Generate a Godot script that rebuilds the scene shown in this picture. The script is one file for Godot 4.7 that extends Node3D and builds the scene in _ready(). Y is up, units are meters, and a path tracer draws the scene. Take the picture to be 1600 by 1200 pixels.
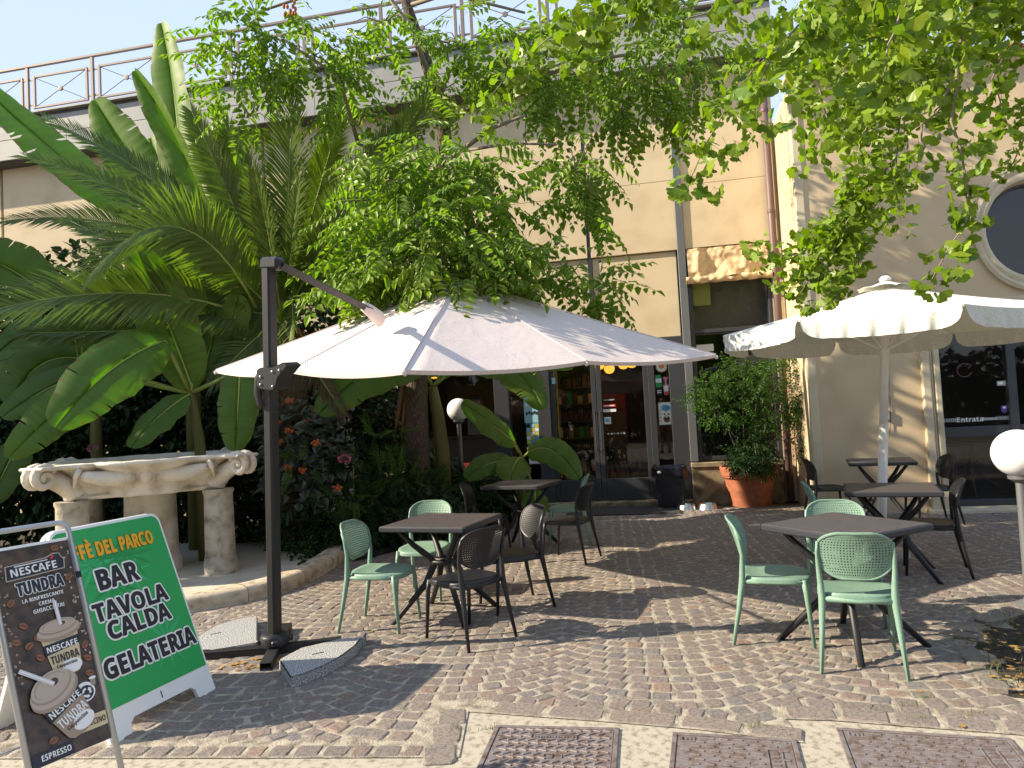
extends Node3D
# A cafe terrace: cobbled court, parasols, tables and chairs, garden plants and a cream facade.
var rng := RandomNumberGenerator.new()
var M := {}
var used := {}
var facade: Node3D
var block: Node3D
var cam: Camera3D

# ---------------------------------------------------------------- mesh building
class MB:
	var v := PackedVector3Array()
	var c := PackedColorArray()
	var uv := PackedVector2Array()
	var ink := Color.WHITE
	var coloured := false
	func tri(a: Vector3, b: Vector3, d: Vector3) -> void:
		v.append(a); v.append(b); v.append(d)
		if coloured:
			c.append(ink); c.append(ink); c.append(ink)
	func quad(a: Vector3, b: Vector3, d: Vector3, e: Vector3) -> void:
		tri(a, b, d); tri(a, d, e)
	func box(x: Transform3D, s: Vector3, b := 0.0) -> void:
		var h := s * 0.5
		b = minf(b, minf(h.x, minf(h.y, h.z)) * 0.9)
		if b <= 0.0:
			var p: Array[Vector3] = []
			for i in 8:
				p.append(x * Vector3(h.x if i & 1 else -h.x, h.y if i & 2 else -h.y, h.z if i & 4 else -h.z))
			quad(p[4], p[6], p[7], p[5]); quad(p[1], p[3], p[2], p[0]); quad(p[5], p[7], p[3], p[1])
			quad(p[0], p[2], p[6], p[4]); quad(p[6], p[2], p[3], p[7]); quad(p[0], p[4], p[5], p[1])
			return
		for ax in 3:
			var e := (ax + 1) % 3
			var f := (ax + 2) % 3
			for sg in [-1.0, 1.0]:
				var q: Array[Vector3] = []
				for k in [[-1, -1], [1, -1], [1, 1], [-1, 1]]:
					var w := Vector3.ZERO
					w[ax] = sg * h[ax]; w[e] = k[0] * (h[e] - b); w[f] = k[1] * (h[f] - b)
					q.append(x * w)
				if sg > 0: quad(q[3], q[2], q[1], q[0])
				else: quad(q[0], q[1], q[2], q[3])
			for k in [[-1, -1], [1, -1], [1, 1], [-1, 1]]:
				var q2: Array[Vector3] = []
				for t in [-1.0, 1.0]:
					for r in 2:
						var w2 := Vector3.ZERO
						w2[ax] = t * (h[ax] - b)
						w2[e] = k[0] * (h[e] - (b if r == 1 else 0.0)); w2[f] = k[1] * (h[f] - (0.0 if r == 1 else b))
						q2.append(x * w2)
				if k[0] * k[1] > 0: quad(q2[0], q2[1], q2[3], q2[2])
				else: quad(q2[2], q2[3], q2[1], q2[0])
		for i in 8:
			var g := Vector3(1 if i & 1 else -1, 1 if i & 2 else -1, 1 if i & 4 else -1)
			var q3: Array[Vector3] = []
			for ax2 in 3:
				var w3 := g * (h - Vector3(b, b, b))
				w3[ax2] = g[ax2] * h[ax2]
				q3.append(x * w3)
			if g.x * g.y * g.z > 0: tri(q3[2], q3[1], q3[0])
			else: tri(q3[0], q3[1], q3[2])
	func bx(at: Vector3, s: Vector3, b := 0.0) -> void:
		box(Transform3D(Basis(), at), s, b)
	func tube(pts: Array, radii: Array, sides := 8, flat := 1.0) -> void:
		var rings: Array = []
		var prev := Vector3.ZERO
		for i in pts.size():
			var d: Vector3 = (pts[mini(i + 1, pts.size() - 1)] - pts[maxi(i - 1, 0)]).normalized()
			var n: Vector3
			if prev == Vector3.ZERO:
				n = d.cross(Vector3.RIGHT if absf(d.x) < 0.8 else Vector3.UP).normalized()
			else:
				n = (prev - d * prev.dot(d)).normalized()
			prev = n
			var bn := d.cross(n)
			var r: float = radii[mini(i, radii.size() - 1)]
			var ring := PackedVector3Array()
			for k in sides:
				var a := TAU * k / sides
				ring.append(pts[i] + n * cos(a) * r + bn * sin(a) * r * flat)
			rings.append(ring)
		for i in rings.size() - 1:
			for k in sides:
				var k2 := (k + 1) % sides
				quad(rings[i][k], rings[i + 1][k], rings[i + 1][k2], rings[i][k2])
		for k in range(1, sides - 1):
			tri(rings[0][0], rings[0][k], rings[0][k + 1])
			var l: PackedVector3Array = rings[rings.size() - 1]
			tri(l[0], l[k + 1], l[k])
	func lathe(prof: Array, x := Transform3D(), segs := 24) -> void:
		for i in prof.size() - 1:
			for k in segs:
				var a := TAU * k / segs
				var a2 := TAU * (k + 1) / segs
				var p0 := Vector3(cos(a) * prof[i].x, prof[i].y, sin(a) * prof[i].x)
				var p1 := Vector3(cos(a2) * prof[i].x, prof[i].y, sin(a2) * prof[i].x)
				var p2 := Vector3(cos(a2) * prof[i + 1].x, prof[i + 1].y, sin(a2) * prof[i + 1].x)
				var p3 := Vector3(cos(a) * prof[i + 1].x, prof[i + 1].y, sin(a) * prof[i + 1].x)
				if prof[i].x < 1e-6: tri(x * p0, x * p2, x * p3)
				elif prof[i + 1].x < 1e-6: tri(x * p0, x * p1, x * p2)
				else: quad(x * p0, x * p1, x * p2, x * p3)
	func prism(poly: PackedVector2Array, depth: float, x := Transform3D()) -> void:
		# outline in x,y; from z = 0 to z = depth
		var t := Geometry2D.triangulate_polygon(poly)
		for i in range(0, t.size(), 3):
			var a := poly[t[i]]; var b := poly[t[i + 1]]; var d := poly[t[i + 2]]
			tri(x * Vector3(a.x, a.y, depth), x * Vector3(d.x, d.y, depth), x * Vector3(b.x, b.y, depth))
			tri(x * Vector3(a.x, a.y, 0), x * Vector3(b.x, b.y, 0), x * Vector3(d.x, d.y, 0))
		for i in poly.size():
			var p := poly[i]; var q := poly[(i + 1) % poly.size()]
			quad(x * Vector3(p.x, p.y, 0), x * Vector3(p.x, p.y, depth), x * Vector3(q.x, q.y, depth), x * Vector3(q.x, q.y, 0))
	func grid(nu: int, nv: int, f: Callable) -> void:
		var p: Array[Vector3] = []
		for j in nv + 1:
			for i in nu + 1:
				p.append(f.call(float(i) / nu, float(j) / nv))
		for j in nv:
			for i in nu:
				var a := j * (nu + 1) + i
				quad(p[a], p[a + nu + 1], p[a + nu + 2], p[a + 1])
	func sphere(at: Vector3, r: Vector3, segs := 16) -> void:
		var n := maxi(4, segs / 2)
		var f := func(s: float, t: float) -> Vector3:
			return at + Vector3(sin(PI * t) * cos(TAU * s), cos(PI * t), sin(PI * t) * sin(TAU * s)) * r
		grid(segs, n, f)
	# mode 0 flat, 1 smooth, 2 smooth with creases kept
	func mesh(mode := 2) -> ArrayMesh:
		var a := []
		a.resize(Mesh.ARRAY_MAX)
		var out := ArrayMesh.new()
		if mode == 1:
			a[Mesh.ARRAY_VERTEX] = v
			if coloured: a[Mesh.ARRAY_COLOR] = c
			if uv.size() == v.size(): a[Mesh.ARRAY_TEX_UV] = uv
			var st := SurfaceTool.new()
			st.create_from_arrays(a)
			st.index()
			st.generate_normals()
			st.commit(out)
			return out
		a[Mesh.ARRAY_VERTEX] = v
		if coloured: a[Mesh.ARRAY_COLOR] = c
		if uv.size() == v.size(): a[Mesh.ARRAY_TEX_UV] = uv
		if mode == 2:
			var face := PackedVector3Array()
			var at := {}
			for i in range(0, v.size(), 3):
				var n := (v[i + 2] - v[i]).cross(v[i + 1] - v[i])
				face.append(n)
				for k in 3:
					var key := Vector3i((v[i + k] * 20000.0).round())
					if at.has(key): at[key].append(i / 3)
					else: at[key] = [i / 3]
			var nn := PackedVector3Array()
			nn.resize(v.size())
			for i in v.size():
				var own := face[i / 3]
				var on := own.normalized()
				var sum := Vector3.ZERO
				for fi in at[Vector3i((v[i] * 20000.0).round())]:
					var fn: Vector3 = face[fi]
					if fn.normalized().dot(on) > 0.72: sum += fn
				nn[i] = sum.normalized() if sum.length() > 1e-12 else Vector3.UP
			a[Mesh.ARRAY_NORMAL] = nn
		out.add_surface_from_arrays(Mesh.PRIMITIVE_TRIANGLES, a)
		return out

# ---------------------------------------------------------------- scene bookkeeping
func numbered(n: String) -> String:
	if not used.has(n):
		used[n] = 0
		return n
	used[n] += 1
	return "%s_%03d" % [n, used[n]]

func tag(o: Node3D, label: String, category: String, group := "") -> Node3D:
	if label: o.set_meta("label", label)
	if category: o.set_meta("category", category)
	if group: o.set_meta("group", group)
	return o

func thing(called: String, label: String, category: String, at := Vector3.ZERO, turn := 0.0, group := "") -> Node3D:
	var o := Node3D.new()
	o.name = numbered(called)
	add_child(o)
	o.position = at
	o.rotation.y = turn
	return tag(o, label, category, group)

func part(called: String, m: Mesh, material: Material, parent: Node = null, x := Transform3D()) -> MeshInstance3D:
	var o := MeshInstance3D.new()
	o.mesh = m
	o.material_override = material
	o.transform = x
	if parent == null:
		o.name = numbered(called)
		add_child(o)
	else:
		o.name = called
		parent.add_child(o, true)
	return o

func made(called: String, b: MB, material: Material, parent: Node = null, mode := 2) -> MeshInstance3D:
	return part(called, b.mesh(mode), material, parent)

func struct(called: String, b: MB, material: Material, mode := 2) -> MeshInstance3D:
	var o := made(called, b, material, null, mode)
	o.set_meta("kind", "structure")
	return o

func dup(src: Node3D, at: Vector3, turn: float, label: String) -> Node3D:
	var o: Node3D = src.duplicate()
	o.name = numbered(String(src.name).rstrip("0123456789").rstrip("_"))
	add_child(o)
	o.position = at
	o.rotation.y = turn
	o.set_meta("label", label)
	return o

func many(called: String, m: Mesh, material: Material, where: Array, tints: Array, parent: Node) -> MultiMeshInstance3D:
	var mm := MultiMesh.new()
	mm.transform_format = MultiMesh.TRANSFORM_3D
	mm.use_colors = true
	mm.mesh = m
	mm.instance_count = where.size()
	for i in where.size():
		mm.set_instance_transform(i, where[i])
		mm.set_instance_color(i, tints[i])
	var o := MultiMeshInstance3D.new()
	o.multimesh = mm
	o.material_override = material
	o.set_meta("kind", "stuff")
	if parent == null:
		o.name = numbered(called)
		add_child(o)
	else:
		o.name = called
		parent.add_child(o, true)
	return o

# ---------------------------------------------------------------- materials
func rgb(r: float, g: float, b: float) -> Color:
	return Color(r, g, b).linear_to_srgb()

func mat(called: String, col: Color, rough := 0.7, metal := 0.0) -> StandardMaterial3D:
	var m := StandardMaterial3D.new()
	m.resource_name = called
	m.albedo_color = col
	m.roughness = rough
	m.metallic = metal
	M[called] = m
	return m

func noise(freq: float, stops: Array, cols: Array, seed_ := 1, octaves := 4, size := 512, kind := FastNoiseLite.TYPE_SIMPLEX_SMOOTH) -> NoiseTexture2D:
	var n := FastNoiseLite.new()
	n.noise_type = kind
	n.frequency = freq
	n.seed = seed_
	n.fractal_octaves = octaves
	var g := Gradient.new()
	g.offsets = PackedFloat32Array(stops)
	g.colors = PackedColorArray(cols)
	var t := NoiseTexture2D.new()
	t.width = size
	t.height = size
	t.seamless = true
	t.noise = n
	t.color_ramp = g
	return t

func grey(k: float) -> Color:
	return Color(k, k, k)

func skin(m: StandardMaterial3D, t: Texture2D, scale := 1.0, world := false) -> StandardMaterial3D:
	m.albedo_texture = t
	m.uv1_triplanar = true
	m.uv1_world_triplanar = world
	m.uv1_scale = Vector3.ONE * scale
	return m

func rough_relief(m: StandardMaterial3D, t: Texture2D, cm: float) -> StandardMaterial3D:
	m.heightmap_enabled = true
	m.heightmap_texture = t
	m.heightmap_scale = cm
	return m

func second(m: StandardMaterial3D, t: Texture2D) -> StandardMaterial3D:
	m.detail_enabled = true
	m.detail_albedo = t
	m.detail_blend_mode = BaseMaterial3D.BLEND_MODE_MUL
	m.detail_uv_layer = BaseMaterial3D.DETAIL_UV_1
	return m

func materials() -> void:
	var fine := noise(0.05, [0.0, 0.5, 1.0], [grey(0.86), grey(0.96), grey(1.0)], 3, 5)
	var blotch := noise(0.008, [0.0, 0.35, 0.6, 1.0], [Color(0.90, 0.885, 0.865), Color(0.955, 0.95, 0.94), Color(0.985, 0.985, 0.98), grey(1.0)], 5, 5)
	var grain := noise(0.12, [0.0, 0.5, 1.0], [grey(0.5), grey(0.8), grey(1.0)], 7, 3)
	var speck := noise(0.25, [0.0, 0.42, 0.5, 0.58, 1.0], [grey(0.25), grey(0.5), grey(0.82), grey(0.97), grey(1.0)], 9, 2)
	M.grain_tex = grain
	M.fine_tex = fine
	var wall := skin(mat("render_wall", rgb(0.68, 0.55, 0.37), 0.9), blotch, 0.35, true)
	rough_relief(wall, fine, 0.6)
	skin(mat("block_wall", rgb(0.58, 0.455, 0.30), 0.9), blotch, 0.3, true)
	rough_relief(M.block_wall, fine, 0.6)
	skin(mat("pale_stone", rgb(0.58, 0.50, 0.36), 0.8), blotch, 0.8, true)
	skin(mat("fascia", rgb(0.34, 0.335, 0.325), 0.55), blotch, 0.4, true)
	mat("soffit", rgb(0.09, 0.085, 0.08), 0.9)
	mat("dark_steel", rgb(0.055, 0.058, 0.066), 0.42, 0.3)
	mat("grey_steel", rgb(0.17, 0.175, 0.185), 0.45, 0.4)
	mat("bronze_rail", rgb(0.20, 0.155, 0.135), 0.5, 0.3)
	mat("galvanised", rgb(0.42, 0.44, 0.46), 0.38, 0.7)
	skin(mat("plinth", rgb(0.30, 0.25, 0.17), 0.85), noise(0.012, [0.0, 0.4, 0.6, 1.0], [Color(0.45, 0.43, 0.4), Color(0.8, 0.78, 0.74), Color(0.95, 0.94, 0.9), grey(1.0)], 15, 6), 0.8, true)
	skin(mat("marble", rgb(0.74, 0.68, 0.58), 0.72), noise(0.011, [0.0, 0.28, 0.45, 0.6, 1.0], [Color(0.62, 0.57, 0.50), Color(0.86, 0.83, 0.79), Color(0.955, 0.945, 0.93), Color(0.985, 0.98, 0.975), grey(1.0)], 21, 6), 0.5)
	rough_relief(M.marble, grain, 1.2)
	skin(mat("column_stone", rgb(0.48, 0.44, 0.37), 0.8), noise(0.014, [0.0, 0.3, 0.42, 0.6, 1.0], [Color(0.50, 0.50, 0.48), Color(0.78, 0.76, 0.72), Color(0.90, 0.88, 0.85), Color(0.96, 0.95, 0.93), grey(1.0)], 22, 6), 0.8)
	rough_relief(M.column_stone, grain, 1.0)
	skin(mat("basin_floor", rgb(0.50, 0.47, 0.40), 0.85), blotch, 0.6, true)
	skin(mat("rim_stone", rgb(0.56, 0.49, 0.38), 0.85), noise(0.015, [0.0, 0.35, 0.6, 1.0], [Color(0.55, 0.5, 0.45), Color(0.85, 0.82, 0.78), Color(0.97, 0.96, 0.95), grey(1.0)], 25, 5), 0.9, true)
	rough_relief(M.rim_stone, grain, 0.8)
	skin(mat("granite", rgb(0.58, 0.58, 0.57), 0.7), speck, 0.8)
	var co := skin(mat("cobble", Color.WHITE, 0.82), noise(0.03, [0.0, 0.45, 0.7, 1.0], [grey(0.66), grey(0.9), grey(0.97), grey(1.0)], 31, 5), 2.4, true)
	co.vertex_color_use_as_albedo = true
	rough_relief(co, grain, 0.9)
	skin(mat("joint_sand", rgb(0.40, 0.35, 0.275), 0.95), noise(0.02, [0.0, 0.4, 0.65, 1.0], [grey(0.55), grey(0.82), grey(0.95), grey(1.0)], 33, 6), 0.9, true)
	rough_relief(M.joint_sand, grain, 0.8)
	skin(mat("concrete", rgb(0.40, 0.36, 0.295), 0.92), noise(0.03, [0.0, 0.3, 0.5, 1.0], [Color(0.62, 0.6, 0.57), Color(0.86, 0.85, 0.83), Color(0.96, 0.96, 0.95), grey(1.0)], 35, 6), 1.2, true)
	rough_relief(M.concrete, grain, 0.25)
	skin(mat("ground_dust", rgb(0.24, 0.20, 0.145), 0.95), blotch, 0.2, true)
	skin(mat("soil", rgb(0.055, 0.042, 0.028), 0.95), noise(0.03, [0.0, 0.4, 0.7, 1.0], [grey(0.3), grey(0.6), grey(0.9), grey(1.0)], 37, 5), 1.0, true)
	skin(mat("cast_iron", rgb(0.235, 0.200, 0.185), 0.55, 0.25), noise(0.02, [0.0, 0.35, 0.65, 1.0], [Color(0.6, 0.55, 0.52), Color(0.85, 0.8, 0.78), Color(0.95, 0.96, 1.0), grey(1.0)], 39, 5), 1.4, true)
	var green := mat("green_plastic", rgb(0.20, 0.325, 0.25), 0.48)
	green.metallic_specular = 0.45
	skin(green, fine, 2.0)
	skin(mat("black_plastic", rgb(0.011, 0.012, 0.016), 0.46), fine, 2.0)
	skin(mat("table_top", rgb(0.075, 0.066, 0.069), 0.5), noise(0.02, [0.0, 0.5, 1.0], [grey(0.82), grey(0.95), grey(1.0)], 41, 6), 1.2)
	mat("table_edge", rgb(0.022, 0.024, 0.032), 0.5)
	mat("anthracite", rgb(0.013, 0.0135, 0.0155), 0.5)
	mat("anthracite_side", rgb(0.016, 0.017, 0.020), 0.45)
	var pink := mat("pink_cloth", rgb(0.79, 0.685, 0.665), 0.85)
	pink.backlight_enabled = true
	pink.backlight = Color(0.42, 0.33, 0.30)
	rough_relief(skin(pink, fine, 1.4), noise(0.006, [0.0, 1.0], [grey(0.0), grey(1.0)], 43, 3), 0.35)
	var white := mat("white_cloth", rgb(0.80, 0.80, 0.76), 0.85)
	white.backlight_enabled = true
	white.backlight = Color(0.42, 0.40, 0.30)
	rough_relief(skin(white, fine, 1.4), noise(0.008, [0.0, 1.0], [grey(0.0), grey(1.0)], 44, 3), 0.6)
	mat("white_paint", rgb(0.78, 0.78, 0.76), 0.45)
	mat("awning_cloth", rgb(0.66, 0.48, 0.28), 0.85)
	rough_relief(skin(M.awning_cloth, fine, 1.4), noise(0.006, [0.0, 1.0], [grey(0.0), grey(1.0)], 47, 2), 6.0)
	skin(mat("terracotta", rgb(0.38, 0.13, 0.066), 0.8), noise(0.012, [0.0, 0.4, 0.7, 1.0], [Color(0.72, 0.7, 0.66), Color(0.9, 0.88, 0.86), Color(1, 0.98, 0.96), grey(1.0)], 49, 5), 1.2)
	mat("copper_pipe", rgb(0.13, 0.078, 0.075), 0.55, 0.1)
	mat("liner", rgb(0.008, 0.009, 0.016), 0.28)
	mat("bin_plastic", rgb(0.006, 0.0065, 0.012), 0.5)
	mat("steel", rgb(0.66, 0.66, 0.65), 0.3, 1.0)
	mat("skin_tone", rgb(0.42, 0.24, 0.16), 0.55)
	skin(mat("shirt_cloth", rgb(0.03, 0.032, 0.036), 0.9), fine, 2.0)
	skin(mat("shorts_cloth", rgb(0.20, 0.15, 0.10), 0.9), fine, 2.0)
	mat("hair_dark", rgb(0.02, 0.015, 0.012), 0.7)
	mat("rubber", rgb(0.015, 0.015, 0.015), 0.8)
	mat("door_mat", rgb(0.03, 0.03, 0.032), 0.95)
	var gl := mat("glass", Color(0.10, 0.12, 0.12, 0.06), 0.02)
	gl.transparency = BaseMaterial3D.TRANSPARENCY_ALPHA
	var dg := mat("tinted_glass", Color(0.08, 0.10, 0.12, 0.35), 0.02)
	dg.transparency = BaseMaterial3D.TRANSPARENCY_ALPHA
	var opal := mat("opal_globe", rgb(0.80, 0.80, 0.82), 0.12)
	opal.subsurf_scatter_enabled = true
	opal.subsurf_scatter_strength = 0.3
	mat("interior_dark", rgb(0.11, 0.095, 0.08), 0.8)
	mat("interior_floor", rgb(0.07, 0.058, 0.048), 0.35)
	skin(mat("interior_wood", rgb(0.11, 0.075, 0.05), 0.6), noise(0.02, [0.0, 1.0], [grey(0.6), grey(1.0)], 55, 5), 1.0)
	mat("red_enamel", rgb(0.16, 0.02, 0.02), 0.4)
	mat("olive_paper", rgb(0.22, 0.24, 0.05), 0.6)
	mat("yellow_paint", rgb(0.36, 0.26, 0.03), 0.6)
	mat("silver", rgb(0.40, 0.41, 0.43), 0.35, 0.5)
	var bulb := mat("lamp_glow", rgb(0.9, 0.45, 0.08), 0.4)
	bulb.emission_enabled = true
	bulb.emission = rgb(1.0, 0.50, 0.06)
	bulb.emission_energy_multiplier = 0.55
	# prints
	mat("print_green", rgb(0.012, 0.34, 0.085), 0.38)
	mat("print_green_pale", rgb(0.03, 0.42, 0.16), 0.38)
	mat("print_green_deep", rgb(0.006, 0.26, 0.06), 0.38)
	mat("print_white", rgb(0.80, 0.80, 0.79), 0.4)
	mat("print_ink", rgb(0.012, 0.012, 0.022), 0.4)
	mat("print_gold", rgb(0.78, 0.38, 0.015), 0.4)
	skin(mat("print_brown", rgb(0.10, 0.060, 0.042), 0.4), noise(0.012, [0.0, 0.35, 0.6, 0.8, 1.0], [grey(0.35), grey(0.7), grey(0.85), grey(0.95), grey(1.0)], 61, 6), 2.0)
	mat("print_cream", rgb(0.62, 0.50, 0.30), 0.4)
	mat("print_beige", rgb(0.46, 0.37, 0.29), 0.4)
	mat("print_tan", rgb(0.33, 0.245, 0.175), 0.4)
	mat("print_bean", rgb(0.22, 0.085, 0.035), 0.4)
	mat("print_bean_dark", rgb(0.07, 0.025, 0.012), 0.4)
	mat("print_red", rgb(0.62, 0.03, 0.02), 0.4)
	mat("print_straw", rgb(0.62, 0.60, 0.62), 0.4)
	mat("print_blue", rgb(0.10, 0.42, 0.66), 0.4)
	mat("print_sky", rgb(0.32, 0.58, 0.66), 0.4)
	mat("print_pink", rgb(0.70, 0.25, 0.34), 0.4)
	mat("print_orange", rgb(0.70, 0.24, 0.05), 0.4)
	mat("print_yellow", rgb(0.62, 0.50, 0.05), 0.4)
	mat("print_grey", rgb(0.42, 0.42, 0.42), 0.4)
	mat("print_faint", rgb(0.09, 0.035, 0.06), 0.5)
	mat("print_violet", rgb(0.12, 0.05, 0.32), 0.4)
	# plants
	for spec in [["leaf", 0.86, 1.0, 0.26, 0.40], ["ginkgo", 0.92, 1.0, 0.26, 0.42], ["broad_leaf", 0.78, 1.0, 0.10, 0.55]]:
		var lm := mat(spec[0], Color.WHITE, spec[4])
		lm.vertex_color_use_as_albedo = true
		lm.backlight_enabled = true
		lm.backlight = Color(spec[1], spec[2], spec[3])
	var dull := mat("dull_leaf", Color.WHITE, 0.6)
	dull.vertex_color_use_as_albedo = true
	dull.backlight_enabled = true
	dull.backlight = Color(0.30, 0.4, 0.14)
	skin(mat("bark", rgb(0.17, 0.115, 0.075), 0.9), noise(0.03, [0.0, 0.4, 0.7, 1.0], [grey(0.35), grey(0.7), grey(0.9), grey(1.0)], 71, 5), 1.5)
	M.bark.uv1_scale = Vector3(3.0, 0.7, 3.0)
	rough_relief(M.bark, noise(0.03, [0.0, 1.0], [grey(0.0), grey(1.0)], 71, 5), 3.0)
	skin(mat("grey_bark", rgb(0.24, 0.20, 0.155), 0.9), blotch, 2.0)
	mat("petiole", rgb(0.22, 0.27, 0.05), 0.5)
	mat("stem_yellow", rgb(0.115, 0.11, 0.025), 0.6)
	mat("dry_leaf", rgb(0.23, 0.12, 0.05), 0.9)
	mat("flower_rust", rgb(0.42, 0.11, 0.03), 0.8)
	mat("flower_pink", rgb(0.48, 0.13, 0.25), 0.7)

func _ready() -> void:
	rng.seed = 20240607
	cam = Camera3D.new()
	cam.name = "camera"
	add_child(cam)
	cam.fov = 55.93
	cam.near = 0.05
	cam.far = 400.0
	cam.transform = Transform3D(Basis(Vector3.RIGHT, deg_to_rad(2.28)) * Basis(Vector3.BACK, deg_to_rad(-3.1)), Vector3(0, 1.55, 0))
	cam.current = true
	var sky_mat := ProceduralSkyMaterial.new()
	sky_mat.sky_top_color = rgb(0.255, 0.325, 0.46)
	sky_mat.sky_horizon_color = rgb(0.43, 0.465, 0.51)
	sky_mat.sky_curve = 0.16
	sky_mat.ground_bottom_color = rgb(0.10, 0.09, 0.075)
	sky_mat.ground_horizon_color = rgb(0.20, 0.19, 0.17)
	var sky := Sky.new()
	sky.sky_material = sky_mat
	var env := Environment.new()
	env.background_mode = Environment.BG_SKY
	env.sky = sky
	env.tonemap_mode = Environment.TONE_MAPPER_LINEAR
	env.tonemap_exposure = 2.6
	env.sdfgi_enabled = true
	env.ssao_enabled = true
	env.ssil_enabled = true
	var we := WorldEnvironment.new()
	we.name = "daylight"
	we.environment = env
	add_child(we)
	var sun := DirectionalLight3D.new()
	sun.name = "sun"
	sun.light_energy = 1.32
	sun.light_color = Color(1.0, 0.94, 0.835)
	sun.light_angular_distance = 0.5
	sun.shadow_enabled = true
	add_child(sun)
	var el := deg_to_rad(31.0)
	var az := deg_to_rad(-4.0)
	var to_sun := Vector3(-cos(el) * cos(az), sin(el), -cos(el) * sin(az))
	sun.look_at_from_position(to_sun * 20.0, Vector3.ZERO, Vector3.UP)
	materials()
	ground_and_paving()
	cafe_facade()
	entrance_block()
	cafe_interior()
	roof_railing()
	fountain()
	covers()
	furniture()
	parasols()
	boards()
	small_things()
	garden()
	trees()
	onlooker()

# ---------------------------------------------------------------- ground
var bed_line := PackedVector2Array([Vector2(-14, -7.2), Vector2(-6.9, -7.2), Vector2(-6.3, -10.4), Vector2(-2.6, -10.0), Vector2(-1.85, -8.0), Vector2(-1.3, -8.7), Vector2(-0.75, -9.7), Vector2(-0.35, -11.6), Vector2(-14, -14.2)])
var lawn_line := PackedVector2Array([Vector2(2.36, -3.70), Vector2(2.50, -4.05), Vector2(2.62, -4.40), Vector2(2.82, -4.68), Vector2(3.25, -4.92), Vector2(4.2, -4.98), Vector2(5.2, -4.3), Vector2(5.4, -3.2), Vector2(4.4, -2.5), Vector2(3.2, -2.7)])

func basin_edge(t: float, grow := 0.0) -> Vector2:
	# rounded-square pool, as points round its outer kerb
	var a := TAU * t
	var r := 2.32 + grow
	var c0 := cos(a)
	var s0 := sin(a)
	var k := pow(pow(absf(c0), 3.2) + pow(absf(s0), 3.2), -1.0 / 3.2)
	return Vector2(-4.30 + c0 * r * k, -8.30 + s0 * r * k * 0.98)

func front_edge(x: float) -> float:
	var pts := [[-9.0, -3.9], [-3.2, -3.66], [-2.57, -3.58], [-0.33, -3.34], [-0.32, -3.84], [0.4, -3.62], [0.79, -3.49], [1.22, -3.30], [1.23, -3.55], [1.43, -3.51], [2.15, -3.27], [3.5, -2.6], [9.0, -1.0]]
	for i in pts.size() - 1:
		if x <= pts[i + 1][0]:
			var f: float = (x - pts[i][0]) / (pts[i + 1][0] - pts[i][0])
			return lerpf(pts[i][1], pts[i + 1][1], clampf(f, 0.0, 1.0))
	return -1.0

func sheet(poly: PackedVector2Array, y: float) -> MB:
	var b := MB.new()
	var t := Geometry2D.triangulate_polygon(poly)
	for i in range(0, t.size(), 3):
		var q: Array[Vector3] = []
		for k in 3:
			q.append(Vector3(poly[t[i + k]].x, y, poly[t[i + k]].y))
		if (q[1] - q[0]).cross(q[2] - q[0]).y < 0.0: b.tri(q[0], q[1], q[2])
		else: b.tri(q[0], q[2], q[1])
	return b

func stone(b: MB, at: Vector3, turn: float, w: float, d: float, top: float, r: RandomNumberGenerator, tint: Color) -> void:
	# one split cube: uneven outline, worn shoulders, sides going down into the sand
	b.coloured = true
	b.ink = tint
	var x := Transform3D(Basis(Vector3.UP, turn), at)
	var lo: Array[Vector3] = []
	var mid: Array[Vector3] = []
	var hi: Array[Vector3] = []
	var e := 0.009
	var cut := minf(w, d) * 0.14
	for k in [[-1, -1, 0], [-1, -1, 1], [1, -1, 0], [1, -1, 1], [1, 1, 0], [1, 1, 1], [-1, 1, 0], [-1, 1, 1]]:
		var px: float = k[0] * w * 0.5
		var pz: float = k[1] * d * 0.5
		var first: bool = k[2] == 0
		if (k[0] * k[1] > 0) == first: pz -= k[1] * cut * r.randf_range(0.5, 1.3)
		else: px -= k[0] * cut * r.randf_range(0.5, 1.3)
		px += r.randf_range(-0.005, 0.005)
		pz += r.randf_range(-0.005, 0.005)
		lo.append(x * Vector3(px, -0.02, pz))
		mid.append(x * Vector3(px, top - 0.005, pz))
		hi.append(x * Vector3(px * (1.0 - 2.0 * e / w), top + r.randf_range(-0.0016, 0.0016), pz * (1.0 - 2.0 * e / d)))
	var c := x * Vector3(0, top + 0.001, 0)
	for i in 8:
		var j := (i + 1) % 8
		b.tri(hi[i], c, hi[j])
		b.quad(mid[i], hi[i], hi[j], mid[j])
		b.quad(lo[i], mid[i], mid[j], lo[j])

func cobble_tint(r: RandomNumberGenerator) -> Color:
	var k := r.randf_range(0.92, 1.08)
	var c := Color(0.243, 0.200, 0.176)
	var p := r.randf()
	if p < 0.10: c = Color(0.262, 0.200, 0.168)
	elif p < 0.25: c = Color(0.218, 0.192, 0.178)
	elif p < 0.37: c = Color(0.262, 0.218, 0.182)
	elif p < 0.40: c = Color(0.278, 0.200, 0.158)
	return Color(c.r * k, c.g * k, c.b * k)

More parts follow.
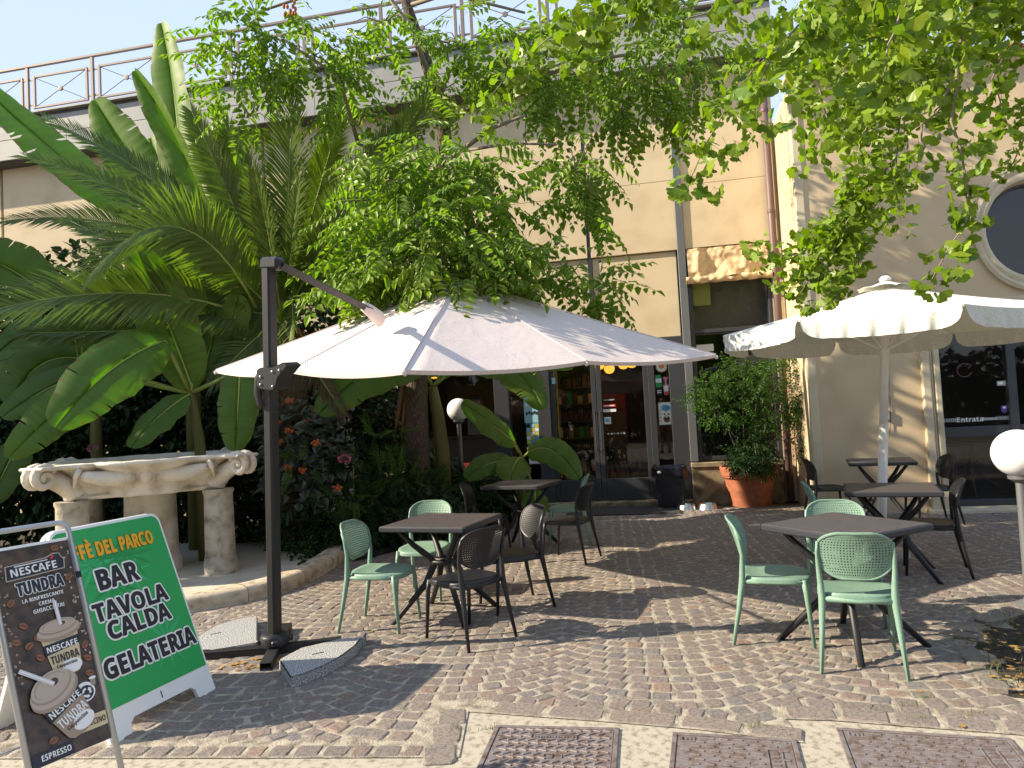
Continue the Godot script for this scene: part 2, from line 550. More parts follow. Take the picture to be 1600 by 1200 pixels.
func ground_and_paving() -> void:
	var g := MB.new()
	var f := func(s: float, t: float) -> Vector3: return Vector3((s - 0.5) * 300.0, -0.03, (t - 0.5) * 300.0)
	g.grid(12, 12, f)
	struct("ground", g, M.ground_dust)
	var road := sheet(PackedVector2Array([Vector2(-9, -4.2), Vector2(9, -4.2), Vector2(9, 3.5), Vector2(-9, 3.5)]), 0.0015)
	struct("road", road, M.concrete)
	# sand bed of the cobbles
	var bed_poly := PackedVector2Array([Vector2(-9.0, -12.9), Vector2(6.5, -9.9), Vector2(9, -9.5), Vector2(9, -1.0), Vector2(3.5, -2.6), Vector2(2.15, -3.27), Vector2(1.43, -3.51), Vector2(1.23, -3.55), Vector2(1.22, -3.3), Vector2(0.79, -3.49), Vector2(0.4, -3.62), Vector2(-0.32, -3.84), Vector2(-0.33, -3.34), Vector2(-2.57, -3.58), Vector2(-3.2, -3.66), Vector2(-9, -3.9)])
	var paving := struct("paving", sheet(bed_poly, 0.0065), M.joint_sand)
	tag(paving, "brown porphyry cobbles laid in arcs with sandy joints across the court", "")
	# cobbles laid in counter-running arcs
	var r := RandomNumberGenerator.new()
	r.seed = 11
	var stones: Array = []
	var wide := 1.30
	var rad := wide / sqrt(2.0)
	var yaw := deg_to_rad(-11.5)
	var inv := cam.transform.affine_inverse()
	for col in range(-6, 7):
		for k in range(-12, 110):
			var n := 12
			for i in n:
				var a := (float(i) + 0.5) / n * PI / 2 - PI / 4 + r.randf_range(-0.012, 0.012)
				var lx := col * wide + rad * sin(a)
				var lz := -13.5 + k * 0.118 + rad * (cos(a) - 0.85)
				var p := Vector2(lx, lz).rotated(-yaw * 0.6) + Vector2(0.3, 0.0)
				if p.y > front_edge(p.x) - 0.19 or p.y < -12.6 + (p.x + 9.0) * 0.17 or p.x < -5.6 or p.x > 7.0:
					continue
				if absf(p.x + 0.36) < 0.20 and p.y > -4.0: continue
				if Geometry2D.is_point_in_polygon(p, bed_line) or Geometry2D.is_point_in_polygon(p, lawn_line):
					continue
				var q := p - Vector2(-4.30, -8.30)
				if pow(absf(q.x) / 2.36, 3.2) + pow(absf(q.y) / 2.33, 3.2) < 1.0: continue
				var wd := rad * PI / 2 / n - 0.011
				var dp := 0.118 * lerpf(1.0, cos(a), 0.8) - 0.012
				stones.append({"at": Vector3(p.x, 0, p.y), "turn": a + yaw * 0.6 + r.randf_range(-0.05, 0.05), "w": wd * r.randf_range(0.90, 1.04), "d": dp * r.randf_range(0.92, 1.04), "top": 0.0105 + r.randf_range(-0.0025, 0.003)})
	# straight courses along the edges
	var edge_runs := [[-5.4, -0.42, 0.12, -0.065, false], [-0.2, 1.2, 0.30, -0.085, true], [1.25, 3.4, 0.21, -0.085, true], [-0.2, 1.2, 0.115, -0.20, false], [1.25, 3.2, 0.13, -0.20, false]]
	for run in edge_runs:
		var x0: float = run[0]
		while x0 < run[1]:
			var step: float = run[2] * r.randf_range(0.8, 1.25)
			var xm := x0 + step * 0.5
			var slope := front_edge(xm + 0.05) - front_edge(xm - 0.05)
			if absf(slope) < 0.2:
				stones.append({"at": Vector3(xm, 0, front_edge(xm) + run[3]), "turn": -atan(slope * 10.0), "w": step - 0.014, "d": 0.11 if not run[4] else 0.14, "top": 0.010 + r.randf_range(-0.002, 0.002), "slab": run[4]})
			x0 += step
	for i in 3:
		stones.append({"at": Vector3(-0.40 - 0.012 * i, 0, -3.80 + 0.20 * i + 0.02), "turn": 0.06, "w": 0.15, "d": 0.19, "top": 0.012, "slab": true})
	for s in stones:
		var c: Vector3 = inv * s.at
		s.size = 0.0
		if c.z < -0.3 and absf(c.x / c.z) < 0.72 and absf(c.y / c.z) < 0.535:
			s.size = s.w * s.d / (c.z * c.z) * (1.55 / -c.z)
	stones.sort_custom(func(a, b): return a.size > b.size)
	var rest := MB.new()
	for i in stones.size():
		var s = stones[i]
		var tint := cobble_tint(r)
		if s.get("slab", false): tint = tint.lerp(Color(0.275, 0.228, 0.195), 0.8)
		if i < 300:
			var one := MB.new()
			stone(one, Vector3.ZERO, 0.0, s.w, s.d, s.top, r, tint)
			part("cobble", one.mesh(0), M.cobble, paving, Transform3D(Basis(Vector3.UP, s.turn), s.at))
		else:
			stone(rest, s.at, s.turn, s.w, s.d, s.top, r, tint)
	var rp := made("cobbles", rest, M.cobble, paving, 0)
	rp.set_meta("kind", "stuff")
	# planting bed and the bare patch under the ginkgo
	var soil := sheet(bed_line, 0.035)
	struct("planting_bed", soil, M.soil)
	var patch := MB.new()
	var mid := Vector2(3.9, -3.8)
	var nz := FastNoiseLite.new()
	nz.frequency = 3.0
	for i in lawn_line.size():
		var p0 := lawn_line[i]
		var p1 := lawn_line[(i + 1) % lawn_line.size()]
		for j in 6:
			for ring in 5:
				var q: Array[Vector3] = []
				for e in [[j, ring], [j + 1, ring], [j + 1, ring + 1], [j, ring + 1]]:
					var w := mid.lerp(p0.lerp(p1, e[0] / 6.0), e[1] / 5.0)
					q.append(Vector3(w.x, 0.004 + 0.045 * (1.0 - e[1] / 5.0) + 0.012 * nz.get_noise_2d(w.x, w.y), w.y))
				patch.quad(q[0], q[1], q[2], q[3])
	var dirt := struct("bare_soil_patch", patch, M.soil)
	tag(dirt, "dark bare soil with fallen leaves inside the ring of kerb stones", "")
	# rough kerb stones round it
	var kerb := struct("tree_patch_kerb", sheet(PackedVector2Array([Vector2(2.36, -3.70), Vector2(2.50, -4.05), Vector2(2.62, -4.40), Vector2(2.82, -4.68), Vector2(3.25, -4.92), Vector2(3.27, -4.86), Vector2(2.86, -4.62), Vector2(2.68, -4.37), Vector2(2.55, -4.03), Vector2(2.41, -3.70)]), 0.004), M.joint_sand)
	for i in 4:
		var a := lawn_line[i]
		var bb := lawn_line[i + 1]
		var n := int(a.distance_to(bb) / 0.17) + 1
		for j in n:
			var m := a.lerp(bb, (j + 0.5) / n)
			var one := MB.new()
			stone(one, Vector3.ZERO, 0.0, a.distance_to(bb) / n - 0.01, 0.12, 0.022 + r.randf_range(-0.01, 0.02), r, Color(0.27, 0.235, 0.19) * r.randf_range(0.8, 1.1))
			part("kerb_stone", one.mesh(0), M.cobble, kerb, Transform3D(Basis(Vector3.UP, -(bb - a).angle() + r.randf_range(-0.15, 0.15)), Vector3(m.x, 0, m.y)))
	# grass tufts and dry leaves on the patch
	var blade := MB.new()
	blade.tri(Vector3(-0.004, 0, 0), Vector3(0, 0.06, 0.02), Vector3(0.004, 0, 0))
	var bt: Array = []
	var bc: Array = []
	for i in 2600:
		var p := Vector2(r.randf_range(2.4, 4.6), r.randf_range(-4.9, -2.6))
		if not Geometry2D.is_point_in_polygon(p, lawn_line): continue
		if nz.get_noise_2d(p.x * 0.5, p.y * 0.5) < -0.05: continue
		bt.append(Transform3D(Basis(Vector3.UP, r.randf() * TAU).rotated(Vector3.RIGHT, r.randf_range(-0.5, 0.5)).scaled(Vector3.ONE * r.randf_range(0.4, 1.1)), Vector3(p.x, 0.02, p.y)))
		bc.append(Color(0.075, 0.085, 0.02) * r.randf_range(0.6, 1.3))
	many("grass", blade.mesh(0), M.dull_leaf, bt, bc, null)
	var dry := MB.new()
	dry.tri(Vector3(-0.02, 0, 0), Vector3(0, 0.006, 0.028), Vector3(0.018, 0.003, 0))
	dry.tri(Vector3(-0.02, 0, 0), Vector3(0.018, 0.003, 0), Vector3(0, 0.004, -0.024))
	var dt: Array = []
	var dc: Array = []
	for i in 700:
		var p := Vector2(r.randf_range(2.36, 4.0), r.randf_range(-4.9, -2.9))
		if i > 620:
			p = Vector2(r.randf_range(-1.8, 3.2), r.randf_range(-8.5, -3.3))
			if p.y > front_edge(p.x): continue
			if i < 690: p = Vector2(r.randfn(-1.72, 0.12), r.randfn(-4.78, 0.06))
		elif not Geometry2D.is_point_in_polygon(p, lawn_line): continue
		dt.append(Transform3D(Basis(Vector3.UP, r.randf() * TAU).scaled(Vector3.ONE * r.randf_range(0.35, 1.0)), Vector3(p.x, 0.014 + (0.016 if i <= 620 else 0.0), p.y)))
		dc.append(Color(0.42, 0.24, 0.05).lerp(Color(0.20, 0.10, 0.03), r.randf()))
	many("fallen_leaves", dry.mesh(0), M.dull_leaf, dt, dc, null)
	# weeds in the joints
	var wt: Array = []
	var wc: Array = []
	for spot in [Vector3(1.863, 0.000, -3.622), Vector3(1.991, 0.000, -3.708), Vector3(1.832, 0.000, -3.477), Vector3(2.088, 0.000, -3.480), Vector3(-0.344, 0.000, -3.628), Vector3(-0.202, 0.000, -3.625), Vector3(-0.699, 0.000, -5.115), Vector3(1.716, 0.000, -4.230), Vector3(1.055, 0.000, -3.470)]:
		for i in 22:
			wt.append(Transform3D(Basis(Vector3.UP, r.randf() * TAU).rotated(Vector3.RIGHT, r.randf_range(-0.8, 0.8)).scaled(Vector3.ONE * r.randf_range(0.3, 0.7)), spot + Vector3(r.randfn(0, 0.03), 0.004, r.randfn(0, 0.012))))
			wc.append(Color(0.13, 0.17, 0.04) * r.randf_range(0.7, 1.2))
	many("weeds", blade.mesh(0), M.dull_leaf, wt, wc, null)

# ---------------------------------------------------------------- cafe building (x along the wall, y up, z out of the wall)
func wall_piece(b: MB, u0: float, u1: float, h0: float, h1: float, z0: float, z1: float, bev := 0.0) -> void:
	b.bx(Vector3((u0 + u1) / 2, (h0 + h1) / 2, (z0 + z1) / 2), Vector3(u1 - u0, h1 - h0, z1 - z0), bev)

func slab_part(called: String, u0: float, u1: float, h0: float, h1: float, z0: float, z1: float, m: Material, parent: Node, bev := 0.0) -> MeshInstance3D:
	var b := MB.new()
	b.bx(Vector3.ZERO, Vector3(u1 - u0, h1 - h0, z1 - z0), bev)
	return part(called, b.mesh(0 if bev == 0.0 else 2), m, parent, Transform3D(Basis(), Vector3((u0 + u1) / 2, (h0 + h1) / 2, (z0 + z1) / 2)))

func pane_part(called: String, u0: float, u1: float, h0: float, h1: float, z: float, parent: Node) -> MeshInstance3D:
	var b := MB.new()
	var w := (u1 - u0) / 2
	var h := (h1 - h0) / 2
	b.quad(Vector3(-w, h, 0), Vector3(w, h, 0), Vector3(w, -h, 0), Vector3(-w, -h, 0))
	return part(called, b.mesh(0), M.glass, parent, Transform3D(Basis(), Vector3((u0 + u1) / 2, (h0 + h1) / 2, z)))

func cafe_facade() -> void:
	facade = thing("cafe_building", "long cream cafe building with dark glazed ground floor and grey roof edge", "building", Vector3(2.293, 0, -11.269), deg_to_rad(-11.5))
	var f := facade
	# upper render panels between dark joints
	var joints := [-15.0, -12.1, -9.3, -6.6, -3.75, -0.97, 0.46, 1.92]
	for i in joints.size() - 1:
		var u0: float = joints[i] + (0.06 if joints[i] > 0.4 and joints[i] < 0.5 else 0.03)
		var u1: float = joints[i + 1] - (0.06 if joints[i + 1] > 0.4 and joints[i + 1] < 0.5 else 0.03)
		if i == joints.size() - 2: u1 = 1.9
		var hs := [3.95, 4.95, 6.98] if i % 2 == 0 else [3.95, 5.05, 6.98]
		for k in 2:
			slab_part("wall_panel", u0, u1, hs[k], hs[k + 1] - 0.006, -0.30, 0.0, M.render_wall, f, 0.004)
	slab_part("wall_core", -15.0, 1.9, 2.62, 6.96, -0.42, -0.302, M.soffit, f)
	# lower left wall and blind bays
	for i in 4:
		slab_part("wall_panel", joints[i] + 0.03, joints[i + 1] - 0.03, 2.62, 3.94, -0.30, -0.03, M.render_wall, f, 0.004)
	slab_part("wall_panel", -15.0, -8.4, 0.0, 2.615, -0.32, -0.03, M.render_wall, f, 0.004)
	slab_part("blind_panel", -3.72, -1.0, 2.60, 3.94, -0.30, -0.045, M.render_wall, f, 0.01)
	slab_part("blind_panel", -0.94, 0.38, 2.60, 3.94, -0.30, -0.045, M.render_wall, f, 0.01)
	slab_part("pilaster", 0.40, 0.52, 0.65, 6.98, -0.30, 0.035, M.grey_steel, f, 0.006)
	slab_part("pilaster", -1.0, -0.94, 2.60, 6.98, -0.30, -0.012, M.dark_steel, f)
	# window bay on the right: awning, glass, plinth
	var aw := MB.new()
	var fa := func(s: float, t: float) -> Vector3:
		var fold := 0.03 * sin(s * 9.0 + t * 3.0) * t + 0.02 * sin(s * 23.0 - t * 5.0) * t + (0.05 * exp(-pow((s - 0.14) * 16.0, 2.0)) + 0.05 * exp(-pow((s - 0.30 - 0.25 * t) * 9.0, 2.0)) * t)
		return Vector3(lerpf(0.54, 1.745, s), lerpf(3.93, 3.46, t), 0.02 + 0.05 * t + fold)
	aw.grid(60, 14, fa)
	var fa2 := func(s: float, t: float) -> Vector3:
		var a := t * TAU
		return Vector3(lerpf(0.50, 1.765, s), 3.43 + 0.055 * cos(a) + 0.006 * sin(s * 31.0), 0.085 + 0.045 * sin(a) + 0.004 * sin(s * 47.0))
	aw.grid(40, 10, fa2)
	made("awning", aw, M.awning_cloth, f, 1)
	slab_part("window_frame", 0.525, 0.585, 0.66, 3.9, -0.14, -0.02, M.dark_steel, f, 0.004)
	slab_part("window_frame", 1.70, 1.76, 0.66, 3.9, -0.14, -0.02, M.dark_steel, f, 0.004)
	slab_part("window_frame", 0.587, 1.698, 2.62, 2.68, -0.14, -0.022, M.dark_steel, f, 0.004)
	slab_part("window_frame", 0.587, 1.698, 0.66, 0.72, -0.14, -0.022, M.dark_steel, f, 0.004)
	for hh in [[0.72, 2.62], [2.68, 3.9]]:
		pane_part("window_pane", 0.587, 1.698, hh[0], hh[1], -0.09, f)
	slab_part("notice", 0.60, 0.86, 3.06, 3.42, -0.115, -0.11, M.olive_paper, f)
	slab_part("notice", 0.60, 0.86, 2.34, 2.45, -0.115, -0.11, M.print_white, f)
	slab_part("plinth_stone", 0.41, 1.74, -0.02, 0.56, -0.30, 0.06, M.plinth, f, 0.006)
	slab_part("plinth_stone", 0.40, 1.75, 0.562, 0.635, -0.30, 0.085, M.plinth, f, 0.008)
	# glazed front: sill, posts, doors and panes
	slab_part("door_sill", -2.66, 0.40, -0.02, 0.075, -0.40, 0.10, M.plinth, f, 0.008)
	slab_part("header", -8.4, 0.398, 2.40, 2.598, -0.28, -0.03, M.dark_steel, f, 0.005)
	for p in [[-8.4, -8.2], [-5.32, -5.10], [-2.66, -2.42], [-1.95, -1.74], [0.155, 0.398]]:
		slab_part("door_post", p[0], p[1], 0.076, 2.398, -0.26, -0.035, M.dark_steel, f, 0.005)
	for p in [[-5.098, -2.662], [-8.198, -5.322]]:
		slab_part("window_sill", p[0], p[1], 0.60, 0.66, -0.30, 0.05, M.plinth, f, 0.005)
		slab_part("apron", p[0], p[1], 0.0, 0.598, -0.28, -0.02, M.dark_steel, f, 0.005)
		pane_part("window_pane", p[0], p[1], 0.662, 2.398, -0.15, f)
		var mid: float = (p[0] + p[1]) / 2
		slab_part("window_frame", mid - 0.03, mid + 0.03, 0.662, 2.398, -0.20, -0.10, M.dark_steel, f, 0.004)
	pane_part("side_pane", -2.418, -1.952, 0.40, 2.398, -0.145, f)
	slab_part("apron", -2.418, -1.952, 0.076, 0.398, -0.20, -0.09, M.dark_steel, f, 0.004)
	pane_part("side_pane", -0.068, 0.153, 0.40, 2.398, -0.145, f)
	slab_part("apron", -0.068, 0.153, 0.076, 0.398, -0.20, -0.09, M.dark_steel, f, 0.004)
	slab_part("door_post", -0.172, -0.070, 0.076, 2.398, -0.22, -0.06, M.dark_steel, f, 0.005)
	for d in [[-1.738, -0.998], [-0.988, -0.174]]:
		var leaf := slab_part("door", d[0], d[0] + 0.075, 0.085, 2.39, -0.20, -0.10, M.dark_steel, f, 0.004)
		var w: float = d[1] - d[0]
		var off := Vector3(d[0] + 0.0375, 1.2375, -0.15)
		for piece in [["stile", w - 0.0375, 0.075, 0.0, 2.305], ["bottom_rail", w / 2 - 0.0375, w - 0.154, -0.985, 0.335], ["top_rail", w / 2 - 0.0375, w - 0.154, 1.11, 0.085]]:
			var b := MB.new()
			b.bx(Vector3(piece[1] - 0.0375 if piece[0] == "stile" else piece[1], piece[3], 0), Vector3(piece[2], piece[4], 0.098), 0.004)
			made(piece[0], b, M.dark_steel, leaf)
		var pn := MB.new()
		var x0 := 0.0395
		var x1 := w - 0.1145
		pn.quad(Vector3(x0, 1.065, 0), Vector3(x1, 1.065, 0), Vector3(x1, -0.815, 0), Vector3(x0, -0.815, 0))
		made("pane", pn, M.glass, leaf, 0)
		var hd := MB.new()
		var hx: float = w - 0.075 if d[0] < -1.5 else 0.0
		hd.tube([Vector3(hx, -0.35, 0.05), Vector3(hx, -0.35, 0.10), Vector3(hx, 0.25, 0.10), Vector3(hx, 0.25, 0.05)], [0.011], 8)
		made("handle", hd, M.dark_steel, leaf)
	# roof slab, fascia and soffit
	slab_part("roof_slab", -15.2, 1.95, 6.99, 7.2, -7.5, -0.02, M.soffit, f)
	slab_part("soffit", -15.2, 1.95, 6.72, 6.985, -0.02, 0.30, M.soffit, f)
	for i in 7:
		var u0 := -15.2 + i * 2.45
		slab_part("fascia_board", u0, u0 + 2.444, 6.74, 7.11, 0.302, 0.35, M.fascia, f, 0.004)
		slab_part("fascia_board", u0 + 0.6, u0 + 3.044 if i < 6 else 1.95, 7.118, 7.46, 0.302, 0.35, M.fascia, f, 0.004)
	slab_part("roof_deck", -15.2, 1.95, 7.2, 7.46, -7.5, 0.30, M.fascia, f)
	slab_part("roof_edge", -15.2, 1.95, 7.462, 7.52, -0.298, 0.33, M.soffit, f, 0.004)
	slab_part("roof_edge", -15.2, 1.95, 7.522, 7.56, -0.298, 0.42, M.fascia, f, 0.004)
	slab_part("roof_kerb", -15.2, 1.95, 7.461, 7.935, -0.5, -0.302, M.fascia, f, 0.004)
	# return wall into the block and rear shell
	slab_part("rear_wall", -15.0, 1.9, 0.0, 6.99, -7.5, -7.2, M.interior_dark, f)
	slab_part("end_wall", -15.3, -15.0, 0.0, 6.99, -7.5, 0.0, M.render_wall, f)
	slab_part("end_wall", 1.76, 1.93, 0.0, 6.99, -7.2, -0.02, M.render_wall, f)
	# stickers and notices on the glass
	var put := func(called: String, u0: float, u1: float, h0: float, h1: float, m: Material, lift := 0.0) -> MeshInstance3D:
		return slab_part(called, u0, u1, h0, h1, -0.1395 + lift, -0.1375 + lift, m, f)
	put.call("blue_poster", -2.19, -1.955, 1.37, 2.02, M.print_sky)
	put.call("blue_poster_band", -2.17, -1.975, 1.80, 2.00, M.print_blue, 0.003)
	for k in 5: put.call("picture", -2.165 + k * 0.042, -2.132 + k * 0.042, 1.50 + 0.015 * (k % 2), 1.545 + 0.015 * (k % 2), M.print_ink, 0.003)
	for k in 4: put.call("picture", -2.165 + k * 0.05, -2.13 + k * 0.05, 1.64, 1.70, M.print_white, 0.003)
	put.call("event_poster", -2.17, -1.955, 1.02, 1.36, M.print_blue)
	for k in 15:
		var u := -2.165 + (k % 3) * 0.07
		var h := 1.03 + (k / 3) * 0.066
		put.call("picture", u, u + 0.062, h, h + 0.058, [M.print_yellow, M.print_ink, M.print_white, M.print_green, M.print_yellow, M.print_blue, M.print_sky][(k * 5 + k / 3) % 7], 0.003)
	put.call("white_sheet", -2.15, -1.955, 0.70, 1.01, M.print_white)
	put.call("yellow_sheet", -2.19, -1.955, 2.15, 2.38, M.print_yellow)
	put.call("notice", -1.70, -1.64, 1.98, 2.08, M.print_sky, 0.05)
	slab_part("yellow_strip", -1.66, -1.632, 0.45, 2.3, -0.262, -0.256, M.yellow_paint, f)
	# right narrow pane: logo disc, green label, pink cup, shop card, burger poster
	var disc := func(u: float, h: float, r: float, m: Material, lift: float) -> void:
		var pl := PackedVector2Array()
		for k in 24: pl.append(Vector2(cos(TAU * k / 24), sin(TAU * k / 24)) * r)
		var b := MB.new()
		b.prism(pl, 0.002)
		part("round_sticker", b.mesh(0), m, f, Transform3D(Basis(), Vector3(u, h, -0.1395 + lift)))
	disc.call(0.050, 2.15, 0.088, M.print_cream, 0.0)
	disc.call(0.050, 2.15, 0.075, M.print_white, 0.003)
	disc.call(0.050, 2.155, 0.042, M.print_orange, 0.006)
	put.call("green_label", -0.055, 0.035, 1.83, 2.02, M.print_green)
	put.call("green_label_band", -0.055, 0.035, 1.90, 1.965, M.print_white, 0.003)
	put.call("black_label", -0.05, 0.035, 1.70, 1.815, M.print_ink)
	put.call("black_label_line", -0.04, 0.025, 1.765, 1.78, M.print_white, 0.003)
	put.call("black_label_line", -0.04, 0.025, 1.735, 1.75, M.print_white, 0.003)
	var cup := MB.new()
	cup.prism(PackedVector2Array([Vector2(-0.03, 0), Vector2(0.03, 0), Vector2(0.045, 0.16), Vector2(0.014, 0.165), Vector2(0.014, 0.24), Vector2(0.035, 0.255), Vector2(0.035, 0.285), Vector2(-0.035, 0.285), Vector2(-0.035, 0.255), Vector2(-0.014, 0.24), Vector2(-0.014, 0.165), Vector2(-0.045, 0.16)]), 0.002, Transform3D(Basis(), Vector3(0.10, 1.70, -0.1395)))
	made("cup_sticker", cup, M.print_pink, f, 0)
	put.call("cup_sticker_base", 0.072, 0.128, 1.705, 1.745, M.print_red, 0.003)
	put.call("cup_sticker_glass", 0.064, 0.136, 1.76, 1.845, M.print_white, 0.003)
	put.call("burger_poster", -0.035, 0.150, 1.235, 1.585, M.print_white)
	for k in [[0.05, 1.50, 0.045], [0.08, 1.51, 0.04], [0.11, 1.495, 0.035], [0.08, 1.475, 0.032]]: disc.call(k[0], k[1], k[2], M.print_blue, 0.004)
	disc.call(0.082, 1.32, 0.052, M.print_bean, 0.004)
	disc.call(0.082, 1.345, 0.036, M.print_ink, 0.007)
	disc.call(0.082, 1.365, 0.024, M.print_cream, 0.009)
	disc.call(0.05, 1.40, 0.014, M.print_bean_dark, 0.004)
	disc.call(0.115, 1.40, 0.014, M.print_bean_dark, 0.004)
	for k in 4: put.call("picture", -0.022, 0.004, 1.28 + 0.055 * k, 1.31 + 0.055 * k, M.print_cream, 0.003)
	# strips on the right door leaf
	put.call("door_sticker", -0.905, -0.70, 1.655, 1.69, M.print_ink, 0.002)
	put.call("door_sticker", -0.89, -0.72, 1.665, 1.68, M.print_grey, 0.004)
	put.call("door_sticker", -0.905, -0.70, 1.56, 1.60, M.print_red, 0.002)
	put.call("door_sticker", -0.89, -0.72, 1.572, 1.588, M.print_white, 0.004)
	put.call("door_sticker", -0.905, -0.70, 1.48, 1.525, M.print_white, 0.002)
	put.call("door_sticker", -0.895, -0.79, 1.29, 1.40, M.print_white, 0.002)
	put.call("door_sticker", -0.875, -0.81, 1.32, 1.375, M.print_blue, 0.004)
	for k in 6: put.call("door_sticker", -0.86 + k * 0.05, -0.83 + k * 0.05, 1.12, 1.145, M.print_grey, 0.002)

func entrance_block() -> void:
	block = thing("entrance_block", "cream building block with oval window and tiled roof edge at the right", "building", Vector3(2.293, 0, -11.269), deg_to_rad(-11.5))
	var f := block
	var z := 1.44
	# wall with an oval hole: polygons round it, CSG keeps the hole clean
	var csg := CSGCombiner3D.new()
	csg.name = "wall"
	var bxs := CSGBox3D.new()
	bxs.name = "body"
	bxs.size = Vector3(9.0, 5.86, 0.35)
	bxs.position = Vector3(1.94 + 4.5, 2.80, z - 0.175)
	csg.add_child(bxs)
	var hole := CSGCylinder3D.new()
	hole.name = "oval"
	hole.operation = CSGShape3D.OPERATION_SUBTRACTION
	hole.radius = 1.0
	hole.height = 1.0
	hole.sides = 64
	hole.transform = Transform3D(Basis(Vector3(0.56, 0, 0), Vector3(0, 0, 1.6), Vector3(0, -0.62, 0)), Vector3(4.68, 3.50, z))
	csg.add_child(hole)
	var dr := CSGBox3D.new()
	dr.name = "doorway"
	dr.operation = CSGShape3D.OPERATION_SUBTRACTION
	dr.size = Vector3(2.0, 2.50, 1.0)
	dr.position = Vector3(4.44, 1.20, z)
	csg.add_child(dr)
	var body := MeshInstance3D.new()
	f.add_child(csg)
	csg.material_override = M.block_wall
	body.free()
	slab_part("return_wall", 1.93, 2.25, -0.1, 5.73, -0.3, z - 0.352, M.block_wall, f)
	slab_part("quoin", 1.905, 2.02, -0.08, 5.70, z - 0.10, z + 0.02, M.pale_stone, f, 0.012)
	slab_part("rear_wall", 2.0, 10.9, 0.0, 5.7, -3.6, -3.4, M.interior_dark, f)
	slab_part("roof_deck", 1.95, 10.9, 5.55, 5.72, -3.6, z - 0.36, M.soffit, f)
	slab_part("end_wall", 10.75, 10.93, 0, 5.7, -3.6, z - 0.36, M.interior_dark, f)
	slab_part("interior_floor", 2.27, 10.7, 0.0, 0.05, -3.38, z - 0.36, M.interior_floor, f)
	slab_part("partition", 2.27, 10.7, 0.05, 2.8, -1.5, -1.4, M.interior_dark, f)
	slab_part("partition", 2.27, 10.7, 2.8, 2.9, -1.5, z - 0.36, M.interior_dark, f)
	# roof edge: cover tiles seen end on
	slab_part("eave_board", 1.86, 10.9, 5.735, 5.80, z - 0.3, z + 0.10, M.pale_stone, f, 0.01)
	for k in 36:
		var t := MB.new()
		var ft := func(s: float, q: float) -> Vector3:
			var a := PI * s
			return Vector3(cos(a) * lerpf(0.10, 0.085, q), sin(a) * 0.07, lerpf(0.0, 0.42, 1.0 - q) + 0.0)
		t.grid(8, 2, ft)
		var ft2 := func(s: float, q: float) -> Vector3:
			var a := PI * s
			return Vector3(cos(a) * lerpf(0.10, 0.085, q) * 0.84, sin(a) * 0.055, lerpf(0.0, 0.42, 1.0 - q))
		t.grid(8, 2, ft2)
		for s in 8:
			var a0 := PI * s / 8.0
			var a1 := PI * (s + 1) / 8.0
			t.quad(Vector3(cos(a0) * 0.10, sin(a0) * 0.07, 0.42), Vector3(cos(a1) * 0.10, sin(a1) * 0.07, 0.42), Vector3(cos(a1) * 0.084, sin(a1) * 0.055, 0.42), Vector3(cos(a0) * 0.084, sin(a0) * 0.055, 0.42))
		part("roof_tile", t.mesh(1), M.terracotta, f, Transform3D(Basis(Vector3.RIGHT, 0.18), Vector3(1.98 + k * 0.215, 5.80 + 0.02 * sin(k * 5.0), z - 0.24)))
	# oval window
	var rings := [[0.70, 0.80, 0.004], [0.70, 0.80, 0.045], [0.66, 0.755, 0.06], [0.63, 0.71, 0.035], [0.60, 0.67, 0.05], [0.555, 0.615, 0.03], [0.54, 0.595, -0.08], [0.52, 0.575, -0.20]]
	var fr := MB.new()
	for i in rings.size() - 1:
		for k in 64:
			var q: Array[Vector3] = []
			for e in [[i, k], [i + 1, k], [i + 1, k + 1], [i, k + 1]]:
				var a: float = TAU * e[1] / 64.0
				q.append(Vector3(4.68 + cos(a) * rings[e[0]][0], 3.50 + sin(a) * rings[e[0]][1], z + rings[e[0]][2]))
			fr.quad(q[0], q[1], q[2], q[3])
	var ov := made("oval_window", fr, M.pale_stone, f)
	var gp := PackedVector2Array()
	for k in 48: gp.append(Vector2(cos(TAU * k / 48.0) * 0.53, sin(TAU * k / 48.0) * 0.585))
	var gm := MB.new()
	gm.prism(gp, 0.008, Transform3D(Basis(), Vector3(4.68, 3.50, z - 0.17)))
	made("pane", gm, M.tinted_glass, ov, 0)
	var rim := MB.new()
	for k in 48:
		var a0 := TAU * k / 48.0
		var a1 := TAU * (k + 1) / 48.0
		var pin := func(a: float, s: float, zz: float) -> Vector3: return Vector3(4.68 + cos(a) * 0.525 * s, 3.50 + sin(a) * 0.58 * s, z + zz)
		rim.quad(pin.call(a0, 1.0, -0.12), pin.call(a1, 1.0, -0.12), pin.call(a1, 0.955, -0.12), pin.call(a0, 0.955, -0.12))
		rim.quad(pin.call(a0, 0.955, -0.12), pin.call(a1, 0.955, -0.12), pin.call(a1, 0.955, -0.16), pin.call(a0, 0.955, -0.16))
	made("sash", rim, M.dark_steel, ov, 0)
	slab_part("dark_lining", 4.0, 5.4, 2.8, 4.3, z - 1.2, z - 1.1, M.interior_dark, f)
	# glass door with moulded stone surround
	for s in [[3.26, 3.36, 0.06], [3.362, 3.40, 0.035], [3.402, 3.475, 0.055]]:
		slab_part("door_moulding", s[0], s[1], 0.0, 2.46, z - 0.30, z + s[2], M.pale_stone, f, 0.012)
	for s in [[5.42, 5.49, 0.055], [5.492, 5.53, 0.035], [5.532, 5.63, 0.06]]:
		slab_part("door_moulding", s[0], s[1], 0.0, 2.46, z - 0.30, z + s[2], M.pale_stone, f, 0.012)
	slab_part("door_moulding", 3.26, 5.63, 2.462, 2.66, z - 0.30, z + 0.058, M.pale_stone, f, 0.012)
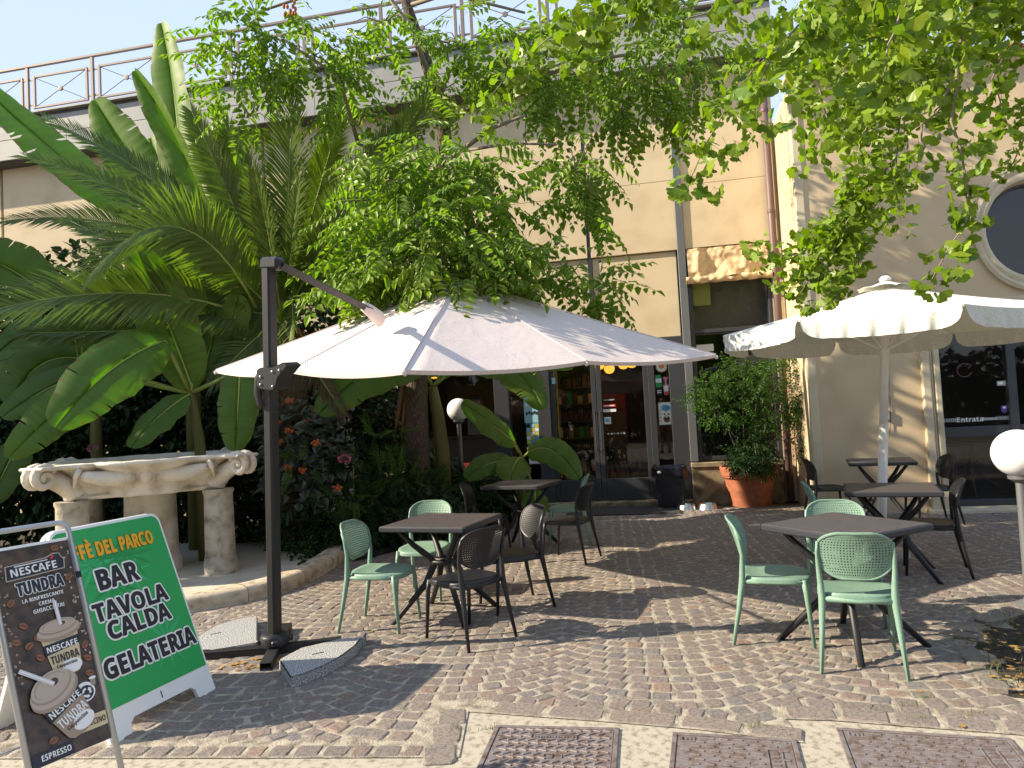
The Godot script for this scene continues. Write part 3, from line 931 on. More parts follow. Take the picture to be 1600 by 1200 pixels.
	slab_part("door_step", 3.2, 5.7, -0.03, 0.055, z - 0.5, z + 0.16, M.pale_stone, f, 0.01)
	for u in [[3.477, 3.53], [4.30, 4.40], [5.365, 5.418]]:
		slab_part("door_frame", u[0], u[1], 0.058, 2.46, z - 0.22, z - 0.12, M.dark_steel, f, 0.004)
	for u in [[3.532, 4.298], [4.402, 5.363]]:
		pane_part("door_pane", u[0], u[1], 0.14, 2.40, z - 0.17, f)
		slab_part("door_rail", u[0], u[1], 0.93, 1.06, z - 0.21, z - 0.13, M.dark_steel, f, 0.004)
		slab_part("door_rail", u[0], u[1], 0.06, 0.138, z - 0.21, z - 0.13, M.dark_steel, f, 0.004)
		slab_part("door_rail", u[0], u[1], 2.402, 2.458, z - 0.21, z - 0.13, M.dark_steel, f, 0.004)
	# writing on the door glass
	var ws := MB.new()
	for side in [[3.545, 6, 0.026], [4.145, 6, 0.026]]:
		for k in side[1]:
			var u: float = side[0] + k * side[2]
			var x := Transform3D(Basis(), Vector3(u, 1.15, z - 0.166))
			ws.prism(PackedVector2Array([Vector2(0, 0), Vector2(0.014, 0.024), Vector2(0.022, 0.024), Vector2(0.008, 0), Vector2(0.022, -0.024), Vector2(0.014, -0.024)]), 0.002, x)
	made("chevrons", ws, M.print_white, f, 0)
	letters(f, "Entrata", 0.060, Vector3(3.70, 1.15, z - 0.166), Basis(), M.print_white, null, 0.0, 0.30)
	letters(f, "-Entrance", 0.040, Vector3(3.985, 1.15, z - 0.166), Basis(), M.print_white, null, 0.0, 0.165)
	slab_part("door_sticker", 4.19, 4.29, 1.56, 1.62, z - 0.166, z - 0.164, M.print_grey, f)
	slab_part("door_sticker", 4.20, 4.255, 1.575, 1.605, z - 0.163, z - 0.161, M.print_white, f)
	var sh := MB.new()
	sh.prism(PackedVector2Array([Vector2(-0.035, 0.045), Vector2(0.035, 0.045), Vector2(0.035, -0.02), Vector2(0, -0.055), Vector2(-0.035, -0.02)]), 0.002, Transform3D(Basis(), Vector3(4.25, 1.26, z - 0.166)))
	made("shield_sticker", sh, M.print_violet, f, 0)
	var hrt := MB.new()
	hrt.prism(PackedVector2Array([Vector2(-0.02, 0.012), Vector2(-0.01, 0.02), Vector2(0, 0.012), Vector2(0.01, 0.02), Vector2(0.02, 0.012), Vector2(0, -0.014)]), 0.002, Transform3D(Basis(), Vector3(4.25, 1.275, z - 0.163)))
	made("shield_mark", hrt, M.print_white, f, 0)
	# faint round shop mark
	var arc := MB.new()
	var loop: Array = []
	for k in 15: loop.append(Vector3(3.83 + 0.085 * cos(0.9 + k * 0.36), 1.78 + 0.085 * sin(0.9 + k * 0.36), z - 0.164))
	arc.tube(loop, [0.008], 5)
	arc.tube([Vector3(3.85, 1.83, z - 0.164), Vector3(3.87, 1.87, z - 0.164), Vector3(3.91, 1.84, z - 0.164), Vector3(3.88, 1.80, z - 0.164)], [0.008], 5)
	made("shop_mark", arc, M.print_faint, f)
	# cable and switch box on the wall
	var cb := MB.new()
	cb.tube([Vector3(2.88, 2.3, z + 0.008), Vector3(2.88, 1.5, z + 0.008), Vector3(2.875, 1.25, z + 0.012), Vector3(2.84, 1.02, z + 0.02)], [0.005], 6)
	made("cable", cb, M.grey_steel, f)
	slab_part("switch_box", 2.79, 2.85, 1.20, 1.33, z, z + 0.045, M.silver, f, 0.006)

func cafe_interior() -> void:
	# the room behind the glass belongs to the cafe building
	var f := facade
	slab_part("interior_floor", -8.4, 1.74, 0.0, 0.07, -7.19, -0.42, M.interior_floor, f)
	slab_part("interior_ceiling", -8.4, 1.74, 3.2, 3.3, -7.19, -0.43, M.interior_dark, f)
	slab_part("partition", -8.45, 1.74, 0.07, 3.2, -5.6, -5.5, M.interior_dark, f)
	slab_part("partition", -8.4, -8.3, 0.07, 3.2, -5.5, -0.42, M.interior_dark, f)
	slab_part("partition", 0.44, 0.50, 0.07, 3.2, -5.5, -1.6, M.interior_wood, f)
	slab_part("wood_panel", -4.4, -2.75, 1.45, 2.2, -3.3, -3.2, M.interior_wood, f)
	var base := facade.transform
	var put := func(called: String, label: String, cat: String, at: Vector3) -> Node3D:
		return thing(called, label, cat, base * at, deg_to_rad(-11.5))
	var ct: Node3D = put.call("bar_counter", "dark wooden bar counter behind the left cafe window", "counter", Vector3(-3.9, 0.07, -1.6))
	slab_part("counter_front", -1.1, 1.2, 0.0, 1.05, -0.3, 0.3, M.interior_dark, ct, 0.01)
	slab_part("counter_top", -1.15, 1.25, 1.052, 1.09, -0.35, 0.35, M.interior_wood, ct, 0.01)
	var dispenser: Node3D = put.call("drink_dispenser", "silver drinks dispenser standing on the bar counter behind the window", "dispenser", Vector3(-3.37, 1.16, -1.5))
	var db := MB.new()
	db.bx(Vector3(0, 0.34, 0), Vector3(0.26, 0.68, 0.26), 0.03)
	made("body", db, M.silver, dispenser)
	slab_part("panel", -0.06, 0.09, 0.22, 0.44, 0.131, 0.139, M.dark_steel, dispenser, 0.003)
	slab_part("lid", -0.12, 0.12, 0.682, 0.72, -0.12, 0.12, M.dark_steel, dispenser, 0.01)
	var shelf: Node3D = put.call("snack_shelf", "tall wooden snack shelf full of packets behind the left glass door", "shelf", Vector3(-1.62, 0.07, -3.2))
	for s in [[-0.62, -0.57], [0.42, 0.47]]: slab_part("side_board", s[0], s[1], 0.0, 2.15, -0.2, 0.2, M.interior_wood, shelf, 0.004)
	slab_part("yellow_trim", -0.70, -0.66, 0.0, 2.3, 0.1, 0.2, M.yellow_paint, shelf, 0.004)
	for k in 6:
		slab_part("shelf_board", -0.568, 0.418, 0.2 + 0.34 * k, 0.23 + 0.34 * k, -0.2, 0.2, M.interior_wood, shelf, 0.003)
		for j in 9:
			var w := 0.10
			var h := rng.randf_range(0.16, 0.27)
			slab_part("packet", -0.55 + j * 0.107, -0.55 + j * 0.107 + w, 0.232 + 0.34 * k, 0.232 + 0.34 * k + h, -0.05, 0.13, [M.print_brown, M.print_tan, M.print_ink, M.print_beige, M.interior_wood, M.print_green_deep][(j * 3 + k * 2 + j * k) % 6], shelf, 0.01)
	var fridge: Node3D = put.call("drinks_fridge", "red drinks fridge behind the glass door right of the snack shelf", "fridge", Vector3(-0.98, 0.07, -3.6))
	slab_part("body", -0.3, 0.3, 0.08, 1.75, -0.3, 0.25, M.red_enamel, fridge, 0.02)
	slab_part("door", -0.27, 0.27, 0.3, 1.4, 0.252, 0.28, M.interior_dark, fridge, 0.01)
	slab_part("top_sign", -0.28, 0.28, 1.45, 1.72, 0.252, 0.275, M.red_enamel, fridge, 0.01)
	slab_part("base", -0.28, 0.28, 0.0, 0.078, -0.28, 0.22, M.rubber, fridge)
	# pendant lamps, lit
	var spots := [Vector3(1.656, 2.352, -13.600), Vector3(1.817, 2.259, -13.400), Vector3(2.014, 2.419, -13.800), Vector3(2.098, 2.334, -13.500), Vector3(2.255, 2.349, -13.500), Vector3(-1.954, 2.334, -13.200), Vector3(-1.437, 2.340, -13.400)]
	var says := ["orange glass pendant lamp half behind the door stile, leftmost of the five", "orange glass pendant lamp hanging lowest of the five behind the door", "orange glass pendant lamp hanging highest of the five behind the door", "orange glass pendant lamp second from the right behind the door", "orange glass pendant lamp rightmost of the five behind the door", "orange pendant lamp just left of the peeling trunk", "orange pendant lamp behind the banana stems right of the trunk"]
	for i in spots.size():
		var l := thing("pendant_lamp", says[i], "lamp", spots[i], 0.0, "pendant lamps inside the cafe")
		var gb := MB.new()
		gb.lathe([Vector2(0, -0.085), Vector2(0.06, -0.07), Vector2(0.095, -0.02), Vector2(0.10, 0.03), Vector2(0.085, 0.06), Vector2(0, 0.06)], Transform3D(), 18)
		made("lamp_shade", gb, M.lamp_glow, l)
		var cp := MB.new()
		cp.lathe([Vector2(0.0, 0.10), Vector2(0.05, 0.095), Vector2(0.088, 0.062), Vector2(0.05, 0.062)], Transform3D(), 14)
		cp.tube([Vector3(0, 0.09, 0), Vector3(0, 3.2 - spots[i].y, 0)], [0.006], 5)
		made("cord", cp, M.dark_steel, l)
		var lt := OmniLight3D.new()
		lt.name = "lamp_light"
		lt.light_color = Color(1.0, 0.66, 0.30)
		lt.light_energy = 0.01
		lt.light_size = 0.09
		lt.omni_range = 12.0
		lt.omni_attenuation = 2.0
		lt.shadow_enabled = true
		lt.position = Vector3(0, -0.01, 0)
		l.add_child(lt)

func roof_railing() -> void:
	var t := thing("roof_railing", "bronze coloured metal railing with crossed rods along the roof edge", "railing", facade.transform * Vector3(0, 7.94, -0.30), deg_to_rad(-11.5))
	slab_part("top_rail", -15.0, 1.9, 0.86, 0.91, -0.03, 0.03, M.bronze_rail, t, 0.008)
	var pitch := 1.47
	for k in 12:
		var u := -15.0 + 0.745 + pitch * k - 0.43
		slab_part("post", u - 0.03, u + 0.03, 0.0, 0.858, -0.025, 0.025, M.bronze_rail, t, 0.004)
		if k == 11: break
		var a := u + 0.13
		var b := u + pitch - 0.10
		var fr := MB.new()
		for s in [[a, a + 0.05, 0.03, 0.68], [b - 0.05, b, 0.03, 0.68]]:
			wall_piece(fr, s[0], s[1], s[2], s[3], -0.02, 0.02, 0.004)
		for h in [[0.03, 0.07], [0.64, 0.68]]:
			wall_piece(fr, a + 0.05, b - 0.05, h[0], h[1], -0.018, 0.018, 0.004)
		for h in [0.10, 0.60]:
			wall_piece(fr, u + 0.03, a, h, h + 0.03, -0.012, 0.012)
			wall_piece(fr, b, u + pitch - 0.03, h, h + 0.03, -0.012, 0.012)
		var pn := made("rail_frame", fr, M.bronze_rail, t)
		for s in [1, -1]:
			var rod := MB.new()
			rod.tube([Vector3(a + 0.05, 0.355 - s * 0.285, 0), Vector3(b - 0.05, 0.355 + s * 0.285, 0)], [0.008], 6)
			made("rod", rod, M.bronze_rail, pn)
		var hub := MB.new()
		hub.lathe([Vector2(0, -0.02), Vector2(0.045, -0.016), Vector2(0.05, 0), Vector2(0.045, 0.016), Vector2(0, 0.02)], Transform3D(Basis(Vector3.RIGHT, PI / 2), Vector3((a + b) / 2, 0.355, 0)), 16)
		made("hub", hub, M.bronze_rail, pn)

func letters(parent: Node3D, text: String, size: float, at: Vector3, turn: Basis, m: Material, edge: Material, edge_width: float, width := 0.0, skew := 0.0) -> void:
	# flat lettering of real thin geometry; SIZE is the height of a capital, AT the middle left of the line
	var tm := TextMesh.new()
	var font := SystemFont.new()
	font.font_names = PackedStringArray(["Droid Sans"])
	font.font_weight = 700
	tm.font = font
	tm.text = text
	tm.font_size = 64
	tm.pixel_size = size / 64.0 * 1.38
	tm.depth = 0.0012
	tm.curve_step = 2.0
	tm.horizontal_alignment = HORIZONTAL_ALIGNMENT_LEFT
	tm.vertical_alignment = VERTICAL_ALIGNMENT_CENTER
	var arr := tm.get_mesh_arrays()
	var am := ArrayMesh.new()
	am.add_surface_from_arrays(Mesh.PRIMITIVE_TRIANGLES, arr)
	var box := am.get_aabb()
	var sx := 1.0 if width <= 0.0 else width / box.size.x
	var sq := Basis(Vector3(sx, 0, 0), Vector3(skew, 1, 0), Vector3(0, 0, 1))
	var start := Vector3(-box.position.x * sx, -(box.position.y + box.size.y / 2), 0)
	var x := Transform3D(turn, at) * Transform3D(sq, start)
	if edge:
		var heavy := SurfaceTool.new()
		var more := size * 0.035
		heavy.append_from(am, 0, Transform3D())
		for k in 8:
			var a := TAU * k / 8
			heavy.append_from(am, 0, Transform3D(Basis(), Vector3(cos(a) * more / sx, sin(a) * more, -0.0002 - 0.00004 * k)))
		part("lettering", heavy.commit(), m, parent, x)
	else:
		part("lettering", am, m, parent, x)
	if edge:
		var st := SurfaceTool.new()
		for k in 10:
			var a := TAU * k / 10
			st.append_from(am, 0, Transform3D(Basis(), Vector3(cos(a) * edge_width / sx, sin(a) * edge_width, -0.002 - 0.00005 * k)))
		part("lettering_edge", st.commit(), edge, parent, x)

# ---------------------------------------------------------------- fountain
func fountain() -> void:
	# shallow pool: floor, kerb all round in butted stones
	var pool := thing("fountain_pool", "shallow round-cornered pale stone pool with a raised kerb under the marble basin", "pool")
	var fl := MB.new()
	var n := 72
	for k in n:
		var a := basin_edge(float(k) / n, -0.26)
		var b := basin_edge(float(k + 1) / n, -0.26)
		fl.tri(Vector3(-4.3, 0.05, -8.3), Vector3(a.x, 0.05, a.y), Vector3(b.x, 0.05, b.y))
	made("pool_floor", fl, M.basin_floor, pool, 0)
	var segs := 24
	for s in segs:
		var kb := MB.new()
		var prof := [Vector2(0.0, -0.05), Vector2(0.0, 0.09), Vector2(-0.025, 0.125), Vector2(-0.07, 0.14), Vector2(-0.19, 0.14), Vector2(-0.235, 0.12), Vector2(-0.25, 0.085), Vector2(-0.255, 0.03)]
		var m := 5
		for j in m:
			var t0 := (s + (j + (0.02 if j == 0 else 0.0)) / float(m)) / segs
			var t1 := (s + (j + 1 - (0.02 if j == m - 1 else 0.0)) / float(m)) / segs
			for i in prof.size() - 1:
				var q: Array[Vector3] = []
				for e in [[t0, i], [t0, i + 1], [t1, i + 1], [t1, i]]:
					var w := basin_edge(e[0], prof[e[1]].x)
					q.append(Vector3(w.x, prof[e[1]].y, w.y))
				kb.quad(q[0], q[3], q[2], q[1])
		made("kerb_stone", kb, M.rim_stone, pool)
	# marble basin on columns
	var at := Vector3(-4.02, 0.0, -7.95)
	var t := thing("marble_fountain", "weathered carved marble basin with scrolled corners standing on stone columns", "fountain", at, deg_to_rad(25.0))
	var half := 0.98
	var bowl := MB.new()
	var outline := func(u: float) -> Vector2:
		# square plan, sides bowed inward at the corners' scrolls and swelling in the middle
		var a := TAU * u
		var side := fposmod(u * 4.0 + 0.5, 1.0) * 2.0 - 1.0
		var k := pow(pow(absf(cos(a)), 5.0) + pow(absf(sin(a)), 5.0), -0.2)
		var bow := 1.0 + 0.05 * cos(side * PI) - 0.09 * exp(-pow((absf(side) - 0.62) * 7.0, 2.0))
		return Vector2(cos(a), sin(a)) * k * bow
	var prof := [[0.74, 0.925], [0.77, 0.93], [0.775, 0.955], [0.785, 1.00], [0.80, 1.04], [0.815, 1.07], [0.83, 1.10], [0.845, 1.13], [0.86, 1.16], [0.88, 1.19], [0.92, 1.215], [0.95, 1.235], [0.985, 1.25], [0.985, 1.275], [0.96, 1.285], [0.84, 1.285], [0.80, 1.25], [0.66, 1.15], [0.3, 1.10]]
	var nz := FastNoiseLite.new()
	nz.frequency = 2.5
	var nn := 128
	for i in prof.size() - 1:
		for k in nn:
			var q: Array[Vector3] = []
			for e in [[i, k], [i, k + 1], [i + 1, k + 1], [i + 1, k]]:
				var o: Vector2 = outline.call(float(e[1]) / nn)
				var pr = prof[e[0]]
				var side := fposmod(e[1] * 4.0 / nn + 0.5, 1.0) * 2.0 - 1.0
				var swell := 0.0
				# carved swags: two bolsters and a boss between them on every side
				if pr[1] > 1.0 and pr[1] < 1.24:
					swell = 0.02 * exp(-pow(side / 0.5, 4.0)) - 0.015
				var w: float = half * (pr[0] + swell) + 0.012 * nz.get_noise_3d(o.x * 3.0, pr[1] * 3.0, o.y * 3.0)
				q.append(Vector3(o.x * w, pr[1] + 0.008 * nz.get_noise_2d(o.x * 2.0, o.y * 2.0), o.y * w))
			bowl.quad(q[0], q[1], q[2], q[3])
	made("basin", bowl, M.marble, t, 1)
	var under := MB.new()
	under.bx(Vector3(0, 0.95, 0), Vector3(1.42, 0.05, 1.42), 0.02)
	made("underside", under, M.marble, t)
	for c in 4:
		# carved swags: two tapering bolsters and a boss on every side
		var turn := Transform3D(Basis(Vector3.UP, c * PI / 2), Vector3.ZERO)
		for s in [-1.0, 1.0]:
			var sw := MB.new()
			var line: Array = []
			var fat: Array = []
			for k in 12:
				var f := k / 11.0
				line.append(turn * Vector3(s * lerpf(0.095, 0.56, f), 1.135 - 0.02 * sin(f * PI) + 0.035 * f * f, 0.835 - 0.03 * f))
				fat.append(0.012 + 0.072 * pow(sin(PI * lerpf(0.16, 0.86, f)), 0.6) * lerpf(1.05, 0.75, f))
			sw.tube(line, fat, 14, 1.0)
			made("swag", sw, M.marble, t, 1)
			var lf := MB.new()
			lf.tube([turn * Vector3(s * 0.57, 1.235, 0.83), turn * Vector3(s * 0.60, 1.17, 0.84), turn * Vector3(s * 0.625, 1.06, 0.79)], [0.05, 0.045, 0.02], 10, 0.6)
			made("leaf_carving", lf, M.marble, t, 1)
		var bs := MB.new()
		bs.sphere(turn * Vector3(0, 1.135, 0.845), Vector3(0.072, 0.088, 0.072), 20)
		made("boss", bs, M.marble, t, 1)
	for c in 4:
		var a := PI / 4 + c * PI / 2
		var dir := Vector3(cos(a), 0, sin(a))
		var sc := MB.new()
		# bracket sweeping up and out into a scroll
		var pts: Array = []
		var rad: Array = []
		for k in 8:
			var f := k / 7.0
			pts.append(dir * lerpf(0.90, 1.24, pow(f, 1.6)) + Vector3(0, lerpf(0.98, 1.19, f), 0))
			rad.append(lerpf(0.12, 0.08, f))
		sc.tube(pts, rad, 12, 0.9)
		made("corner_bracket", sc, M.marble, t, 1)
		for s in [-1.0, 1.0]:
			var vol := MB.new()
			var across := dir.cross(Vector3.UP)
			var spiral: Array = []
			var sr: Array = []
			for k in 22:
				var f := k / 21.0
				var an := 2.6 - f * 9.6
				var r := lerpf(0.115, 0.02, f)
				spiral.append(dir * (1.26 + cos(an) * r) + Vector3(0, 1.17 + sin(an) * r, 0) + across * s * lerpf(0.05, 0.085, f))
				sr.append(lerpf(0.045, 0.024, f))
			vol.tube(spiral, sr, 8)
			made("scroll", vol, M.marble, t, 1)
		var rimc := MB.new()
		rimc.box(Transform3D(Basis(Vector3.UP, -a), dir * 1.17 + Vector3(0, 1.262, 0)), Vector3(0.36, 0.035, 0.32), 0.015)
		made("corner_slab", rimc, M.marble, t)
	for k in 5:
		var p := Vector3.ZERO
		if k < 4: p = Vector3(0.66 * (1 if k & 1 else -1), 0, 0.66 * (1 if k & 2 else -1))
		var r := 0.15 if k < 4 else 0.27
		var cb := MB.new()
		var pf := [Vector2(0, 0.052), Vector2(r * 1.12, 0.052), Vector2(r * 1.12, 0.16), Vector2(r * 1.06, 0.19), Vector2(r * 1.06, 0.21), Vector2(r, 0.235), Vector2(r * 0.98, 0.55), Vector2(r * 0.95, 0.87), Vector2(r * 1.03, 0.89), Vector2(r * 1.03, 0.924), Vector2(0, 0.924)]
		cb.lathe(pf, Transform3D(Basis(), p), 28)
		made("column" if k < 4 else "centre_pillar", cb, M.column_stone if k < 4 else M.marble, t)

# ---------------------------------------------------------------- iron covers in the pavement
func covers() -> void:
	var specs := [
		[Vector3(0.075, 0.0, -3.30), -10.0, 0.56, 0.56, "rusty iron cover with a zigzag tread and square key hole, leftmost of three"],
		[Vector3(0.84, 0.0, -3.06), -15.0, 0.50, 0.66, "rusty iron cover of dashed tread between the two others"],
		[Vector3(1.66, 0.0, -2.99), -16.0, 0.66, 0.66, "largest rusty iron cover with a framed plate, rightmost of three"]]
	for i in 3:
		var s = specs[i]
		var t := thing("utility_cover", s[4], "cover", s[0] + Vector3(0, 0.0015, 0), deg_to_rad(s[1]), "iron covers in the pavement")
		var w: float = s[2]
		var d: float = s[3]
		var fr := MB.new()
		for q in [[0, -d / 2 - 0.012, w + 0.05, 0.022], [0, d / 2 + 0.012, w + 0.05, 0.022], [-w / 2 - 0.012, 0, 0.022, d + 0.002], [w / 2 + 0.012, 0, 0.022, d + 0.002]]:
			fr.bx(Vector3(q[0], 0.004, q[1]), Vector3(q[2], 0.012, q[3]), 0.002)
		made("frame", fr, M.cast_iron, t)
		var pl := MB.new()
		pl.bx(Vector3(0, 0.002, 0), Vector3(w - 0.004, 0.008, d - 0.004), 0.001)
		made("plate", pl, M.cast_iron, t)
		var rib := MB.new()
		var nx := int(w / (0.046 if i == 0 else 0.056))
		var nz_ := int(d / (0.034 if i == 0 else 0.040))
		for a in nx:
			for b in nz_:
				var x := (a + 0.5) / nx * w - w / 2 + (0.010 if b % 2 else -0.010)
				var z := (b + 0.5) / nz_ * d - d / 2
				if absf(x) > w / 2 - 0.022: continue
				if i == 0 and absf(z + 0.19) < 0.028 and absf(x) < 0.115: continue
				if i == 0 and absf(z - 0.0) < 0.02 and absf(x - 0.02) < 0.05: continue
				if i == 1 and absf(x - 0.17) < 0.035 and absf(z) < 0.26: continue
				if i == 2 and absf(x - 0.23) < 0.045 and absf(z) < 0.24: continue
				if i > 0 and x < -w / 2 + 0.09 and z < -d / 2 + 0.07: continue
				var turn := (0.62 if b % 2 else -0.40) if i == 0 else -0.12
				rib.box(Transform3D(Basis(Vector3.UP, turn), Vector3(x, 0.0076, z)), Vector3(0.040, 0.0075, 0.0105 if i == 0 else 0.013), 0.002)
		var rb := made("tread", rib, M.cast_iron, t)
		rb.set_meta("kind", "stuff")
		var mk := MB.new()
		if i == 0:
			for q in [[0, -0.212, 0.22, 0.005], [0, -0.168, 0.22, 0.005], [-0.108, -0.19, 0.005, 0.04], [0.108, -0.19, 0.005, 0.04]]:
				mk.bx(Vector3(q[0], 0.008, q[1]), Vector3(q[2], 0.006, q[3]), 0.001)
			for k in 14: mk.bx(Vector3(-0.09 + k * 0.0138, 0.008, -0.19), Vector3(0.007, 0.005, 0.018 if k % 3 else 0.010), 0.001)
			for q in [[-0.005, -0.018, 0.04, 0.005], [-0.005, 0.018, 0.04, 0.005], [-0.024, 0, 0.005, 0.032], [0.014, 0, 0.005, 0.032], [0.045, -0.014, 0.03, 0.005], [0.058, 0, 0.005, 0.026]]:
				mk.bx(Vector3(q[0], 0.008, q[1]), Vector3(q[2], 0.006, q[3]), 0.001)
		else:
			var px := 0.17 if i == 1 else 0.23
			for q in [[px - 0.03, 0.0, 0.005, 0.46], [px + 0.03, 0.0, 0.005, 0.46], [px, -0.23, 0.06, 0.005]]:
				mk.bx(Vector3(q[0], 0.008, q[1]), Vector3(q[2], 0.006, q[3]), 0.001)
			for k in 12: mk.bx(Vector3(px, 0.008, -0.2 + k * 0.034), Vector3(0.028, 0.005, 0.012 if k % 4 else 0.02), 0.001)
			var cx := -w / 2 + 0.05
			var cz := -d / 2 + 0.042
			for q in [[cx, cz - 0.022, 0.06, 0.005], [cx, cz + 0.022, 0.06, 0.005], [cx - 0.028, cz, 0.005, 0.04], [cx + 0.028, cz, 0.005, 0.04], [cx - 0.008, cz, 0.008, 0.02], [cx + 0.01, cz, 0.008, 0.02]]:
				mk.bx(Vector3(q[0], 0.008, q[1]), Vector3(q[2], 0.006, q[3]), 0.001)
		made("cast_mark", mk, M.cast_iron, t)

# ---------------------------------------------------------------- tables and chairs
func back_point(s: float, t: float, off := 0.0) -> Vector3:
	# s -1..1 across, t 0 (bottom) .. 1 (top): an egg-shaped panel, hollow towards the sitter
	var y := lerpf(0.545, 0.825, t)
	var half := 0.205 * pow(maxf(0.0, 1.0 - pow(absf(t - 0.60) / (0.62 if t < 0.6 else 0.42), 2.6)), 0.42)
	var drop := 0.0
	var x := s * half
	var z := -0.205 - 0.055 * t - 0.03 * t * t + 0.055 * pow(absf(x) / 0.21, 2.0) + off
	return Vector3(x, y + drop, z)

func make_chair(called: String, label: String, m: Material, group: String) -> Node3D:
	var t := thing(called, label, "chair", Vector3.ZERO, 0.0, group)
	# perforated back: a lattice of cells, each with a diamond hole through it
	var b := MB.new()
	var nu := 24
	var nv := 17
	for j in nv:
		for i in nu:
			var solid := i < 1 or i >= nu - 1 or j < 1 or j >= nv - 1 or (i + j) % 2 == 1 and false
			var c: Array = []
			for side in 2:
				var q: Array[Vector3] = []
				for e in [[i, j], [i + 1, j], [i + 1, j + 1], [i, j + 1]]:
					q.append(back_point(e[0] * 2.0 / nu - 1.0, float(e[1]) / nv, 0.004 if side == 0 else -0.004))
				c.append(q)
			if solid:
				b.quad(c[0][3], c[0][2], c[0][1], c[0][0])
				b.quad(c[1][0], c[1][1], c[1][2], c[1][3])
			else:
				var hole: Array = []
				for side in 2:
					var q: Array = c[side]
					var mid: Vector3 = (q[0] + q[1] + q[2] + q[3]) / 4.0
					var h: Array[Vector3] = []
					for k in 4: h.append(mid.lerp((q[k] + q[(k + 1) % 4]) / 2.0, 0.66))
					hole.append(h)
					for k in 4:
						var k2 := (k + 1) % 4
						if side == 0:
							b.tri(q[k2], q[k], h[k]); b.tri(q[k2], h[k], h[k2])
						else:
							b.tri(q[k], q[k2], h[k]); b.tri(q[k2], h[k2], h[k])
				for k in 4:
					var k2 := (k + 1) % 4
					b.quad(hole[0][k], hole[0][k2], hole[1][k2], hole[1][k])
	var rim: Array = []
	for k in 57:
		var a := TAU * k / 56.0
		var tt := 0.5 + 0.5 * sin(a)
		var edge_s := 1.0 if cos(a) >= 0 else -1.0
		if absf(cos(a)) < 1e-4: edge_s = 0.0
		rim.append(back_point(edge_s, clampf(tt, 0.004, 0.996)))
	b.tube(rim, [0.0085], 6)
	made("backrest", b, m, t)
	# seat: rounded square, dished, with a turned-down edge
	var s := MB.new()
	var seat := func(u: float, v: float) -> Vector3:
		var a := TAU * u
		var k := pow(pow(absf(cos(a)), 3.4) + pow(absf(sin(a)), 3.4), -1.0 / 3.4)
		var r := v
		var x := cos(a) * k * 0.212 * r
		var z := sin(a) * k * 0.215 * r + 0.015
		return Vector3(x, 0.452 - 0.014 * (1.0 - r * r) + 0.010 * smoothstep(0.1, 0.22, -z) - 0.016 * smoothstep(0.12, 0.24, z), z)
	s.grid(40, 8, seat)
	var skirt := func(u: float, v: float) -> Vector3:
		var p: Vector3 = seat.call(u, 1.0)
		var o := Vector3(p.x, 0, p.z - 0.015)
		return p + o.normalized() * 0.006 * sin(PI * v * 0.6) + Vector3(0, -0.034 * v, 0)
	s.grid(40, 3, skirt)
	var under := func(u: float, v: float) -> Vector3:
		var p: Vector3 = seat.call(u, lerpf(1.0, 0.02, v))
		return Vector3(p.x, p.y - 0.034 + 0.02 * v, p.z)
	s.grid(40, 3, under)
	made("seat", s, m, t, 1)
	for sx in [-1.0, 1.0]:
		var fl := MB.new()
		fl.tube([Vector3(sx * 0.185, 0.438, 0.185), Vector3(sx * 0.194, 0.36, 0.197), Vector3(sx * 0.205, 0.0, 0.225)], [0.019, 0.0175, 0.011], 10)
		made("leg", fl, m, t, 1)
		var rl := MB.new()
		var up: Array = [Vector3(sx * 0.225, 0.0, -0.275), Vector3(sx * 0.205, 0.25, -0.225), Vector3(sx * 0.194, 0.42, -0.195), Vector3(sx * 0.196, 0.50, -0.19), Vector3(sx * 0.203, 0.60, -0.185), Vector3(sx * 0.206, 0.70, -0.20), Vector3(sx * 0.200, 0.765, -0.222)]
		rl.tube(up, [0.0115, 0.0165, 0.022, 0.019, 0.014, 0.011, 0.009], 10)
		made("leg", rl, m, t, 1)
	var rails := MB.new()
	rails.tube([Vector3(-0.194, 0.425, -0.19), Vector3(0, 0.415, -0.205), Vector3(0.194, 0.425, -0.19)], [0.02, 0.012, 0.02], 8)
	rails.tube([Vector3(-0.185, 0.425, 0.18), Vector3(0, 0.418, 0.2), Vector3(0.185, 0.425, 0.18)], [0.018, 0.011, 0.018], 8)
	for sx in [-1.0, 1.0]: rails.tube([Vector3(sx * 0.19, 0.425, -0.19), Vector3(sx * 0.2, 0.415, 0.0), Vector3(sx * 0.188, 0.425, 0.18)], [0.018, 0.011, 0.017], 8)
	made("seat_rail", rails, m, t, 1)
	t.scale = Vector3.ONE * 0.955
	return t

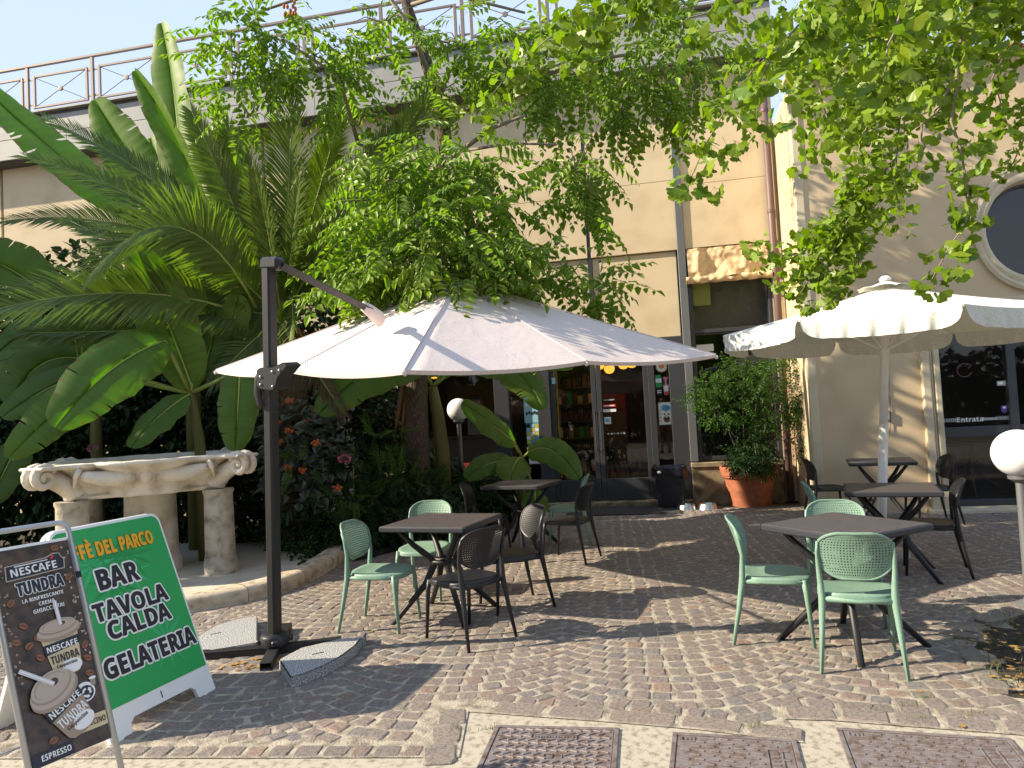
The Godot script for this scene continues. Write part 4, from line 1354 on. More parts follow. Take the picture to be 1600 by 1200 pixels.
func make_table(label: String) -> Node3D:
	var t := thing("cafe_table", label, "table", Vector3.ZERO, 0.0, "dark square cafe tables")
	var top := MB.new()
	top.bx(Vector3(0, 0.7375, 0), Vector3(0.686, 0.019, 0.686), 0.004)
	made("tabletop", top, M.table_top, t)
	var e := MB.new()
	for q in [[0, 0.349, 0.71, 0.022, 0], [0, -0.349, 0.71, 0.022, 0], [0.349, 0, 0.022, 0.674, 1], [-0.349, 0, 0.022, 0.674, 1]]:
		e.bx(Vector3(q[0], 0.726, q[1]), Vector3(q[2], 0.040, q[3]), 0.008)
	made("edge", e, M.table_edge, t)
	for k in 4:
		var a := PI / 4 + k * PI / 2
		var d := Vector3(cos(a), 0, sin(a))
		var l := MB.new()
		l.tube([d * 0.37 + Vector3(0, 0.716, 0), d * 0.24 + Vector3(0, 0.58, 0), d * 0.105 + Vector3(0, 0.46, 0), d * 0.085 + Vector3(0, 0.41, 0), d * 0.16 + Vector3(0, 0.27, 0), d * 0.42 + Vector3(0, 0.012, 0)], [0.016, 0.021, 0.027, 0.028, 0.024, 0.019], 10)
		made("leg", l, M.anthracite, t, 1)
		var ft := MB.new()
		ft.lathe([Vector2(0, 0), Vector2(0.021, 0), Vector2(0.021, 0.018), Vector2(0, 0.018)], Transform3D(Basis(), d * 0.42), 12)
		made("foot", ft, M.rubber, t)
	var hub := MB.new()
	var ring: Array = []
	for k in 13: ring.append(Vector3(cos(TAU * k / 12.0) * 0.095, 0.435, sin(TAU * k / 12.0) * 0.095))
	hub.tube(ring, [0.018], 8)
	hub.tube([Vector3(-0.09, 0.435, 0), Vector3(0.09, 0.435, 0)], [0.016], 8)
	hub.tube([Vector3(0, 0.435, -0.09), Vector3(0, 0.435, 0.09)], [0.016], 8)
	made("hub", hub, M.anthracite, t, 1)
	return t

func furniture() -> void:
	var t1 := make_table("dark square table in the sun among green and black chairs beside the cantilever pole")
	t1.position = Vector3(-0.60, 0, -5.68)
	t1.rotation.y = deg_to_rad(-22)
	dup(t1, Vector3(0.05, 0, -8.3), deg_to_rad(-25), "dark square table in the shade before the cafe's glass doors")
	dup(t1, Vector3(2.02, 0, -4.56), deg_to_rad(27), "dark square table half in sun with three green chairs, nearest on the right")
	dup(t1, Vector3(3.16, 0, -6.18), deg_to_rad(-24), "dark square table beside the white parasol pole with one black chair right")
	dup(t1, Vector3(4.36, 0, -8.72), deg_to_rad(-22), "dark square table against the cream wall between two black chairs")
	var g := make_chair("cafe_chair", "pale green chair side-on left of the sunlit table beside the granite slab", M.green_plastic, "pale green perforated chairs")
	g.position = Vector3(-1.06, 0, -5.50)
	g.rotation.y = deg_to_rad(75)
	dup(g, Vector3(-0.84, 0, -6.38), deg_to_rad(-12), "pale green chair facing forward behind the sunlit table, bushes at its back")
	dup(g, Vector3(0.56, 0, -8.45), deg_to_rad(-95), "pale green chair behind a black one right of the shaded table")
	dup(g, Vector3(1.93, 0, -4.25), deg_to_rad(158), "pale green chair seen from behind, nearest of all with its back to us")
	dup(g, Vector3(1.63, 0, -4.75), deg_to_rad(70), "pale green chair side-on at the left of the table with three green chairs")
	dup(g, Vector3(2.22, 0, -5.05), deg_to_rad(-14), "pale green chair facing forward with only its back above the nearest table")
	dup(g, Vector3(2.80, 0, -6.42), deg_to_rad(72), "pale green chair left of the table beside the white parasol pole")
	var k := make_chair("cafe_chair", "black chair seen from behind in front of the sunlit table", M.black_plastic, "black perforated chairs")
	k.position = Vector3(-0.40, 0, -5.10)
	k.rotation.y = deg_to_rad(-136)
	dup(k, Vector3(-0.08, 0, -5.86), deg_to_rad(-68), "black chair with a sunlit back on the right of the sunlit table")
	dup(k, Vector3(-0.36, 0, -8.02), deg_to_rad(80), "black chair in the dark left of the shaded table by the bushes")
	dup(k, Vector3(0.50, 0, -7.52), deg_to_rad(-117), "black chair in front of a green one right of the shaded table")
	dup(k, Vector3(3.50, 0, -6.22), deg_to_rad(-116), "black chair with a tall back right of the table beside the parasol pole")
	dup(k, Vector3(3.84, 0, -9.02), deg_to_rad(82), "black chair by the wall beside the terracotta pot")
	dup(k, Vector3(4.80, 0, -8.50), deg_to_rad(-97), "black chair by the pale door moulding right of the table against the wall")
	# one table and two chairs stand inside, behind the glass
	dup(t1, facade.transform * Vector3(-0.35, 0.07, -2.3), deg_to_rad(-11), "dark table inside the cafe behind the right glass door")
	dup(k, facade.transform * Vector3(-0.75, 0.07, -1.6), deg_to_rad(60), "black chair inside the cafe left of the indoor table")
	dup(k, facade.transform * Vector3(0.0, 0.07, -1.7), deg_to_rad(-80), "black chair inside the cafe right of the indoor table")
	dup(t1, block.transform * Vector3(4.2, 0.05, 0.2), deg_to_rad(20), "dark table inside behind the entrance glass of the right block")
	dup(k, block.transform * Vector3(3.75, 0.05, 0.3), deg_to_rad(70), "black chair inside behind the entrance glass of the right block")

# ---------------------------------------------------------------- parasols
func gore(b: MB, peak: Vector3, a: Vector3, c: Vector3, sag: float, belly: float, n := 10) -> void:
	var f := func(t: float, s: float) -> Vector3:
		var p := peak.lerp(a.lerp(c, t), s)
		p.y -= sag * s * 4.0 * t * (1.0 - t) * (0.25 + 0.75 * s) + belly * sin(PI * s)
		return p
	b.grid(n, 14, f)

func parasols() -> void:
	# cantilever parasol: leaning post, arm and square canopy
	var foot := Vector3(-1.707, 0.000, -4.984)
	var t := thing("cantilever_parasol", "large square pale pink cantilever parasol hung from a black post", "parasol", foot)
	var top := Vector3(-1.555, 2.624, -4.720) - foot
	var dir := Vector3(top.x, top.y, top.z)
	var post := MB.new()
	var along := dir.normalized()
	var right := Vector3(0.93, 0, 0.36)
	right = (right - along * right.dot(along)).normalized()
	var fwd := right.cross(along)
	var bs := Basis(right, along, fwd)
	var len := dir.length()
	post.box(Transform3D(bs, along * (len * 0.5 + 0.05)), Vector3(0.066, len - 0.10, 0.088), 0.012)
	made("post", post, M.anthracite, t)
	var track := MB.new()
	track.box(Transform3D(bs, along * (len * 0.5) - right * 0.0345), Vector3(0.006, len - 0.3, 0.05), 0.002)
	made("side_track", track, M.galvanised, t)
	for k in 7:
		var rv := MB.new()
		rv.sphere(along * (0.45 + k * 0.3) - right * 0.038, Vector3(0.004, 0.006, 0.006), 8)
		made("rivet", rv, M.rubber, t)
	var cap := MB.new()
	cap.box(Transform3D(bs, along * (len - 0.01) + right * 0.03), Vector3(0.15, 0.085, 0.10), 0.02)
	made("post_cap", cap, M.anthracite_side, t)
	# canopy corners, measured
	var left := Vector3(-2.864, 2.121, -7.000) - foot
	var front := Vector3(-0.716, 1.877, -4.850) - foot
	var rgt := Vector3(1.878, 1.981, -6.600) - foot
	var back := left + rgt - front
	var peak := Vector3(-0.479, 2.843, -6.800) - foot
	var tips := [left, left.lerp(front, 0.5), front, front.lerp(rgt, 0.5), rgt, rgt.lerp(back, 0.5), back, back.lerp(left, 0.5)]
	for k in [1, 3, 5, 7]: tips[k] += (tips[k] - peak) * Vector3(0.015, 0, 0.015)
	var arm_end := Vector3(-1.103, 2.403, -5.750) - foot
	var arm := MB.new()
	var a0 := along * (len - 0.02) + right * 0.09
	arm.tube([a0, arm_end + Vector3(0, 0.03, 0)], [0.030], 4, 1.3)
	made("arm", arm, M.anthracite, t)
	var boot := MB.new()
	boot.tube([arm_end + (a0 - arm_end).normalized() * 0.10 + Vector3(0, 0.03, 0), arm_end + Vector3(0.0, 0.025, 0), arm_end - (a0 - arm_end).normalized() * 0.16 + Vector3(0, -0.005, 0)], [0.042, 0.055, 0.07], 10, 0.7)
	made("arm_sleeve", boot, M.pink_cloth, t, 1)
	var can := MB.new()
	for k in 8: gore(can, peak, tips[k], tips[(k + 1) % 8], 0.035, 0.012)
	for k in 8:
		var p: Vector3 = tips[k]
		var q: Vector3 = tips[(k + 1) % 8]
		var hem := func(s: float, v: float) -> Vector3:
			var w := p.lerp(q, s)
			w.y -= 0.035 * 4.0 * s * (1.0 - s)
			return w + (peak - w).normalized() * 0.012 * v + Vector3(0, -0.035 * v, 0)
		can.grid(10, 1, hem)
	var cn := made("canopy", can, M.pink_cloth, t)
	var vent := MB.new()
	var vt: Array = []
	for k in 8:
		var d: Vector3 = tips[k] - peak
		vt.append(peak + d * (0.20 if k % 2 == 0 else 0.19) + Vector3(0, 0.05, 0))
	var vp := peak + Vector3(0, 0.105, 0)
	for k in 8: gore(vent, vp, vt[k], vt[(k + 1) % 8], -0.03, 0.015, 8)
	for k in 8:
		var p: Vector3 = vt[k]
		var q: Vector3 = vt[(k + 1) % 8]
		var hem := func(s: float, v: float) -> Vector3:
			var w := p.lerp(q, s)
			w.y += 0.03 * 4.0 * s * (1.0 - s) + 0.004 * sin(s * 20.0) * v
			return w + Vector3(0, -0.03 * v, 0)
		vent.grid(8, 1, hem)
	made("vent_cap", vent, M.pink_cloth, cn)
	for k in 8:
		var sm := MB.new()
		var p: Vector3 = tips[k]
		sm.tube([peak.lerp(p, 0.2) + Vector3(0, 0.001, 0), peak.lerp(p, 0.6) + Vector3(0, -0.007, 0), p + Vector3(0, 0.003, 0)], [0.005], 5)
		made("seam", sm, M.pink_cloth, cn)
		var rb := MB.new()
		rb.tube([peak + Vector3(0, -0.10, 0), p + Vector3(0, -0.045, 0) + (peak - p) * 0.01], [0.011], 6)
		made("rib", rb, M.anthracite, t)
		var tc := MB.new()
		tc.bx(p + Vector3(0, -0.025, 0), Vector3(0.03, 0.035, 0.03), 0.008)
		made("rib_tip", tc, M.pink_cloth, t)
	var hub := MB.new()
	hub.lathe([Vector2(0, -0.22), Vector2(0.04, -0.22), Vector2(0.06, -0.16), Vector2(0.06, -0.07), Vector2(0, -0.07)], Transform3D(Basis(), peak), 14)
	made("hub", hub, M.anthracite, t)
	# crank bracket and handle on the post
	var bh := Vector3(-1.552, 1.872, -4.720) - foot
	var side := Transform3D(Basis(right, along, fwd), bh)
	var br := MB.new()
	br.prism(PackedVector2Array([Vector2(-0.055, -0.075), Vector2(0.045, -0.085), Vector2(0.07, -0.05), Vector2(0.085, 0.0), Vector2(0.16, 0.075), Vector2(0.13, 0.095), Vector2(0.05, 0.06), Vector2(-0.055, 0.055), Vector2(-0.075, 0.04), Vector2(-0.075, -0.05)]), 0.15, side * Transform3D(Basis(), Vector3(0, 0, -0.075)))
	var brk := made("crank_bracket", br, M.anthracite_side, t)
	for p in [Vector2(-0.045, 0.0), Vector2(-0.045, -0.05), Vector2(0.05, -0.06), Vector2(0.05, 0.035), Vector2(0.105, 0.045)]:
		var sc := MB.new()
		sc.sphere(side * Vector3(p.x, p.y, 0.077), Vector3.ONE * 0.009, 8)
		made("bolt", sc, M.galvanised, brk)
	var hn := MB.new()
	hn.tube([side * Vector3(-0.03, 0.04, 0), side * Vector3(-0.09, 0.03, 0), side * Vector3(-0.125, -0.02, 0), side * Vector3(-0.135, -0.11, 0), side * Vector3(-0.12, -0.18, 0), side * Vector3(-0.10, -0.205, 0)], [0.018, 0.022, 0.022, 0.02, 0.016, 0.010], 10, 1.4)
	made("handle", hn, M.anthracite_side, t, 1)
	var stay := MB.new()
	stay.tube([side * Vector3(0.12, 0.065, 0), tips[1] + Vector3(0, -0.055, 0), peak + Vector3(0, -0.20, 0)], [0.018], 6)
	made("lower_arm", stay, M.anthracite, t)
	# base: collar and cross of four channel arms
	var co := MB.new()
	co.lathe([Vector2(0, 0.06), Vector2(0.085, 0.06), Vector2(0.095, 0.075), Vector2(0.095, 0.12), Vector2(0.085, 0.132), Vector2(0.085, 0.137), Vector2(0.07, 0.15), Vector2(0, 0.15)], Transform3D(), 24)
	for k in 4:
		var a := 0.35 + k * PI / 2
		co.box(Transform3D(Basis(Vector3.UP, a), Vector3(cos(a), 0, -sin(a)) * 0.095 + Vector3(0, 0.098, 0)), Vector3(0.05, 0.035, 0.05), 0.008)
	made("collar", co, M.anthracite_side, t)
	for k in 4:
		var d := [Vector3(-0.98, 0, 0.10), Vector3(0.98, 0, -0.22), Vector3(0.16, 0, 0.98), Vector3(-0.16, 0, -0.98)][k] as Vector3
		d = d.normalized()
		var arm_len: float = [0.66, 0.44, 0.36, 0.55][k]
		var ar := MB.new()
		var xf := Transform3D(Basis(d, Vector3.UP, d.cross(Vector3.UP)), d * arm_len * 0.5 + Vector3(0, 0.03, 0))
		ar.box(xf * Transform3D(Basis(), Vector3(0, 0.026, 0)), Vector3(arm_len, 0.008, 0.075), 0.002)
		ar.box(xf * Transform3D(Basis(), Vector3(0, -0.002, 0.034)), Vector3(arm_len - 0.002, 0.047, 0.006), 0.002)
		ar.box(xf * Transform3D(Basis(), Vector3(0, -0.002, -0.034)), Vector3(arm_len - 0.002, 0.047, 0.006), 0.002)
		made("base_arm", ar, M.anthracite, t)
	# granite quadrants that weigh it down
	var quads := [
		[[Vector2(-0.02, 0.10), Vector2(0.56, -0.04)], "grey granite quarter-round slab on the right of the parasol foot", 0.0],
		[[Vector2(-0.10, -0.06), Vector2(-0.04, -0.66)], "sunlit pale granite slab behind the parasol foot", 0.0]]
	var foot2 := Vector2(foot.x, foot.z)
	var right_slab: Array = [Vector3(-1.565, 0.075, -4.636), Vector3(-1.389, 0.000, -4.303), Vector3(-1.315, 0.000, -4.372), Vector3(-1.237, 0.000, -4.486), Vector3(-1.173, -0.000, -4.642), Vector3(-1.127, -0.000, -4.839), Vector3(-1.117, 0.000, -5.144), Vector3(-1.098, 0.075, -5.026), Vector3(-1.272, 0.075, -5.000), Vector3(-1.490, 0.075, -4.848)]
	granite("granite_slab", "grey granite quarter-round slab on the right of the black post's foot", right_slab, 0.075)
	var rear_slab: Array = [Vector3(-1.856, 0.060, -5.065), Vector3(-2.126, 0.060, -4.948), Vector3(-2.342, 0.060, -5.092), Vector3(-2.369, 0.060, -5.328), Vector3(-2.341, 0.060, -5.578), Vector3(-2.226, 0.060, -5.728), Vector3(-2.108, 0.060, -5.777)]
	granite("granite_slab", "pale sunlit granite slab behind the black post and green board", rear_slab, 0.06)
	white_parasol()

func granite(called: String, label: String, ring: Array, h: float) -> void:
	var mid := Vector3.ZERO
	for p in ring: mid += Vector3(p.x, 0, p.z)
	mid /= ring.size()
	var t := thing(called, label, "slab", mid, 0.0, "granite slabs on the parasol foot")
	var poly := PackedVector2Array()
	for p in ring: poly.append(Vector2(p.x - mid.x, -(p.z - mid.z)))
	var inner := Geometry2D.offset_polygon(poly, -0.007)
	var b := MB.new()
	b.prism(poly, h - 0.014, Transform3D(Basis(Vector3.RIGHT, -PI / 2), Vector3(0, 0.008, 0)))
	if inner.size():
		b.prism(inner[0], 0.006, Transform3D(Basis(Vector3.RIGHT, -PI / 2), Vector3(0, h - 0.0055, 0)))
	made("slab", b, M.granite, t, 0)
	var slot := MB.new()
	slot.box(Transform3D(Basis(Vector3.UP, 0.5), Vector3(-0.06, h + 0.001, 0.02)), Vector3(0.075, 0.002, 0.014))
	made("lifting_slot", slot, M.rubber, t, 0)

func white_parasol() -> void:
	var foot := Vector3(3.378, 0.000, -6.866)
	var t := thing("market_parasol", "white octagonal parasol with a scalloped valance on a white pole", "parasol", foot)
	var peak := Vector3(3.577, 2.554, -6.800) - foot
	var up := peak.normalized()
	var pole := MB.new()
	pole.tube([Vector3(0, 0.03, 0), peak - up * 1.3], [0.042], 18)
	made("lower_pole", pole, M.white_paint, t, 1)
	var pole2 := MB.new()
	pole2.tube([peak - up * 1.32, peak + up * 0.02], [0.036], 18)
	made("upper_pole", pole2, M.white_paint, t, 1)
	var base := MB.new()
	base.lathe([Vector2(0, 0.0), Vector2(0.24, 0.0), Vector2(0.25, 0.03), Vector2(0.23, 0.075), Vector2(0.10, 0.10), Vector2(0.05, 0.11), Vector2(0.06, 0.30), Vector2(0.043, 0.30), Vector2(0, 0.30)], Transform3D(), 28)
	made("foot", base, M.concrete, t)
	var rad := 1.50
	var edge_y := peak.y - 0.385
	var tips: Array = []
	for k in 8:
		var a := deg_to_rad(90.0 - 15.0 + 22.5) + k * TAU / 8
		tips.append(Vector3(peak.x - 0.02 + cos(a) * rad, edge_y - 0.02 * cos(a), peak.z + sin(a) * rad))
	var can := MB.new()
	for k in 8: gore(can, peak, tips[k], tips[(k + 1) % 8], 0.03, 0.02, 12)
	var cn := made("canopy", can, M.white_cloth, t)
	var tap := MB.new()
	var tt: Array = []
	for k in 8: tt.append(peak + (tips[k] - peak) * 0.17 + Vector3(0, 0.035, 0))
	for k in 8: gore(tap, peak + Vector3(0, 0.06, 0), tt[k], tt[(k + 1) % 8], -0.02, 0.01, 6)
	made("vent_cap", tap, M.white_cloth, cn)
	var fin := MB.new()
	fin.lathe([Vector2(0, 0.04), Vector2(0.05, 0.05), Vector2(0.055, 0.07), Vector2(0.03, 0.095), Vector2(0, 0.10)], Transform3D(Basis(), peak), 14)
	made("finial", fin, M.white_cloth, t)
	for k in 8:
		var p: Vector3 = tips[k]
		var q: Vector3 = tips[(k + 1) % 8]
		var v := MB.new()
		var out := ((p + q) / 2.0 - Vector3(peak.x, (p.y + q.y) / 2.0, peak.z)).normalized()
		var val := func(s: float, h: float) -> Vector3:
			var w := p.lerp(q, 0.012 + 0.976 * s)
			w.y -= 0.03 * 4.0 * s * (1.0 - s)
			var e := minf(s, 1.0 - s)
			var long := 0.155 * (0.30 + 0.70 * sqrt(clampf(1.0 - pow(1.0 - minf(e / 0.13, 1.0), 2.0), 0.0, 1.0)))
			return w + Vector3(0, -long * h, 0) + out * (0.012 * sin(s * 34.0 + k * 2.0) * h + 0.008 * sin(s * 71.0 + k) * h + 0.010 * h)
		v.grid(60, 5, val)
		made("valance", v, M.white_cloth, cn, 1)
		var rb := MB.new()
		rb.tube([peak - up * 0.06, p + Vector3(0, -0.012, 0)], [0.009], 6)
		made("rib", rb, M.white_paint, t)
		var st := MB.new()
		st.tube([peak - up * 0.62, peak.lerp(p, 0.5) + Vector3(0, -0.035, 0)], [0.008], 6)
		made("strut", st, M.white_paint, t)
	var run := MB.new()
	run.tube([peak - up * 0.66, peak - up * 0.58], [0.045], 14)
	made("runner", run, M.white_paint, t)

# ---------------------------------------------------------------- pavement boards
func round_rect(w: float, h: float, r: float, n := 6) -> PackedVector2Array:
	var p := PackedVector2Array()
	for c in [[w - r, r, -90], [w - r, h - r, 0], [r, h - r, 90], [r, r, 180]]:
		for k in n + 1:
			var a := deg_to_rad(c[2] + 90.0 * k / n)
			p.append(Vector2(c[0] + cos(a) * r, c[1] + sin(a) * r))
	return p

func blob(cx: float, cy: float, rx: float, ry: float, turn := 0.0, n := 28) -> PackedVector2Array:
	var p := PackedVector2Array()
	for k in n: p.append(Vector2(cx, cy) + Vector2(cos(TAU * k / n) * rx, sin(TAU * k / n) * ry).rotated(turn))
	return p

func flat(called: String, poly: PackedVector2Array, z: float, m: Material, parent: Node3D, x: Transform3D) -> MeshInstance3D:
	var b := MB.new()
	b.prism(poly, 0.0008, Transform3D(Basis(), Vector3(0, 0, z)))
	return part(called, b.mesh(0), m, parent, x)

func boards() -> void:
	# green and white A-board
	var ex := Vector3(0.316, 0, -0.949)
	var ez := Vector3(0.949, 0, 0.316)
	var mid := Vector3(-1.965, 0, -4.005)
	var t := thing("pavement_board", "green and white folding board listing bar, hot food and ice cream", "board", mid - ez * 0.415, atan2(0.949, 0.316))
	var w := 0.735
	var hgt := 1.13
	var lean := atan(0.40 / 1.06)
	for side in 2:
		var bs := Basis(Vector3.RIGHT, -lean)
		var x := Transform3D(bs, Vector3(-w / 2, 0.0, 0.415))
		if side == 1: x = Transform3D(Basis(Vector3.UP, PI), Vector3.ZERO) * x
		var pl := PackedVector2Array([Vector2(0.012, 0), Vector2(0.115, 0), Vector2(0.135, 0.02), Vector2(0.14, 0.06), Vector2(0.17, 0.085), Vector2(w - 0.17, 0.085), Vector2(w - 0.14, 0.06), Vector2(w - 0.135, 0.02), Vector2(w - 0.115, 0), Vector2(w - 0.012, 0), Vector2(w, 0.015)])
		for k in 7: pl.append(Vector2(w - 0.06 + cos(PI / 2 * k / 6) * 0.06, hgt - 0.06 + sin(PI / 2 * k / 6) * 0.06))
		for k in 7: pl.append(Vector2(0.06 - sin(PI / 2 * k / 6) * 0.06, hgt - 0.06 + cos(PI / 2 * k / 6) * 0.06))
		pl.append(Vector2(0, 0.015))
		var b := MB.new()
		b.prism(pl, 0.022, Transform3D(Basis(), Vector3(0, 0, -0.022)))
		part("panel", b.mesh(2), M.white_paint, t, x)
		var pr := PackedVector2Array([Vector2(0.012, 0.165), Vector2(w - 0.012, 0.165)])
		for k in 7: pr.append(Vector2(w - 0.062 + cos(PI / 2 * k / 6) * 0.05, hgt - 0.066 + sin(PI / 2 * k / 6) * 0.05))
		for k in 7: pr.append(Vector2(0.062 - sin(PI / 2 * k / 6) * 0.05, hgt - 0.066 + cos(PI / 2 * k / 6) * 0.05))
		flat("print", pr, 0.0008, M.print_green, t, x)
		# pale palm fronds printed on the green
		var r2 := RandomNumberGenerator.new()
		r2.seed = 5
		for k in 6:
			var c := Vector2(r2.randf_range(0.12, w - 0.12), r2.randf_range(0.28, hgt - 0.2))
			var fan := MB.new()
			for j in 11:
				var a := r2.randf() * 0.1 + j * TAU / 11.0
				var d := Vector2(cos(a), sin(a))
				var n := Vector2(-d.y, d.x)
				var lmax := 0.17
				var tip := c + d * lmax
				tip = Vector2(clampf(tip.x, 0.02, w - 0.02), clampf(tip.y, 0.18, hgt - 0.08))
				var m2 := c.lerp(tip, 0.5)
				fan.quad(Vector3(c.x, c.y, 0), Vector3((m2 - n * 0.012).x, (m2 - n * 0.012).y, 0), Vector3(tip.x, tip.y, 0), Vector3((m2 + n * 0.012).x, (m2 + n * 0.012).y, 0))
			part("printed_frond", fan.mesh(0), [M.print_green_pale, M.print_green_deep][k % 2], t, x * Transform3D(Basis(), Vector3(0, 0, 0.0019 + 0.0002 * k)))
		var lines := [["CAFFÈ DEL PARCO", 0.01, 0.865, 0.885, 0.078, M.print_gold, M.print_ink, 0.004], ["BAR", 0.27, 0.63, 0.725, 0.108, M.print_ink, M.print_white, 0.014], ["TAVOLA", 0.16, 0.83, 0.578, 0.093, M.print_ink, M.print_white, 0.013], ["CALDA", 0.23, 0.80, 0.480, 0.093, M.print_ink, M.print_white, 0.013], ["GELATERIA", 0.11, 0.96, 0.318, 0.098, M.print_ink, M.print_white, 0.013]]
		for l in lines:
			letters(t, l[0], l[4], (x * Vector3(l[1] * w, l[3] * hgt, 0.0065)), x.basis, l[5], l[6], l[7], (l[2] - l[1]) * w)
		var hg := MB.new()
		for sx in [0.12, w - 0.12]:
			hg.bx(Vector3(sx, hgt - 0.05, -0.024), Vector3(0.05, 0.05, 0.006), 0.002)
		part("hinge", hg.mesh(2), M.white_paint, t, x)
		var sl := MB.new()
		sl.bx(Vector3(w * 0.5, 0.125, 0.0), Vector3(0.006, 0.04, 0.003))
		part("slot", sl.mesh(0), M.rubber, t, x)
	# brown poster in a metal frame
	var fx := Vector3(0.5, 0, -0.866)
	var fz := Vector3(0.866, 0, 0.5)
	var fw := 0.321
	var fl := 1.256
	var fmid := Vector3(-1.597, 0, -2.941) - fx * fw * 0.5
	var p := thing("poster_frame", "brown iced coffee poster in a silver metal standing frame", "poster stand", fmid - fz * 0.40, atan2(0.866, 0.5))
	var flean := asin(0.40 / 1.20)
	var y := Transform3D(Basis(Vector3.RIGHT, -flean), Vector3(-fw / 2, 0, 0.40))
	var fr := MB.new()
	var pts: Array = [Vector3(0, 0, 0), Vector3(0, fl - 0.05, 0)]
	for k in range(1, 6): pts.append(Vector3(0.04 - cos(PI / 2 * k / 5) * 0.04, fl - 0.04 + sin(PI / 2 * k / 5) * 0.04, 0))
	for k in range(0, 5): pts.append(Vector3(fw - 0.04 + sin(PI / 2 * k / 5) * 0.04, fl - 0.04 + cos(PI / 2 * k / 5) * 0.04, 0))
	pts.append(Vector3(fw, fl - 0.05, 0))
	pts.append(Vector3(fw, 0, 0))
	fr.tube(pts, [0.0115], 12)
	part("frame", fr.mesh(1), M.galvanised, p, y)
	var bk := MB.new()
	for sx in [0.0, fw]:
		bk.tube([y * Vector3(sx, fl - 0.2, -0.014), Vector3(sx - fw / 2, 0.012, -0.38)], [0.008], 8)
	bk.tube([Vector3(-fw / 2, 0.2, -0.31), Vector3(fw / 2, 0.2, -0.31)], [0.006], 8)
	part("back_leg", bk.mesh(1), M.galvanised, p)
	for sx in [0.0, fw]:
		var ft := MB.new()
		ft.lathe([Vector2(0, 0), Vector2(0.014, 0), Vector2(0.014, 0.03), Vector2(0, 0.03)], Transform3D(Basis(), Vector3(sx - fw / 2, 0, -0.38)), 10)
		part("foot", ft.mesh(2), M.rubber, p)
	var px := 0.0105
	var pw := 0.341
	var p0 := 0.34
	var ph := 0.965
	var z := y * Transform3D(Basis().scaled(Vector3.ONE * 0.88), Vector3(px, p0, -0.004))
	var pan := MB.new()
	pan.bx(Vector3(pw / 2, ph / 2, -0.004), Vector3(pw, ph, 0.008), 0.001)
	part("panel", pan.mesh(0), M.print_white, p, z)
	flat("print", PackedVector2Array([Vector2(0.002, 0.002), Vector2(pw - 0.002, 0.002), Vector2(pw - 0.002, ph - 0.014), Vector2(0.002, ph - 0.014)]), 0.0008, M.print_brown, p, z)
	for q in [[0.0, pw * 0.5], [pw + 0.004, pw * 0.5]]:
		var side := MB.new()
		side.bx(Vector3(q[0] - 0.002, ph / 2, 0.001), Vector3(0.008, ph, 0.012), 0.002)
		part("side_strip", side.mesh(2), M.galvanised, p, z)
	var r3 := RandomNumberGenerator.new()
	r3.seed = 8
	# ragged pale marks down both edges of the print
	for k in 70:
		var sx := r3.randf_range(0.006, 0.04) if k % 2 == 0 else pw - r3.randf_range(0.006, 0.045)
		var cy := r3.randf_range(0.35, ph - 0.03)
		var pg := PackedVector2Array()
		for j in 7: pg.append(Vector2(sx, cy) + Vector2(cos(TAU * j / 7), sin(TAU * j / 7)) * r3.randf_range(0.002, 0.008))
		flat("printed_fleck", pg, 0.0017 + 0.00004 * k, [M.print_tan, M.print_beige][k % 2], p, z)
	for bp in [[0.80, 0.955], [0.13, 0.735], [0.90, 0.80], [0.22, 0.62], [0.10, 0.555], [0.36, 0.555], [0.24, 0.525], [0.34, 0.46], [0.92, 0.46], [0.92, 0.395], [0.90, 0.325], [0.30, 0.09], [0.72, 0.125], [0.16, 0.03]]:
		var c := Vector2(bp[0] * pw, bp[1] * ph)
		var tn := r3.randf_range(-0.8, 0.8)
		flat("printed_bean", blob(c.x + 0.003, c.y - 0.003, 0.020, 0.015, tn, 18), 0.0046, M.print_bean_dark, p, z)
		flat("printed_bean", blob(c.x, c.y, 0.019, 0.014, tn, 18), 0.0055, M.print_bean, p, z)
		flat("printed_bean", blob(c.x, c.y, 0.017, 0.002, tn + 0.15, 12), 0.0064, M.print_bean_dark, p, z)
	# logo plate
	var tilt := Basis(Vector3.BACK, 0.03)
	var plate := PackedVector2Array([Vector2(-0.125, -0.035), Vector2(-0.118, 0.026), Vector2(0.055, 0.03), Vector2(0.09, 0.043), Vector2(0.115, 0.04), Vector2(0.122, 0.02), Vector2(0.13, 0.01), Vector2(0.124, -0.03)])
	var grown := Geometry2D.offset_polygon(plate, 0.005)
	var lx := z * Transform3D(tilt, Vector3(pw * 0.50, ph * 0.88, 0))
	flat("logo_edge", grown[0], 0.0046, M.print_beige, p, lx)
	flat("logo_plate", plate, 0.0056, M.print_ink, p, lx)
	flat("logo_bar", PackedVector2Array([Vector2(-0.085, 0.018), Vector2(0.06, 0.020), Vector2(0.06, 0.024), Vector2(-0.085, 0.023)]), 0.0066, M.print_white, p, lx)
	flat("logo_accent", PackedVector2Array([Vector2(0.072, 0.022), Vector2(0.082, 0.020), Vector2(0.092, 0.035), Vector2(0.082, 0.04)]), 0.0066, M.print_red, p, lx)
	letters(p, "NESCAFE", 0.036, lx * Vector3(-0.105, -0.006, 0.0068), lx.basis, M.print_white, null, 0.0, 0.20)
	letters(p, "TUNDRA", 0.056, lx * Vector3(-0.095, -0.085, 0.0080), lx.basis, M.print_ink, M.print_white, 0.0055, 0.20)
	letters(p, "LA RINFRESCANTE", 0.017, lx * Vector3(-0.085, -0.142, 0.0056), lx.basis, M.print_white, null, 0.0, 0.18)
